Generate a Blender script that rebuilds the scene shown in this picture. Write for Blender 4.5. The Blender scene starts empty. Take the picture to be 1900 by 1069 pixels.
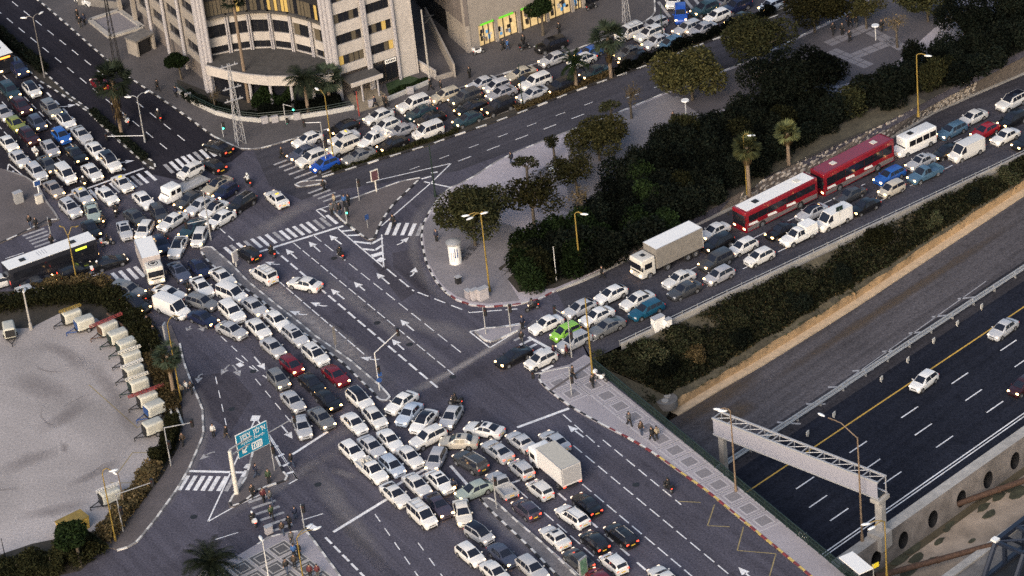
import bpy, bmesh, math, random
from mathutils import Vector, Matrix
random.seed(7)
sc = bpy.context.scene
COL = sc.collection
# ---------------- camera, world, sun, exposure ----------------
F_PX, DEP, ROLL, CAM_H, CAM_Y = 5700, 0.535, -0.111, 189.578, -319.96
cd = bpy.data.cameras.new('camera'); cam = bpy.data.objects.new('camera', cd); COL.objects.link(cam)
cd.sensor_fit = 'HORIZONTAL'; cd.sensor_width = 36; cd.lens = F_PX * 36 / 1900
cd.clip_start = 1; cd.clip_end = 3000
fw = Vector((0, math.cos(DEP), -math.sin(DEP))); up0 = Vector((0, math.sin(DEP), math.cos(DEP))); rt0 = Vector((1, 0, 0))
RT = math.cos(ROLL) * rt0 + math.sin(ROLL) * up0; UP = -math.sin(ROLL) * rt0 + math.cos(ROLL) * up0
cam.matrix_world = Matrix(((RT.x, UP.x, -fw.x, 0), (RT.y, UP.y, -fw.y, CAM_Y), (RT.z, UP.z, -fw.z, CAM_H), (0, 0, 0, 1)))
sc.camera = cam
SUN_EL, SUN_AZ = math.radians(18), math.radians(-158)   # evening sun behind thin cloud, behind the camera and a little to its left
w = bpy.data.worlds.new('World'); sc.world = w; w.use_nodes = True
nt = w.node_tree; nt.nodes.clear()
sky = nt.nodes.new('ShaderNodeTexSky'); sky.sky_type = 'NISHITA'; sky.sun_disc = False
sky.sun_elevation = SUN_EL; sky.sun_rotation = SUN_AZ; sky.air_density = 1.2; sky.dust_density = 5; sky.ozone_density = 2.0
bg = nt.nodes.new('ShaderNodeBackground'); bg.inputs[1].default_value = 0.15
wo = nt.nodes.new('ShaderNodeOutputWorld'); nt.links.new(sky.outputs[0], bg.inputs[0]); nt.links.new(bg.outputs[0], wo.inputs[0])
sl = bpy.data.lights.new('evening_sun', 'SUN'); sl.energy = 1.5; sl.angle = math.radians(30); sl.color = (1, .92, .86)
so = bpy.data.objects.new('evening_sun', sl); COL.objects.link(so)
sdir = Vector((math.sin(SUN_AZ) * math.cos(math.radians(36)), math.cos(SUN_AZ) * math.cos(math.radians(36)), math.sin(math.radians(36))))
so.rotation_euler = sdir.to_track_quat('Z', 'Y').to_euler(); so.location = sdir * 300
vs = sc.view_settings; vs.view_transform = 'Standard'; vs.look = 'None'; vs.exposure = 0.55; vs.gamma = 1; vs.use_curve_mapping = False
sc.render.engine = 'CYCLES'
sc.cycles.max_bounces = 4; sc.cycles.diffuse_bounces = 2; sc.cycles.glossy_bounces = 2; sc.cycles.transparent_max_bounces = 8
sc.cycles.use_denoising = False
sc.cycles.sample_clamp_indirect = 4

# ---------------- materials ----------------
MATS = {}
def mat(name, col, rough=.6, metal=0, coat=0, var=.0, vscale=3.0, emit=None, estr=0, bump=0, bscale=20, big=.0, bigscale=.06, spec=.5, island=0, lum2=None):
    if name in MATS: return MATS[name]
    m = bpy.data.materials.new(name); m.use_nodes = True; t = m.node_tree; b = t.nodes['Principled BSDF']
    col = (*col, 1) if len(col) == 3 else col
    b.inputs['Base Color'].default_value = col; b.inputs['Roughness'].default_value = rough; b.inputs['Metallic'].default_value = metal
    b.inputs['Coat Weight'].default_value = coat; b.inputs['Coat Roughness'].default_value = .06; b.inputs['Specular IOR Level'].default_value = spec
    if emit:
        b.inputs['Emission Color'].default_value = (*emit, 1); b.inputs['Emission Strength'].default_value = estr
    prev = None
    if var or big or bump:
        tc = t.nodes.new('ShaderNodeTexCoord')
        geo = t.nodes.new('ShaderNodeNewGeometry')
    def mulby(fac_socket, lo, hi, prev):
        mr = t.nodes.new('ShaderNodeMapRange'); mr.inputs[1].default_value = .3; mr.inputs[2].default_value = .7
        mr.inputs[3].default_value = lo; mr.inputs[4].default_value = hi; t.links.new(fac_socket, mr.inputs[0])
        mx = t.nodes.new('ShaderNodeMix'); mx.data_type = 'RGBA'; mx.blend_type = 'MULTIPLY'; mx.inputs[0].default_value = 1
        if prev is None: mx.inputs[6].default_value = col
        else: t.links.new(prev, mx.inputs[6])
        t.links.new(mr.outputs[0], mx.inputs[7]); return mx.outputs[2]
    if var:
        n = t.nodes.new('ShaderNodeTexNoise'); n.inputs['Scale'].default_value = vscale; n.inputs['Detail'].default_value = 5; n.inputs['Roughness'].default_value = .7
        t.links.new(geo.outputs['Position'], n.inputs['Vector']); prev = mulby(n.outputs[0], 1 - var, 1 + var, prev)
    if big:
        n = t.nodes.new('ShaderNodeTexNoise'); n.inputs['Scale'].default_value = bigscale; n.inputs['Detail'].default_value = 4; n.inputs['Distortion'].default_value = .6
        t.links.new(geo.outputs['Position'], n.inputs['Vector']); prev = mulby(n.outputs[0], 1 - big, 1 + big, prev)
    if island:
        g2 = t.nodes.new('ShaderNodeNewGeometry'); mr = t.nodes.new('ShaderNodeMapRange'); mr.inputs[1].default_value = 0; mr.inputs[2].default_value = 1
        mr.inputs[3].default_value = 1 - island; mr.inputs[4].default_value = 1 + island; t.links.new(g2.outputs['Random Per Island'], mr.inputs[0])
        mx = t.nodes.new('ShaderNodeMix'); mx.data_type = 'RGBA'; mx.blend_type = 'MULTIPLY'; mx.inputs[0].default_value = 1
        if prev is None:
            if lum2:
                m2 = t.nodes.new('ShaderNodeMix'); m2.data_type = 'RGBA'; m2.inputs[6].default_value = col; m2.inputs[7].default_value = (*lum2, 1)
                fr = t.nodes.new('ShaderNodeMath'); fr.operation = 'FRACT'; ml = t.nodes.new('ShaderNodeMath'); ml.operation = 'MULTIPLY'; ml.inputs[1].default_value = 7.3
                t.links.new(g2.outputs['Random Per Island'], ml.inputs[0]); t.links.new(ml.outputs[0], fr.inputs[0]); t.links.new(fr.outputs[0], m2.inputs[0]); t.links.new(m2.outputs[2], mx.inputs[6])
            else: mx.inputs[6].default_value = col
        else: t.links.new(prev, mx.inputs[6])
        t.links.new(mr.outputs[0], mx.inputs[7]); prev = mx.outputs[2]
    if prev is not None: t.links.new(prev, b.inputs['Base Color'])
    if bump:
        n = t.nodes.new('ShaderNodeTexNoise'); n.inputs['Scale'].default_value = bscale; n.inputs['Detail'].default_value = 4
        t.links.new(geo.outputs['Position'], n.inputs['Vector'])
        bp = t.nodes.new('ShaderNodeBump'); bp.inputs['Strength'].default_value = bump; bp.inputs['Distance'].default_value = .05
        t.links.new(n.outputs[0], bp.inputs['Height']); t.links.new(bp.outputs[0], b.inputs['Normal'])
    MATS[name] = m; return m
def asphalt(name, col, patch=.16, ang_=0, streak=.2):
    """asphalt: aggregate grain, mottled wear, faint long wheel streaks along a road direction"""
    m = mat(name, col, rough=.9, var=.5, vscale=4.5, big=patch, bigscale=.07, bump=.25, bscale=30, spec=.02)
    t = m.node_tree; b = t.nodes['Principled BSDF']; src = b.inputs['Base Color'].links[0].from_socket
    geo = t.nodes.new('ShaderNodeNewGeometry'); mp = t.nodes.new('ShaderNodeMapping'); mp.vector_type = 'TEXTURE'; mp.inputs['Rotation'].default_value[2] = ang_; mp.inputs['Scale'].default_value = (28, 1.1, 1)
    t.links.new(geo.outputs['Position'], mp.inputs['Vector'])
    n = t.nodes.new('ShaderNodeTexNoise'); n.inputs['Scale'].default_value = 1; n.inputs['Detail'].default_value = 5; n.inputs['Roughness'].default_value = .6; t.links.new(mp.outputs[0], n.inputs['Vector'])
    mr = t.nodes.new('ShaderNodeMapRange'); mr.inputs[1].default_value = .3; mr.inputs[2].default_value = .7; mr.inputs[3].default_value = 1 - streak; mr.inputs[4].default_value = 1 + streak; t.links.new(n.outputs[0], mr.inputs[0])
    mx = t.nodes.new('ShaderNodeMix'); mx.data_type = 'RGBA'; mx.blend_type = 'MULTIPLY'; mx.inputs[0].default_value = 1; t.links.new(src, mx.inputs[6]); t.links.new(mr.outputs[0], mx.inputs[7])
    n2 = t.nodes.new('ShaderNodeTexNoise'); n2.inputs['Scale'].default_value = .55; n2.inputs['Detail'].default_value = 3; t.links.new(geo.outputs['Position'], n2.inputs['Vector'])   # oil and repair stains
    m2 = t.nodes.new('ShaderNodeMapRange'); m2.inputs[1].default_value = .62; m2.inputs[2].default_value = .74; m2.inputs[3].default_value = 1; m2.inputs[4].default_value = .72; t.links.new(n2.outputs[0], m2.inputs[0])
    m3 = t.nodes.new('ShaderNodeMix'); m3.data_type = 'RGBA'; m3.blend_type = 'MULTIPLY'; m3.inputs[0].default_value = 1; t.links.new(mx.outputs[2], m3.inputs[6]); t.links.new(m2.outputs[0], m3.inputs[7]); t.links.new(m3.outputs[2], b.inputs['Base Color'])
    return m
A_AV, A_UP, A_HW = -1.074, 0.505, 0.731
M_ASPH = asphalt('asphalt', (.079, .0755, .097), .2, A_AV)
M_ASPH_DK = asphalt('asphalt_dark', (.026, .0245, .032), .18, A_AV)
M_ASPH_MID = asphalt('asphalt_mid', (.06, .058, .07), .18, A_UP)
M_ASPH_NEW = asphalt('asphalt_highway', (.0185, .0205, .03), .15, A_HW)
M_ASPH_OLD = asphalt('asphalt_shoulder', (.09, .083, .09), .14, A_HW, .25)
M_ASPH_EDGE = asphalt('asphalt_edge', (.045, .043, .05), .14, A_HW, .25)
M_PATCH = asphalt('asphalt_patch', (.062, .058, .072), .12, A_AV)
M_PAINT = mat('road_paint', (.72, .71, .72), .6, var=.3, vscale=2.2, big=.15, bigscale=.4)
M_PAINT_OLD = mat('road_paint_worn', (.33, .32, .33), .7, var=.5, vscale=2.0)
M_YEL = mat('yellow_paint', (.55, .33, .05), .6, var=.25, vscale=2)
M_YEL_OLD = mat('yellow_paint_worn', (.27, .21, .1), .7, var=.4, vscale=2)
M_KW = mat('kerb_white', (.62, .6, .58), .7, var=.25, vscale=2)
M_KB = mat('kerb_black', (.025, .023, .026), .7, var=.3, vscale=2)
M_KR = mat('kerb_red', (.19, .035, .04), .7, var=.25, vscale=2)
M_KY = mat('kerb_yellow', (.55, .4, .12), .7, var=.25, vscale=2)
M_KG = mat('kerb_grey', (.24, .23, .23), .8, var=.25, vscale=2)
M_PAVE = mat('paving_stone', (.3, .275, .3), .8, var=.25, vscale=6, big=.12, bigscale=.15)
M_PAVE_L = mat('paving_light', (.4, .375, .395), .8, var=.22, vscale=6)
M_PAVE_D = mat('paving_dark', (.2, .185, .2), .8, var=.3, vscale=6)
M_PAVE_BR = mat('paving_brown', (.105, .09, .092), .85, var=.32, vscale=5, big=.15, bigscale=.2)
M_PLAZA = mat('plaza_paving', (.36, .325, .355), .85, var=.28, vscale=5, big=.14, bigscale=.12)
M_PLAZA_SHADE = mat('plaza_paving_shaded', (.19, .175, .19), .85, var=.3, vscale=5, big=.16, bigscale=.12)  # plaza stone darkened in its colour, standing in for tree shade
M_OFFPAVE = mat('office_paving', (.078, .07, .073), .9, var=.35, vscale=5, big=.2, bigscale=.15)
M_PLAZA_SHADE_DK = mat('plaza_paving_shaded_dark', (.085, .075, .083), .85, var=.3, vscale=5, big=.16, bigscale=.12)  # same paving, darker still: shade put into the colour
M_SAND = mat('yard_concrete', (.315, .286, .282), .9, var=.3, vscale=3.5, big=.3, bigscale=.055)
M_SOIL = mat('soil', (.035, .03, .024), .95, var=.4, vscale=2)
M_DRYGRASS = mat('dry_grass', (.07, .06, .04), .95, var=.4, vscale=3, big=.3, bigscale=.3)
M_TAN = mat('tan_render', (.4, .27, .15), .9, var=.25, vscale=1.2, big=.15, bigscale=.25)
M_TAN_L = mat('tan_ledge', (.5, .38, .26), .9, var=.22, vscale=1.5)
M_MEDIAN = mat('median_paving', (.14, .132, .142), .9, var=.35, vscale=4, big=.15, bigscale=.3)
M_GWALL = mat('garden_wall_white', (.42, .41, .4), .7, var=.15, vscale=2)
M_BUSDARK = mat('bus_dark_wrap', (.016, .017, .024), .35, var=.2, vscale=1)
M_CONC = mat('concrete', (.34, .32, .30), .85, var=.2, vscale=1.3, big=.18, bigscale=.2)
M_CONC_F = mat('concrete_face', (.2, .175, .16), .9, var=.3, vscale=.7, big=.35, bigscale=.25)
M_CONC_D = mat('concrete_dark', (.15, .14, .135), .9, var=.3, vscale=.8, big=.25, bigscale=.2)
M_STONE = mat('stone', (.3, .265, .235), .9, var=.3, vscale=1.5, island=.3)
M_RIVER = mat('river_bed', (.34, .27, .21), .95, var=.25, vscale=.5, big=.3, bigscale=.12)
M_ALGAE = mat('river_algae', (.05, .05, .03), .9, var=.5, vscale=1)
M_WATER = mat('water', (.09, .075, .05), .15)
M_RUST = mat('rust_steel', (.09, .05, .033), .8, metal=.2, var=.4, vscale=3)
M_STEEL = mat('galvanised_steel', (.42, .42, .43), .45, metal=.4, var=.15, vscale=3)
M_GREYMETAL = mat('grey_metal', (.36, .36, .38), .5, metal=.1, var=.1, vscale=4)
M_BLUESTEEL = mat('blue_steel', (.018, .025, .045), .5, metal=.2, var=.2, vscale=2)
M_GREENMETAL = mat('green_metal', (.01, .023, .02), .5, var=.1, vscale=2)
M_YPOLE = mat('yellow_pole', (.235, .16, .035), .55, var=.25, vscale=2)
M_BROWNPOLE = mat('brown_pole', (.17, .12, .08), .7, var=.3, vscale=3)
M_WHITEPOLE = mat('white_pole', (.58, .57, .56), .5, var=.1, vscale=3)
M_LAMP = mat('lamp_cover', (.72, .73, .74), .3)
M_BLACKP = mat('black_plastic', (.012, .012, .014), .5)
M_DARKRED = mat('red_lattice', (.22, .04, .04), .6, var=.2)
M_WHITE = mat('white_paint', (.78, .77, .76), .35, var=.06, vscale=3)
M_CREAM = mat('cream_paint', (.6, .57, .52), .5, var=.12, vscale=3)
M_GENSET = mat('genset_canopy', (.46, .45, .40), .6, var=.16, vscale=2)
M_BLUEP = mat('blue_paint', (.02, .06, .2), .4)
M_SIGNBLUE = mat('sign_blue', (.01, .2, .34), .35)
M_REDP = mat('bus_red', (.2, .008, .016), .3, coat=.5, var=.08)
M_TYRE = mat('tyre', (.014, .014, .015), .85)
M_RIM = mat('wheel_rim', (.34, .34, .36), .35, metal=.6)
M_GLASS = mat('car_glass', (.014, .017, .028), .08, spec=.45)
M_PGLASS = mat('roof_glass', (.012, .014, .024), .1, spec=.4)
M_TRIM = mat('black_trim', (.016, .016, .018), .55)
M_PLATE = mat('number_plate', (.7, .45, .05), .5)
M_HL_B = mat('headlight_bright', (.9, .8, .6), .3, emit=(1, .56, .2), estr=9)
M_HL_D = mat('headlight_soft', (.9, .85, .75), .3, emit=(1, .68, .42), estr=.9)
M_HL_OFF = mat('headlight_unlit', (.55, .55, .56), .2, spec=.8)
M_TL_B = mat('taillight_bright', (.5, .02, .02), .3, emit=(1, .07, .03), estr=3)
M_TL_D = mat('taillight_soft', (.35, .015, .02), .3, emit=(1, .1, .06), estr=.5)
M_GREENLED = mat('green_signal', (.02, .4, .25), .3, emit=(.05, 1, .55), estr=7)
M_LENSOFF = mat('signal_lens_unlit', (.05, .02, .02), .3)
M_REDLED = mat('red_signal', (.4, .03, .02), .3, emit=(1, .08, .03), estr=5)
M_LEDYEL = mat('destination_display', (.2, .25, .02), .4, emit=(.75, .9, .05), estr=1.6)
M_LEDOR = mat('destination_display_orange', (.3, .1, .02), .4, emit=(1, .28, .04), estr=2.5)
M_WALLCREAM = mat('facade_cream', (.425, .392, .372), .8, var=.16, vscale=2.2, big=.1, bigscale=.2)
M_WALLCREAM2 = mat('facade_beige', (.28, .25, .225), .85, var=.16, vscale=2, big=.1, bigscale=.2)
M_WALLGREY = mat('facade_grey', (.15, .13, .125), .85, var=.2, vscale=1)
M_COLWHITE = mat('column_white', (.34, .325, .345), .6, var=.1, vscale=2)
M_WINDOW = mat('window_glass', (.012, .013, .018), .12, spec=.5)
M_CURTAIN = mat('curtain', (.085, .07, .048), .7, island=.6)
M_LITWIN = mat('lit_window', (.3, .22, .08), .5, emit=(1, .6, .12), estr=.2, island=.5)
M_SHOPLIT = mat('shop_interior_lit', (.3, .25, .15), .6, emit=(1, .66, .28), estr=.42, var=.8, vscale=1.5)
M_SHOPBLUE = mat('shop_poster_blue', (.05, .2, .4), .6, emit=(.15, .4, .7), estr=.3)
M_SIGNGREEN = mat('green_shop_sign', (.1, .5, .02), .4, emit=(.3, 1, .08), estr=.22)
M_ROOFDK = mat('roof_dark', (.06, .056, .055), .9, var=.3, vscale=1)
M_BARK = mat('bark', (.08, .065, .05), .95, var=.3, vscale=4)
M_PALMBARK = mat('palm_bark', (.17, .125, .09), .95, var=.35, vscale=5)
def vary(m, lo, hi):
    """each plant or car gets its own slightly lighter or darker tone"""
    t = m.node_tree; b = t.nodes['Principled BSDF']; lk = b.inputs['Base Color'].links; oi = t.nodes.new('ShaderNodeObjectInfo'); mr = t.nodes.new('ShaderNodeMapRange'); mr.inputs[3].default_value = lo; mr.inputs[4].default_value = hi; t.links.new(oi.outputs['Random'], mr.inputs[0])
    mx = t.nodes.new('ShaderNodeMix'); mx.data_type = 'RGBA'; mx.blend_type = 'MULTIPLY'; mx.inputs[0].default_value = 1
    if lk: t.links.new(lk[0].from_socket, mx.inputs[6])
    else: mx.inputs[6].default_value = b.inputs['Base Color'].default_value
    t.links.new(mr.outputs[0], mx.inputs[7]); t.links.new(mx.outputs[2], b.inputs['Base Color']); return m
def leafmat(name, a, b, isl=.55):
    return vary(mat(name, a, .85, island=isl, lum2=b, spec=.03), .5, 1.75)
M_LEAF_OL = leafmat('leaf_olive', (.026, .025, .011), (.015, .018, .009))
M_LEAF_BR = leafmat('leaf_bronze', (.036, .032, .0125), (.021, .0225, .01))
M_LEAF_DK = leafmat('leaf_dark', (.004, .0065, .005), (.0075, .0085, .006))
M_LEAF_GR = leafmat('leaf_green', (.012, .021, .007), (.008, .013, .006))
M_LEAF_DRY = leafmat('leaf_dry', (.1, .07, .035), (.06, .05, .025))
M_LEAF_SL = leafmat('leaf_slope', (.021, .028, .0145), (.037, .034, .02))
M_PALM = leafmat('palm_frond', (.018, .026, .017), (.03, .037, .024))
M_PALM_Y = leafmat('palm_frond_pale', (.075, .075, .03), (.05, .06, .03))
M_SKIRT = leafmat('palm_dry_skirt', (.06, .042, .022), (.035, .026, .016))
M_SKIN = mat('skin', (.42, .26, .19), .6)
M_HAIR = mat('hair_dark', (.012, .009, .008), .7)

def softmat(name, col, dens):
    """thin dust or oil film on a road: its own feathered outline, broken up by noise"""
    m = bpy.data.materials.new(name); m.use_nodes = True; t = m.node_tree; b = t.nodes['Principled BSDF']; out = t.nodes['Material Output']
    b.inputs['Base Color'].default_value = (*col, 1); b.inputs['Roughness'].default_value = .9; b.inputs['Specular IOR Level'].default_value = .02
    at = t.nodes.new('ShaderNodeAttribute'); at.attribute_name = 'film'; geo = t.nodes.new('ShaderNodeNewGeometry'); n = t.nodes.new('ShaderNodeTexNoise'); n.inputs['Scale'].default_value = 1.3; n.inputs['Detail'].default_value = 6; n.inputs['Roughness'].default_value = .75
    t.links.new(geo.outputs['Position'], n.inputs['Vector']); mr = t.nodes.new('ShaderNodeMapRange'); mr.inputs[1].default_value = .3; mr.inputs[2].default_value = .7; mr.inputs[3].default_value = dens * .35; mr.inputs[4].default_value = dens; t.links.new(n.outputs[0], mr.inputs[0])
    mu = t.nodes.new('ShaderNodeMath'); mu.operation = 'MULTIPLY'; t.links.new(at.outputs['Fac'], mu.inputs[0]); t.links.new(mr.outputs[0], mu.inputs[1])
    tr = t.nodes.new('ShaderNodeBsdfTransparent'); mx = t.nodes.new('ShaderNodeMixShader'); t.links.new(mu.outputs[0], mx.inputs[0]); t.links.new(tr.outputs[0], mx.inputs[1]); t.links.new(b.outputs[0], mx.inputs[2]); t.links.new(mx.outputs[0], out.inputs[0])
    return m
M_DUST = softmat('road_dust', (.27, .25, .26), .6); M_DUSTL = softmat('road_dust_pale', (.36, .33, .33), .85); M_OIL = softmat('road_oil', (.03, .028, .034), .3); M_DAMP = softmat('yard_damp', (.15, .13, .135), .38); M_DIRT = softmat('dirt_film', (.12, .09, .065), .8)
# ---------------- mesh helpers ----------------
class MB:
    def __init__(s): s.v = []; s.f = []; s.m = []
    def add(s, vs, fs, mi=0):
        o = len(s.v); s.v += [tuple(v) for v in vs]; s.f += [tuple(i + o for i in f) for f in fs]; s.m += [mi] * len(fs); return s
    def box(s, c, d, rz=0, mi=0, M=None, taper=1.0):
        hx, hy, hz = d[0] / 2, d[1] / 2, d[2] / 2; cs, sn = math.cos(rz), math.sin(rz); vs = []
        for z, k in ((-hz, 1), (hz, taper)):
            for x, y in ((-hx, -hy), (hx, -hy), (hx, hy), (-hx, hy)):
                x2, y2 = x * k, y * k
                vs.append((c[0] + x2 * cs - y2 * sn, c[1] + x2 * sn + y2 * cs, c[2] + z))
        if M: vs = [M @ Vector(v) for v in vs]
        return s.add(vs, [(3, 2, 1, 0), (4, 5, 6, 7), (0, 1, 5, 4), (1, 2, 6, 5), (2, 3, 7, 6), (3, 0, 4, 7)], mi)
    def tube(s, p, q, r0, r1=None, n=8, mi=0, cap=True):
        r1 = r0 if r1 is None else r1; p, q = Vector(p), Vector(q); d = (q - p)
        if d.length < 1e-6: return s
        d.normalize(); a = d.orthogonal().normalized(); b = d.cross(a)
        vs = [p + (a * math.cos(2 * math.pi * i / n) + b * math.sin(2 * math.pi * i / n)) * r0 for i in range(n)]
        vs += [q + (a * math.cos(2 * math.pi * i / n) + b * math.sin(2 * math.pi * i / n)) * r1 for i in range(n)]
        fs = [(i, (i + 1) % n, n + (i + 1) % n, n + i) for i in range(n)]
        if cap: fs += [tuple(range(n - 1, -1, -1)), tuple(range(n, 2 * n))]
        return s.add(vs, fs, mi)
    def path(s, ps, r, n=6, mi=0):
        for a, b in zip(ps, ps[1:]): s.tube(a, b, r, r, n, mi)
        return s
    def prism(s, poly, z0, z1, mi=0, side=None, bottom=True):
        n = len(poly); A = sum(poly[i][0] * poly[(i + 1) % n][1] - poly[(i + 1) % n][0] * poly[i][1] for i in range(n))
        if A < 0: poly = poly[::-1]
        vs = [(x, y, z0) for x, y in poly] + [(x, y, z1) for x, y in poly]
        s.add(vs, [tuple(range(n, 2 * n))] + ([tuple(range(n - 1, -1, -1))] if bottom else []), mi)
        return s.add(vs, [(i, (i + 1) % n, n + (i + 1) % n, n + i) for i in range(n)], mi if side is None else side)
    def sheet(s, poly, z, mi=0):
        n = len(poly); A = sum(poly[i][0] * poly[(i + 1) % n][1] - poly[(i + 1) % n][0] * poly[i][1] for i in range(n))
        if A < 0: poly = poly[::-1]
        return s.add([(x, y, z) for x, y in poly], [tuple(range(n))], mi)
    def quad(s, a, b, c, d, mi=0): return s.add([a, b, c, d], [(0, 1, 2, 3)], mi)
    def ell(s, c, r, nu=12, nv=8, mi=0, M=None):
        vs = []; fs = []
        for j in range(nv + 1):
            t = math.pi * j / nv
            for i in range(nu):
                p = 2 * math.pi * i / nu; v = Vector((c[0] + r[0] * math.sin(t) * math.cos(p), c[1] + r[1] * math.sin(t) * math.sin(p), c[2] + r[2] * math.cos(t)))
                vs.append(M @ v if M else v)
        for j in range(nv):
            for i in range(nu): fs.append((j * nu + i, (j + 1) * nu + i, (j + 1) * nu + (i + 1) % nu, j * nu + (i + 1) % nu))
        return s.add(vs, fs, mi)
    def mesh(s, name, mats, smooth=None):
        me = bpy.data.meshes.new(name); me.from_pydata(s.v, [], s.f)
        for m in (mats if isinstance(mats, (list, tuple)) else [mats]): me.materials.append(m)
        me.polygons.foreach_set('material_index', s.m)
        if smooth:
            me.polygons.foreach_set('use_smooth', [True] * len(s.f)); me.update()
            me.set_sharp_from_angle(angle=math.radians(smooth))
        me.update(); return me
    def build(s, name, mats, parent=None, smooth=None, loc=None, rz=0):
        return inst(name, s.mesh(name, mats, smooth), parent, loc, rz)
def inst(name, me, parent=None, loc=None, rz=0, mats=None, scale=None):
    o = bpy.data.objects.new(name, me); COL.objects.link(o)
    if parent is not None: o.parent = parent
    if loc: o.location = loc
    if rz: o.rotation_euler[2] = rz
    if scale: o.scale = scale
    if mats:
        for i, m in enumerate(mats):
            if m is not None and i < len(o.material_slots): o.material_slots[i].link = 'OBJECT'; o.material_slots[i].material = m
    return o
def tag(o, label=None, cat=None, group=None, kind=None):
    if label: o['label'] = label
    if cat: o['category'] = cat
    if group: o['group'] = group
    if kind: o['kind'] = kind
    return o
def empty(name, loc=(0, 0, 0), rz=0, label=None, cat=None, group=None, kind=None):
    o = bpy.data.objects.new(name, None); COL.objects.link(o); o.location = loc; o.rotation_euler[2] = rz; o.empty_display_size = .2
    return tag(o, label, cat, group, kind)
def lerp(a, b, t): return tuple(x + (y - x) * t for x, y in zip(a, b))
def interp(x, tab):
    if x <= tab[0][0]: return tab[0][1]
    for (a, b), (c, d) in zip(tab, tab[1:]):
        if x <= c: return b + (d - b) * (x - a) / (c - a) if c > a else d
    return tab[-1][1]
def resample(pl, step):
    out = [Vector(pl[0])]; acc = 0
    for a, b in zip(pl, pl[1:]):
        a, b = Vector(a), Vector(b); L = (b - a).length; d = step - acc
        while d <= L + 1e-9:
            out.append(a + (b - a) * (d / L) if L else a.copy()); d += step
        acc = L - (d - step)
    if (out[-1] - Vector(pl[-1])).length > .2: out.append(Vector(pl[-1]))
    return out
def smooth_line(pl, n=1):
    for _ in range(n):
        q = [pl[0]]
        for a, b in zip(pl, pl[1:]): q += [lerp(a, b, .25), lerp(a, b, .75)]
        pl = q + [pl[-1]]
    return pl
def inpoly(p, poly):
    x, y = p; c = False; n = len(poly)
    for i in range(n):
        (x1, y1), (x2, y2) = poly[i][:2], poly[(i + 1) % n][:2]
        if (y1 > y) != (y2 > y) and x < (x2 - x1) * (y - y1) / (y2 - y1) + x1: c = not c
    return c
ORD = 'nearest second-nearest third-nearest fourth-nearest fifth-nearest sixth-nearest seventh-nearest eighth-nearest ninth-nearest tenth-nearest eleventh-nearest twelfth-nearest thirteenth-nearest fourteenth-nearest fifteenth-nearest sixteenth-nearest'.split()
ORDB = 'first second third fourth fifth sixth seventh eighth ninth tenth eleventh twelfth thirteenth fourteenth fifteenth sixteenth seventeenth eighteenth nineteenth twentieth'.split()

ORD += [w_ + '-nearest' for w_ in 'seventeenth eighteenth nineteenth twentieth twenty-first twenty-second twenty-third twenty-fourth twenty-fifth twenty-sixth twenty-seventh twenty-eighth twenty-ninth thirtieth'.split()]

# ================= THE SETTING =================
Z1, Z2 = .004, .009
ground = MB().sheet([(-700, -500), (700, -500), (700, 900), (-700, 900)], -13.0).build('ground', M_SOIL); tag(ground, kind='structure')
# street level: one slab, its edge runs along the bridge deck over the motorway and along the top of the ramp's retaining wall
DECK_A = (8.19,-19.21); DECK_B = (30.48,-64.68)
dv = (Vector(DECK_B) - Vector(DECK_A)).normalized(); DECK_E = tuple(Vector(DECK_A) + dv * 130)
SLAB_EDGE = [(5.16,-1.32),(11.49,2.34),(22.36,10.87),(33.45,20.23),(50.34,31.14),(71.93,47.47),(108.24,74.84)]
slab = [DECK_E, DECK_A] + SLAB_EDGE + [(300, 500), (-420, 600), (-420, -300), (120, -300)]
road = MB().prism(slab, -1.1, 0).build('road', M_ASPH); tag(road, kind='structure')
def struct(mb, name, mats, parent=None, **k): return tag(mb.build(name, mats, parent, **k), kind='structure' if parent is None else None)
# darker asphalt of the two far streets
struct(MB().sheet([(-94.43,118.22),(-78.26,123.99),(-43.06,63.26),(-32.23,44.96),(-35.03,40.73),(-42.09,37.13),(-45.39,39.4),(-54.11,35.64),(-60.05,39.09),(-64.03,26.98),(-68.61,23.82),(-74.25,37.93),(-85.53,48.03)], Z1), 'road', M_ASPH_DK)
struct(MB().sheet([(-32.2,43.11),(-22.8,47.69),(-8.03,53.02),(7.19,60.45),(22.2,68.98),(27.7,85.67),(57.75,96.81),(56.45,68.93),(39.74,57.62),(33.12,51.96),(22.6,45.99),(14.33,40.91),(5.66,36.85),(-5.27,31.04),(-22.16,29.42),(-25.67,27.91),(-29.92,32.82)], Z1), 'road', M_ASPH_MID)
# patches of newer asphalt
for pl in ([(-14.3,11.67),(-11.32,12.08),(-10.37,4.16),(-9.89,-1.11),(-14.26,7.65)], [(-38.59,-12.25),(-33.88,-12.04),(-31.23,-17.9),(-33.59,-24.86),(-36.81,-20.8)], [(-16.9,9.57),(-15.41,10.57),(-11.78,1.23),(-13.47,-0.33)]):
    tag(MB().sheet(pl, Z1 + .0006).build('asphalt_patch', M_PATCH, road))
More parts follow.
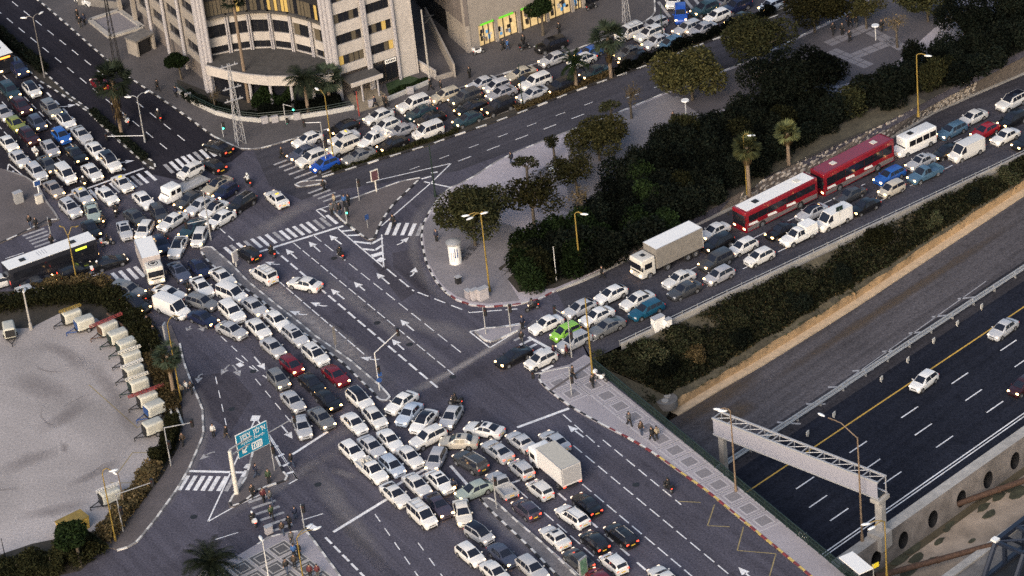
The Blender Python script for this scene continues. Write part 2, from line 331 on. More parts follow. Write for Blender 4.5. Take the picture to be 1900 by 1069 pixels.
# ramp down to the motorway
UPK = [(1030,538),(1080,519),(1122,500),(1182,470),(1273,424),(1374,376),(1500,322),(1640,263),(1731,207),(1810,172),(1897,136),(2050,62),(2300,-60)] if False else None
RU = [(5.12,-1.96,0),(8.52,-0.18,-0.05),(11.44,1.99,-0.25),(15.7,5.53,-0.56),(22.31,11.07,-1.04),(29.8,16.96,-1.56),(39.37,23.94,-2.22),(50.29,31.48,-2.96),(58.04,39.04,-3.55),(64.61,43.84,-4),(71.96,48.98,-4.5),(85.58,59.54,-5.46),(109.24,77.95,-7.12)]
RL = [(8.26,-18.28,0),(11.73,-16.03,0),(14.42,-14.31,0),(18.5,-11.56,-0.12),(24.78,-6.84,-0.56),(31.91,-1.56,-1.05),(40.73,5.04,-1.66),(51.38,12.94,-2.4),(57.66,17.63,-2.83),(62.44,21.15,-3.16),(67.34,24.87,-3.51),(79.9,34.23,-4.37),(102.11,50.87,-5.91)]
mb = MB()
for i in range(len(RU) - 1): mb.quad(RL[i], RL[i + 1], RU[i + 1], RU[i])
ramp = struct(mb, 'ramp_road', M_ASPH_MID)
mb = MB()   # retaining wall between the ramp and the park above
for i in range(1, len(RU) - 1):
    a, b = Vector(RU[i]), Vector(RU[i + 1])
SE = [(5.15,-1.45,0),(8.57,0.51,0),(11.49,2.34,0),(15.75,5.61,0),(22.36,10.87,0),(29.93,17.21,0),(39.53,24.32,0),(50.34,31.14,0),(57.75,36.89,0),(64.3,41.75,0),(71.66,47.21,0),(84.98,56.94,0),(108.24,74.84,0)]
for i in range(len(RU) - 1): mb.quad(RU[i], RU[i + 1], (SE[i + 1][0], SE[i + 1][1], .02), (SE[i][0], SE[i][1], .02))
rwall = struct(mb, 'revetment', mat('revetment_earth', (.15, .125, .11), .95, var=.4, vscale=2))
random.seed(3); mb = MB(); k = 0      # rough stones set in the revetment
stones = []
for i in range(5, 9):
    a, b, c, d = Vector(RU[i]), Vector(RU[i + 1]), Vector((*SE[i + 1][:2], 0)), Vector((*SE[i][:2], 0))
    L = (b - a).length; H = (d - a).length; nu = max(1, int(L / .72)); nv = max(1, int(H / .5))
    for u in range(nu):
        for v in range(nv):
            fu, fv = (u + .5 + random.uniform(-.45, .45)) / nu, (v + .5 + random.uniform(-.4, .4)) / nv
            p = a.lerp(b, fu).lerp(d.lerp(c, fu), fv); n = (b - a).cross(d - a).normalized()
            stones.append((p + n * .02, math.atan2((b - a).y, (b - a).x)))
smesh = []
for q in range(4):
    bm = bmesh.new(); bmesh.ops.create_icosphere(bm, subdivisions=1, radius=.5)
    for vv in bm.verts: vv.co *= random.uniform(.75, 1.1)
    me = bpy.data.meshes.new('stone'); bm.to_mesh(me); bm.free(); me.materials.append(M_STONE); smesh.append(me)
random.shuffle(stones)
for p, r in stones[:290]:
    inst('stone', random.choice(smesh), rwall, tuple(p), r + random.uniform(-.3, .3), scale=(random.uniform(.5, 1.2), random.uniform(.25, .45), random.uniform(.3, .7)))
# low concrete parapet with a steel rail along the ramp's outer edge
par = empty('ramp_parapet', RL[0], 0, 'low grey concrete parapet with steel rail along the outer edge of the ramp', 'parapet')
def rel(p, q): return (p[0] - q[0], p[1] - q[1], p[2] - q[2])
mb = MB(); mr = MB()
for a, b in zip(RL[1:], RL[2:]):
    a2, b2 = rel(a, RL[0]), rel(b, RL[0]); d = Vector((b2[0] - a2[0], b2[1] - a2[1], 0)).normalized(); nn = Vector((d.y, -d.x, 0)) * .3
    A, B = Vector(a2), Vector(b2); up = Vector((0, 0, .42))
    for p, q, r, s_ in ((A, B, B + up, A + up), (A + up, B + up, B + up + nn, A + up + nn), (A + nn + up, B + nn + up, B + nn - up * 2, A + nn - up * 2)): mb.quad(p, q, r, s_)
    mr.tube(A + nn / 2 + up * 1.9, B + nn / 2 + up * 1.9, .05, n=5)
mb.build('parapet_wall', M_CONC, par)
nposts = 0
pl = resample([Vector(rel(p, RL[0])) for p in RL[1:-1]], 2.4)
for p in pl: mr.tube(p, p + Vector((0, 0, .85)), .035, n=4)
mr.build('rail', M_STEEL, par)
# kerb strip along the ramp's inner edge
mb = MB()
for a, b in zip(RU, RU[1:]):
    A, B = Vector(a), Vector(b); d = (B - A); d.z = 0; d.normalize(); nn = Vector((d.y, -d.x, 0)) * .3; up = Vector((0, 0, .25))
    mb.quad(A + up, B + up, B + up + nn, A + up + nn); mb.quad(A + nn, B + nn, B + nn + up, A + nn + up)
struct(mb, 'kerb', M_CONC)

# ---- motorway, 7 m below ----
HZ = -7.0
hA = Vector((*(15.74,-22.87), 0)); hB = Vector((*(66.44,20.59), 0)); hd = (hB - hA).normalized(); hn = Vector((hd.y, -hd.x, 0))
def hw(s, t, z=HZ): p = hA + hd * s + hn * t; return (p.x, p.y, z)
def hst(p): v = Vector((p[0], p[1], 0)) - hA; return v.dot(hd), v.dot(hn)
Y_T = hst((42.07,-22.39,-7))[1]; R_T = hst((44.44,-13.74,-7))[1]; E_T = hst((41.49,-41.69,-7))[1]; W_T = hst((42.8,-43.63,-6.2))[1]
W2_T = W_T + 1.35
struct(MB().sheet([hw(-160, 0)[:2], hw(260, 0)[:2], hw(260, W_T)[:2], hw(-160, W_T)[:2]], HZ), 'motorway', M_ASPH_NEW)
struct(MB().sheet([hw(-160, .02)[:2], hw(260, .02)[:2], hw(260, R_T + .2)[:2], hw(-160, R_T + .2)[:2]], HZ + Z1), 'motorway_shoulder', M_ASPH_OLD)
struct(MB().sheet([hw(-160, R_T - 1.6)[:2], hw(260, R_T - 1.6)[:2], hw(260, R_T + 1.3)[:2], hw(-160, R_T + 1.3)[:2]], HZ + .006), 'motorway_shoulder', M_ASPH_EDGE)
moto = bpy.data.objects['motorway']
def line_quad(mb, p, q, w, z, mi=0):
    p, q = Vector(p[:2]), Vector(q[:2]); d = (q - p).normalized(); n = Vector((-d.y, d.x)) * w / 2
    mb.quad((*(p - n), z), (*(q - n), z), (*(q + n), z), (*(p + n), z), mi)
mb = MB(); line_quad(mb, hw(-160, Y_T), hw(260, Y_T), .2, HZ + Z1); mb.build('edge_line', M_YEL, moto)
mb = MB(); line_quad(mb, hw(-160, E_T), hw(260, E_T), .17, HZ + Z1); line_quad(mb, hw(-160, E_T + .42), hw(260, E_T + .42), .15, HZ + Z1); mb.build('edge_line', M_PAINT, moto)
for (x0, x1) in (((29,-38.8,-7),(31.64,-36.42,-7)), ((29.96,-42.68,-7),(33.07,-39.71,-7)), ((31.82,-45.54,-7),(35.11,-42.64,-7))):
    s0, t0 = hst(x0); s1, t1 = hst(x1); t0 = (t0 + t1) / 2
    for k in range(-9, 20):
        mb = MB(); line_quad(mb, hw(s0 + k * 9.05, t0), hw(s0 + k * 9.05 + 3.0, t0), .17, HZ + Z1); mb.build('lane_dash', M_PAINT, moto)
# chevron strokes beside the guard rail
for (a, b) in (((53.67,-2.61,-7),(56.16,-2.64,-7)), ((49.9,-6.06,-7),(51.99,-6.07,-7)), ((46.57,-9.16,-7),(48.76,-9.25,-7)), ((42.84,-12.55,-7),(45.07,-12.66,-7)), ((38.76,-16.04,-7),(41.23,-16.2,-7)), ((35.41,-18.9,-7),(37.64,-19.25,-7)), ((32.45,-21.92,-7),(34.65,-22.37,-7)), ((28.64,-25.05,-7),(31.27,-25.93,-7))):
    mb = MB(); line_quad(mb, a, b, .34, HZ + Z2); mb.build('chevron_stroke', M_PAINT_OLD, moto)
mb = MB(); line_quad(mb, (30.43,-24.73,-7), (57.8,0.76,-7), .14, HZ + Z2); mb.build('edge_line', M_PAINT_OLD, moto)
# double steel guard rail
t = empty('guard_rail', hw(20, R_T), 0, 'double steel crash barrier on posts between the motorway and its hard shoulder', 'crash barrier')
bx = hw(20, R_T)
mb = MB(); mp = MB(); md = MB()
for tt in (-.22, .22):
    for zz in (.62, .8): mb.tube(rel(hw(-60, R_T + tt, HZ + zz), bx), rel(hw(200, R_T + tt, HZ + zz), bx), .08, n=5)
mb.build('beam', M_STEEL, t); pm2 = mp.box((0, 0, 0), (.12, .3, .8), math.atan2(hd.y, hd.x)).mesh('post', M_STEEL)
for s_ in range(-30, 90, 4): inst('post', pm2, t, rel(hw(s_, R_T, HZ + .4), bx))
for p in (((55.51,-5.08,-6.6),(52,-8.24,-6.6),(48.57,-11.47,-6.6),(44.87,-15.08,-6.6),(41.2,-18.49,-6.6),(34.68,-24.84,-6.6),(31.17,-28.1,-6.6))):
    o_ = MB().box((0, 0, 0), (.55, .1, .55), .9).tube((0, 0, -.5), (0, 0, -.25), .05, n=5).build('marker_plate', M_CREAM, t); o_.location = rel((p[0] + hn.x * .8, p[1] + hn.y * .8, HZ + .5), bx)
# tan retaining strip with ledge between the planted slope and the motorway
TT = [(17.56,-20.09,-5.6),(22.75,-16.1,-5.6),(27.72,-12.09,-5.6),(34.97,-6.22,-5.6),(40.61,-1.33,-5.6),(41.72,-0.54,-5.6),(50.33,7.32,-5.6),(58.43,14.68,-5.6),(66.77,22.15,-5.6),(84.21,37.42,-5.6),(102.85,53.74,-5.6)]
rnd_ = random.Random(2); TT = [p for a, b in zip(TT, TT[1:]) for p in [lerp(a, b, k / 6) for k in range(6)]] + [TT[-1]]; TT = [(p[0] + rnd_.uniform(-.12, .12), p[1] + rnd_.uniform(-.12, .12), p[2] + rnd_.uniform(-.16, .14)) for p in TT]
TB = [(16.72,-20.66,-6.85),(22.71,-15.79,-6.85),(28.01,-11.73,-6.85),(35.33,-5.62,-6.85),(40.96,-0.86,-6.85),(42.11,0.18,-6.85),(50.73,7.91,-6.85),(58.83,15.13,-6.85),(67.19,22.6,-6.85),(84.68,37.84,-6.85),(103.36,54.14,-6.85)]
TB = [p for a, b in zip(TB, TB[1:]) for p in [lerp(a, b, k / 6) for k in range(6)]] + [TB[-1]]
mb = MB()
for i in range(len(TT) - 1): mb.quad(TB[i], TB[i + 1], TT[i + 1], TT[i])
rs = tag(mb.build('retaining_wall', M_TAN), 'ochre rendered retaining wall at the foot of the planted slope', 'wall')
mb = MB(); TBs = [hst(p) for p in TB]
for i in range(len(TB) - 1): mb.quad(hw(TBs[i][0], TBs[i][1] + 1.15, -6.8), hw(TBs[i + 1][0], TBs[i + 1][1] + 1.15, -6.8), TB[i + 1], TB[i]); mb.quad(hw(TBs[i][0], TBs[i][1] + 1.15, -7.3), hw(TBs[i + 1][0], TBs[i + 1][1] + 1.15, -7.3), hw(TBs[i + 1][0], TBs[i + 1][1] + 1.15, -6.8), hw(TBs[i][0], TBs[i][1] + 1.15, -6.8))
mb.build('ledge', M_TAN_L, rs)
# planted slope: soil surface from the parapet down to the tan wall
random.seed(11)
SL_T = [Vector(p) + Vector((.15, -.25, -.05)) for p in [(8.23,-18.75,0),(11.68,-16.62,0),(14.36,-14.9,0),(18.44,-12.2,-0.1),(24.7,-7.49,-0.53),(31.82,-2.23,-1.03),(40.63,4.34,-1.64),(51.26,12.22,-2.37),(57.53,16.9,-2.8),(62.3,20.4,-3.13),(67.19,24.11,-3.47),(79.72,33.44,-4.34),(101.89,50.02,-5.88)]]
def slope_pt(u, v):
    n = len(SL_T) - 1; fu = min(u * n, n - 1e-4); i = int(fu); a = SL_T[i].lerp(SL_T[i + 1], fu - i)
    m = len(TT) - 1; fv = min(u * m, m - 1e-4); j = int(fv); b = Vector(TT[j]).lerp(Vector(TT[j + 1]), fv - j)
    p = a.lerp(b, v); p.z += .5 * math.sin(v * math.pi) * (math.sin(u * 40) * .5 + math.sin(u * 93 + v * 5) * .5); return p
mb = MB(); NU, NV = 60, 8; vs = [slope_pt(i / NU, j / NV) for i in range(NU + 1) for j in range(NV + 1)]
mb.add(vs, [(i * (NV + 1) + j, i * (NV + 1) + j + 1, (i + 1) * (NV + 1) + j + 1, (i + 1) * (NV + 1) + j) for i in range(NU) for j in range(NV)])
mb.quad(tuple(SL_T[0]), (DECK_A[0], DECK_A[1], -.3), (DECK_A[0] + dv.x * 8, DECK_A[1] + dv.y * 8, -7), TT[0])
mb.quad((DECK_A[0] + dv.x * 8, DECK_A[1] + dv.y * 8, -7), (DECK_A[0] + dv.x * 10, DECK_A[1] + dv.y * 10, -7), TB[0], TT[0])
struct(mb, 'slope', M_DRYGRASS)
# ---- river channel beyond the motorway ----
WZ = -6.2
mb = MB()
mb.add([hw(-160, W_T, HZ - .1), hw(260, W_T, HZ - .1), hw(260, W_T, WZ), hw(-160, W_T, WZ), hw(260, W2_T, WZ), hw(-160, W2_T, WZ)], [(0, 1, 2, 3), (3, 2, 4, 5)], 2)
hole_s = [hst(p)[0] for p in [(35.38,-50.78,-8.6),(38.89,-47.88,-8.6),(42.44,-44.28,-8.6),(45.98,-40.88,-8.6),(49.47,-37.72,-8.6),(53.01,-34.5,-8.6)]]
while hole_s[-1] < 60: hole_s.append(hole_s[-1] + (hole_s[-1] - hole_s[-4]) / 3)
while hole_s[0] > -60: hole_s.insert(0, hole_s[0] - (hole_s[3] - hole_s[0]) / 3)
zc, hr, hh = -8.6, .82, 1.1
ZB = -10.4; prev = -160
for s_ in hole_s:      # wall face built as panels with real round outfall openings
    l, r = s_ - 1.3, s_ + 1.3
    mb.quad(hw(prev, W2_T, ZB), hw(l, W2_T, ZB), hw(l, W2_T, WZ), hw(prev, W2_T, WZ))
    ring = [hw(s_ + hr * math.cos(a), W2_T, zc + hh * math.sin(a)) for a in [2 * math.pi * k / 24 for k in range(24)]]
    sq = []
    for k in range(24):
        a = 2 * math.pi * k / 24; c, sn = math.cos(a), math.sin(a); m = max(abs(c), abs(sn)); zz = sn / m
        sq.append(hw(s_ + 1.3 * c / m, W2_T, zc + (WZ - zc) * zz if zz > 0 else zc + (zc - ZB) * zz))
    for k in range(24): mb.quad(ring[k], sq[k], sq[(k + 1) % 24], ring[(k + 1) % 24])
    inn = [hw(s_ + hr * math.cos(a), W2_T - 1.3, zc + hh * math.sin(a)) for a in [2 * math.pi * k / 24 for k in range(24)]]
    for k in range(24): mb.quad(ring[k], inn[k], inn[(k + 1) % 24], ring[(k + 1) % 24], 1)
    mb.add(inn, [tuple(range(24))], 1); prev = r
mb.quad(hw(prev, W2_T, ZB), hw(260, W2_T, ZB), hw(260, W2_T, WZ), hw(prev, W2_T, WZ))
tag(mb.build('channel_wall', [M_CONC_F, M_BLACKP, M_CONC]), 'thick concrete river wall with a row of round drain openings', 'wall')
struct(MB().sheet([hw(-160, W2_T)[:2], hw(260, W2_T)[:2], hw(260, W2_T + 60)[:2], hw(-160, W2_T + 60)[:2]], -10.3), 'river_bed', M_RIVER)
struct(MB().sheet([hw(-160, W2_T)[:2], hw(260, W2_T)[:2], hw(260, W2_T + 1.0)[:2], hw(-160, W2_T + 1.0)[:2]], -10.28), 'river', M_WATER)
random.seed(5); mb = MB()
for k in range(70):
    s_ = random.uniform(-25, 45); t_ = W2_T + random.choice((random.uniform(.3, 2), random.uniform(.5, 4.5))); r = random.uniform(.2, .8)
    mb.sheet([(hw(s_ + r * 2.2 * math.cos(a) * random.uniform(.6, 1.2), 0)[0] + hn.x * (t_ + r * math.sin(a)), hw(s_ + r * 2.2 * math.cos(a), 0)[1] + hn.y * (t_ + r * math.sin(a))) for a in [k2 * .7 for k2 in range(9)]], -10.26 + k * .0008)
tag(mb.build('algae', M_ALGAE), kind='stuff')
# far bank wall of the channel, bottom right corner
fb = [hst(p) for p in [(42.65,-55.77,-8.5),(53.03,-45.97,-8.5)]]; ft = (fb[0][1] + fb[1][1]) / 2
mb = MB().prism([hw(-160, ft)[:2], hw(260, ft)[:2], hw(260, ft + 1.0)[:2], hw(-160, ft + 1.0)[:2]], -13, -8.5)
tag(mb.build('channel_wall', M_CONC), 'pale concrete wall on the near bank of the river, under the blue truss', 'wall')
struct(MB().sheet([hw(-160, ft + 1)[:2], hw(260, ft + 1)[:2], hw(260, ft + 80)[:2], hw(-160, ft + 80)[:2]], -8.7), 'embankment', M_CONC_D)
# two rusty pipes crossing the channel
for lab, a, b in (('rusty pipe crossing the river below the fourth drain opening', (44.14,-42.67,-9.3), (58.24,-38.13,-8.7)), ('longer rusty pipe crossing the river beside the bridge', (35.42,-53.78,-9.1), (49.07,-51.03,-8.5))):
    t = tag(MB().tube(a, b, .33, n=12).tube(a, lerp(a, b, .03), .45, n=12).tube(lerp(a, b, .5), lerp(a, b, .52), .4, n=12).build('pipe', M_RUST, smooth=40), lab, 'pipe')

# ---- pavements, islands and kerbs ----
def kerb(line, cols=(M_KW, M_KB), step=1.0, w=.24, h=.15, side=1, z=0, par=None, start=0):
    pl = resample(line, step); mb = MB()
    for i, (a, b) in enumerate(zip(pl, pl[1:])):
        d = (b - a); L = d.length
        if L < .05: continue
        d = d / L; n = Vector((-d.y, d.x)) * w * side; a2, b2 = a + d * .012, b - d * .012
        vs = [(a2.x, a2.y), (b2.x, b2.y), (b2.x + n.x, b2.y + n.y), (a2.x + n.x, a2.y + n.y)]
        mb.prism(vs, z - .05, z + h + (.006 if i % 2 else 0), (i + start) % len(cols), bottom=False)
    return tag(mb.build('kerb', list(cols), par), kind='structure' if par is None else None)
def pave(name, poly, m, h=.13): return struct(MB().prism(poly, -.1, h, bottom=False), name, m)
# bridge pavement on the right
BR_K = smooth_line([(2.64,-19.69),(1.84,-20.35),(1.82,-21.74),(2.62,-23.65),(4.21,-26.61),(5.93,-29.22),(8.02,-31.99),(9.4,-33.71),(11.47,-36.21),(13.47,-39.2),(15.34,-42.45),(17.26,-45.55),(19.12,-48.81),(20.89,-52.5),(22.66,-55.84),(24.39,-59.21),(27.92,-66.17),(32.9,-76.67)], 1)
BR_P = BR_K + [(39.65,-83.98),(30.47,-64.77),(24.99,-53.3),(15.67,-35.09),(8.12,-20.14),(8.26,-18.28),(7.59,-17.19),(5.57,-19.01)]
pv = pave('bridge_pavement', BR_P, M_PAVE)
kk = len(BR_K)
kerb(BR_K[:14], (M_KW, M_KB), side=1); kerb(BR_K[13:20], (M_KW, M_KR), side=1); kerb(BR_K[19:], (M_KY, M_KR), side=1)
def paving_panel(s, cols=(1, 0, 1, 2), mats=None):
    mb = MB()
    for k, (a, ci) in enumerate(zip((1, .86, .62, .5), cols)): mb.prism([(-s * a / 2, -s * a / 2), (s * a / 2, -s * a / 2), (s * a / 2, s * a / 2), (-s * a / 2, s * a / 2)], 0, .004 * (k + 1), ci, bottom=False)
    return mb.mesh('paving_panel', mats or [M_PAVE_L, M_PAVE_D, M_PAVE])
def lattice(poly, org, u, s, me, parent, z, jit=True):
    u = Vector(u).normalized(); v = Vector((-u.y, u.x)); org = Vector(org); r = math.atan2(u.y, u.x); n = 0
    for i in range(-40, 60):
        for j in range(-40, 40):
            c = org + u * (i * s) + v * (j * s)
            if all(inpoly(c + u * (a * s * .5) + v * (b * s * .5), poly) for a in (-1, 1) for b in (-1, 1)):
                inst('paving_panel', me, parent, (c.x, c.y, z), r + (math.pi / 2) * (n % 4)); n += 1
mep = paving_panel(2.9, (0, 2, 0, 1)); lo = (15.87,-39.04); l2 = (21.12,-49.1)
lattice(BR_P, lo, Vector(l2) - Vector(lo), (Vector(l2) - Vector(lo)).length / 4, mep, pv, .13)
# dark surface water channel across the pavement
line = [(2.89,-24.28),(8.19,-19.21)]; mb = MB(); line_quad(mb, line[0], line[1], .35, .152); mb.build('drain_cover', M_PAVE_BR, pv)
# bottom-left paved corner
BL_P = [(-29.3,-46.91),(-27.26,-46.39),(-25.03,-46.31),(-24.27,-47.98),(-22.83,-51.64),(-21.64,-54.61),(-19.81,-59.56),(-38.59,-57),(-36.12,-51.86),(-33.03,-50.29),(-30.34,-48.01)]
pv2 = pave('corner_pavement', BL_P, M_PAVE)
kerb([(-30.34,-48.01),(-29.3,-46.91),(-27.26,-46.39),(-25.03,-46.31)], (M_KW, M_KG), side=-1); kerb([(-25.03,-46.31),(-24.27,-47.98),(-22.83,-51.64),(-21.64,-54.61),(-19.81,-59.56)], (M_KW, M_KG), 1.2, side=-1)
mep2 = paving_panel(2.35, (0, 1, 0, 1), [mat('corner_stone_light', (.42, .39, .37), .8, var=.2, vscale=5), mat('corner_stone_dark', (.1, .095, .1), .8, var=.3, vscale=5), M_PAVE]); lo = (-27.65,-49.43); l2 = (-24.57,-54.06)
lattice(BL_P, lo, Vector(l2) - Vector(lo), 2.5, mep2, pv2, .13)
# triangular island in the middle
TRI = [(-22.12,24.52),(-21.91,25.75),(-18.55,26.99),(-16.44,28.09),(-12.83,29.87),(-10.29,30.3),(-10.45,29.46),(-11.93,26.9),(-13.67,24.14),(-14.84,21.3),(-15.57,19.08),(-15.94,17.64),(-16.25,15.78),(-16.67,15.19),(-17.35,15.34),(-19.01,18.33),(-20.49,20.9)]
tri = pave('triangle_island', TRI, M_PAVE_BR)
kerb(TRI[0:6], (M_KW, M_KW, M_KG), side=-1); kerb(TRI[6:12], (M_KW, M_KB), 1.1, side=-1); kerb(TRI[11:], (M_KW, M_KB), 1.1, side=-1)
kerb(TRI[-1:] + TRI[:1], (M_KW,), side=-1)
# refuge beside it
REF = [(-26.66,32.21),(-25.68,32.87),(-22.57,32.58),(-22.36,31.65),(-24.62,31.15),(-26.38,31.27)]
pave('refuge_island', REF, M_PAVE_BR); kerb(REF + REF[:1], (M_KW, M_KW, M_KG), side=-1)
# median of the far street, planted
UM_O = [(-22.92,33.25),(-20.01,34.35),(-15.72,36.18),(-8.81,38.77),(-4.86,40.89),(-0.51,42.94),(3.06,44.74),(6.3,46.63),(11.92,49.89),(16.97,52.38),(22.64,55.41),(30.63,59.94),(40.55,65.48),(47.4,69.51),(57.58,75.86)]
UM_I = [(-23.13,34.04),(-20,35.84),(-15.69,37.83),(-8.75,40.59),(-4.78,42.73),(-0.41,44.95),(3.17,46.76),(6.42,48.52),(12.07,51.8),(17.14,54.3),(22.83,57.36),(30.85,61.92),(40.79,67.34),(47.7,71.58),(57.92,77.98)]
pave('planted_median', UM_O + UM_I[::-1], M_SOIL); kerb(UM_O, (M_KW, M_KB), 1.6, side=1); kerb(UM_I, (M_KG,), 1.6, side=-1)
# median of the left avenue
LM_L = [(-75.34,93.71),(-67.88,81.04),(-63.16,71.24),(-58.99,65.19),(-55.48,59.74),(-52.5,53.41),(-49.23,47.15),(-46.36,41.74),(-45.53,40.78)]
LM_R = [(-74.06,97.08),(-66.44,82.44),(-61.37,71.81),(-58.27,65.67),(-54.98,60.11),(-52.32,54.16),(-50.08,49.53),(-47.34,45.63),(-45.32,42.7),(-45.12,41.29)]
pave('planted_median', LM_L + LM_R[::-1], M_SOIL); kerb(LM_L, (M_KW, M_KB), 1.0, side=1); kerb(LM_R, (M_KW, M_KB), 1.0, side=-1)
# left island with cabinets
LI = [(-65.29,45.12),(-62.49,42.65),(-60.68,39.83),(-59.18,35.05),(-57.63,31.22),(-57.24,29.69),(-62.07,26.96),(-64.56,25.13),(-69.88,22.72),(-72.09,44.89),(-67.15,46.47)]
li = pave('left_island', LI, M_PAVE_BR); kerb([(-57.24,29.69),(-58.8,29.91),(-62.07,26.96),(-64.56,25.13),(-69.88,22.72)], (M_KW, M_KB), 1.6, side=-1); kerb([(-65.29,45.12),(-62.49,42.65),(-60.68,39.83),(-59.18,35.05),(-57.63,31.22),(-57.24,29.69)], (M_KG,), 1.2, side=-1)
# office-side pavement along both far streets
NP_K = [(-84.39,134),(-70.11,107.44),(-65.22,98.15),(-61.21,90.44),(-56.85,81.6),(-52.21,72.43),(-49.53,67.86),(-46.43,62.93),(-42.35,56.23),(-37.83,48.32),(-35.2,45.06),(-33.65,43.46),(-31.48,43.09),(-28.6,44.1),(-25.71,45.27),(-22.29,46.47),(-18.05,48.12),(-13.48,50.18),(-8.72,52.38),(-4,54.3),(2.37,57.32),(6.49,58.95),(11.78,61.82),(17.27,64.69),(21.45,67.43),(23.52,69.17),(24.44,70.87),(24.81,75.41),(25.36,90.07)]
np_ = pave('office_pavement', NP_K + [(11.72,130.69),(-67.54,162.77)], M_OFFPAVE)
kerb(NP_K[:10], (M_KW, M_KB), 1.1, side=1); kerb(NP_K[9:], (M_KW, M_KG), 1.5, side=1)
# plaza and park on the right
PZ_K = [(14.33,40.91),(8.59,37.98),(2.68,34.53),(-0.12,32.5),(-3.25,29.1),(-5.14,27.5),(-6.42,26.78),(-7.96,24.69),(-9.33,21.3),(-10.4,17.77),(-10.72,13.99),(-10.35,8.78),(-9.79,5.61),(-9.21,3.25),(-8.12,0.43),(-6.9,-1.63),(-5.14,-3.28),(-3.22,-4.08),(0.4,-4.36),(3.05,-3.67),(5.1,-2.21)]
PZ_P = PZ_K + [SLAB_EDGE[i] for i in range(1, 6)] + [(90.63,65.29),(64.46,89.08),(54.13,68.65),(49.58,63.67),(39.53,55.99),(33.4,51.89),(22.6,45.99)]
pz = pave('plaza', PZ_P, M_PLAZA); kerb(PZ_K[:9], (M_KW, M_KG, M_KG), 1.2, side=1); kerb(PZ_K[8:15], (M_KW, M_KB), 1.0, side=1); kerb(PZ_K[14:], (M_KW, M_KR), 1.1, side=1)
kerb([(14.33,40.91),(22.6,45.99),(33.4,51.89),(39.53,55.99),(49.58,63.67)], (M_KW, M_KG), 1.4, side=-1)
struct(MB().sheet([(23.68,45.88),(33.32,51.25),(39.44,55.35),(49.43,62.67),(56.45,68.93),(62.57,69.11),(63.97,59.96),(52.5,44.53),(46.46,42.82),(40.66,42.66),(27.26,38.87)], .135), 'plaza', M_PLAZA_SHADE_DK)  # shade on the far, tree-lined plaza, painted as a dark sheet
struct(MB().sheet([(-1.39,4.8),(0.7,-1.5),(5.15,-1.45),(11.48,2.21),(22.33,10.61),(33.42,19.95),(50.29,30.85),(71.83,47),(89.85,61.94),(82.4,65.68),(72.51,57.75),(62.37,51.05),(52.01,41.45),(45.66,37.5),(40.03,38.1),(31.43,37.86),(26.29,36.48),(19.28,30.15),(14.41,22.52),(10.26,13.63),(4.7,11.46)], .14), 'park_soil', M_SOIL)
struct(MB().sheet([(-10.36,17.07),(-9.16,20.14),(-0.45,16.06),(4.7,11.46),(-1.06,4.72),(0.78,-3.43),(-3.12,-3.34),(-5.1,-2.4),(-6.73,-0.77),(-7.96,1.29),(-8.92,3.84),(-10.09,8.72)], .134), 'plaza', M_PLAZA_SHADE)  # tree shade on the lower plaza corner, painted as a darker sheet
struct(MB().sheet([(10.04,38.24),(14.28,40.31),(22.76,45.47),(28.26,47.96),(29.35,38.36),(20.31,29.9),(15.08,22.36),(11.75,15.36),(8.21,13.4),(8.45,26.07)], .1335), 'plaza', M_PLAZA_SHADE)  # painted shade under the sparse and bronze trees
struct(MB().sheet([(29.68,15.15),(33.45,20.23),(44.19,27.65),(50.29,30.85),(56.74,35.57),(55,37.87),(47.95,33.86),(40.13,28.62),(32.29,21.95)], .146), 'dry_bank', M_DRYGRASS)
tile = MB().prism([(-.85, -.42), (.85, -.42), (.85, .42), (-.85, .42)], 0, .006, bottom=False).mesh('paving_tile', M_PAVE_D)
def tile_row(a, b, parent, z=.14, n2=2, gap=.95):
    a, b = Vector(a), Vector(b); d = (b - a); L = d.length; d /= L; v = Vector((-d.y, d.x)); r = math.atan2(d.y, d.x); k = 0.0
    while k < L:
        for j in range(n2):
            p = a + d * (k + .85) + v * (j * gap); inst('paving_tile', tile, parent, (p.x, p.y, z), r)
        k += 1.85
for a, b in ([(18.97,40.57),(24.88,43.52)], [(16.58,41.93),(20.71,35.53)], [(5.14,28.75),(7.24,24.76)], [(4.45,24.54),(7.26,28.99)], [(46.77,54.83),(51.7,57.97)], [(49.79,50.42),(54.64,53.17)], [(46.35,52.94),(50.1,47.72)], [(52.37,57.46),(55.24,52.35)],
             [(-9.97,12.32),(-5.55,8.37)], [(-7.3,4.53),(-2.63,13.12)], [(-1.94,0.49),(1.3,5.26)], [(-6.24,0.02),(-2.04,-1.29)], [(-4.91,10.64),(0.39,6.78)], [(7.79,16.96),(11.69,23.15)], [(26.85,35.12),(33,39.03)]):
    tile_row(a, b, pz)
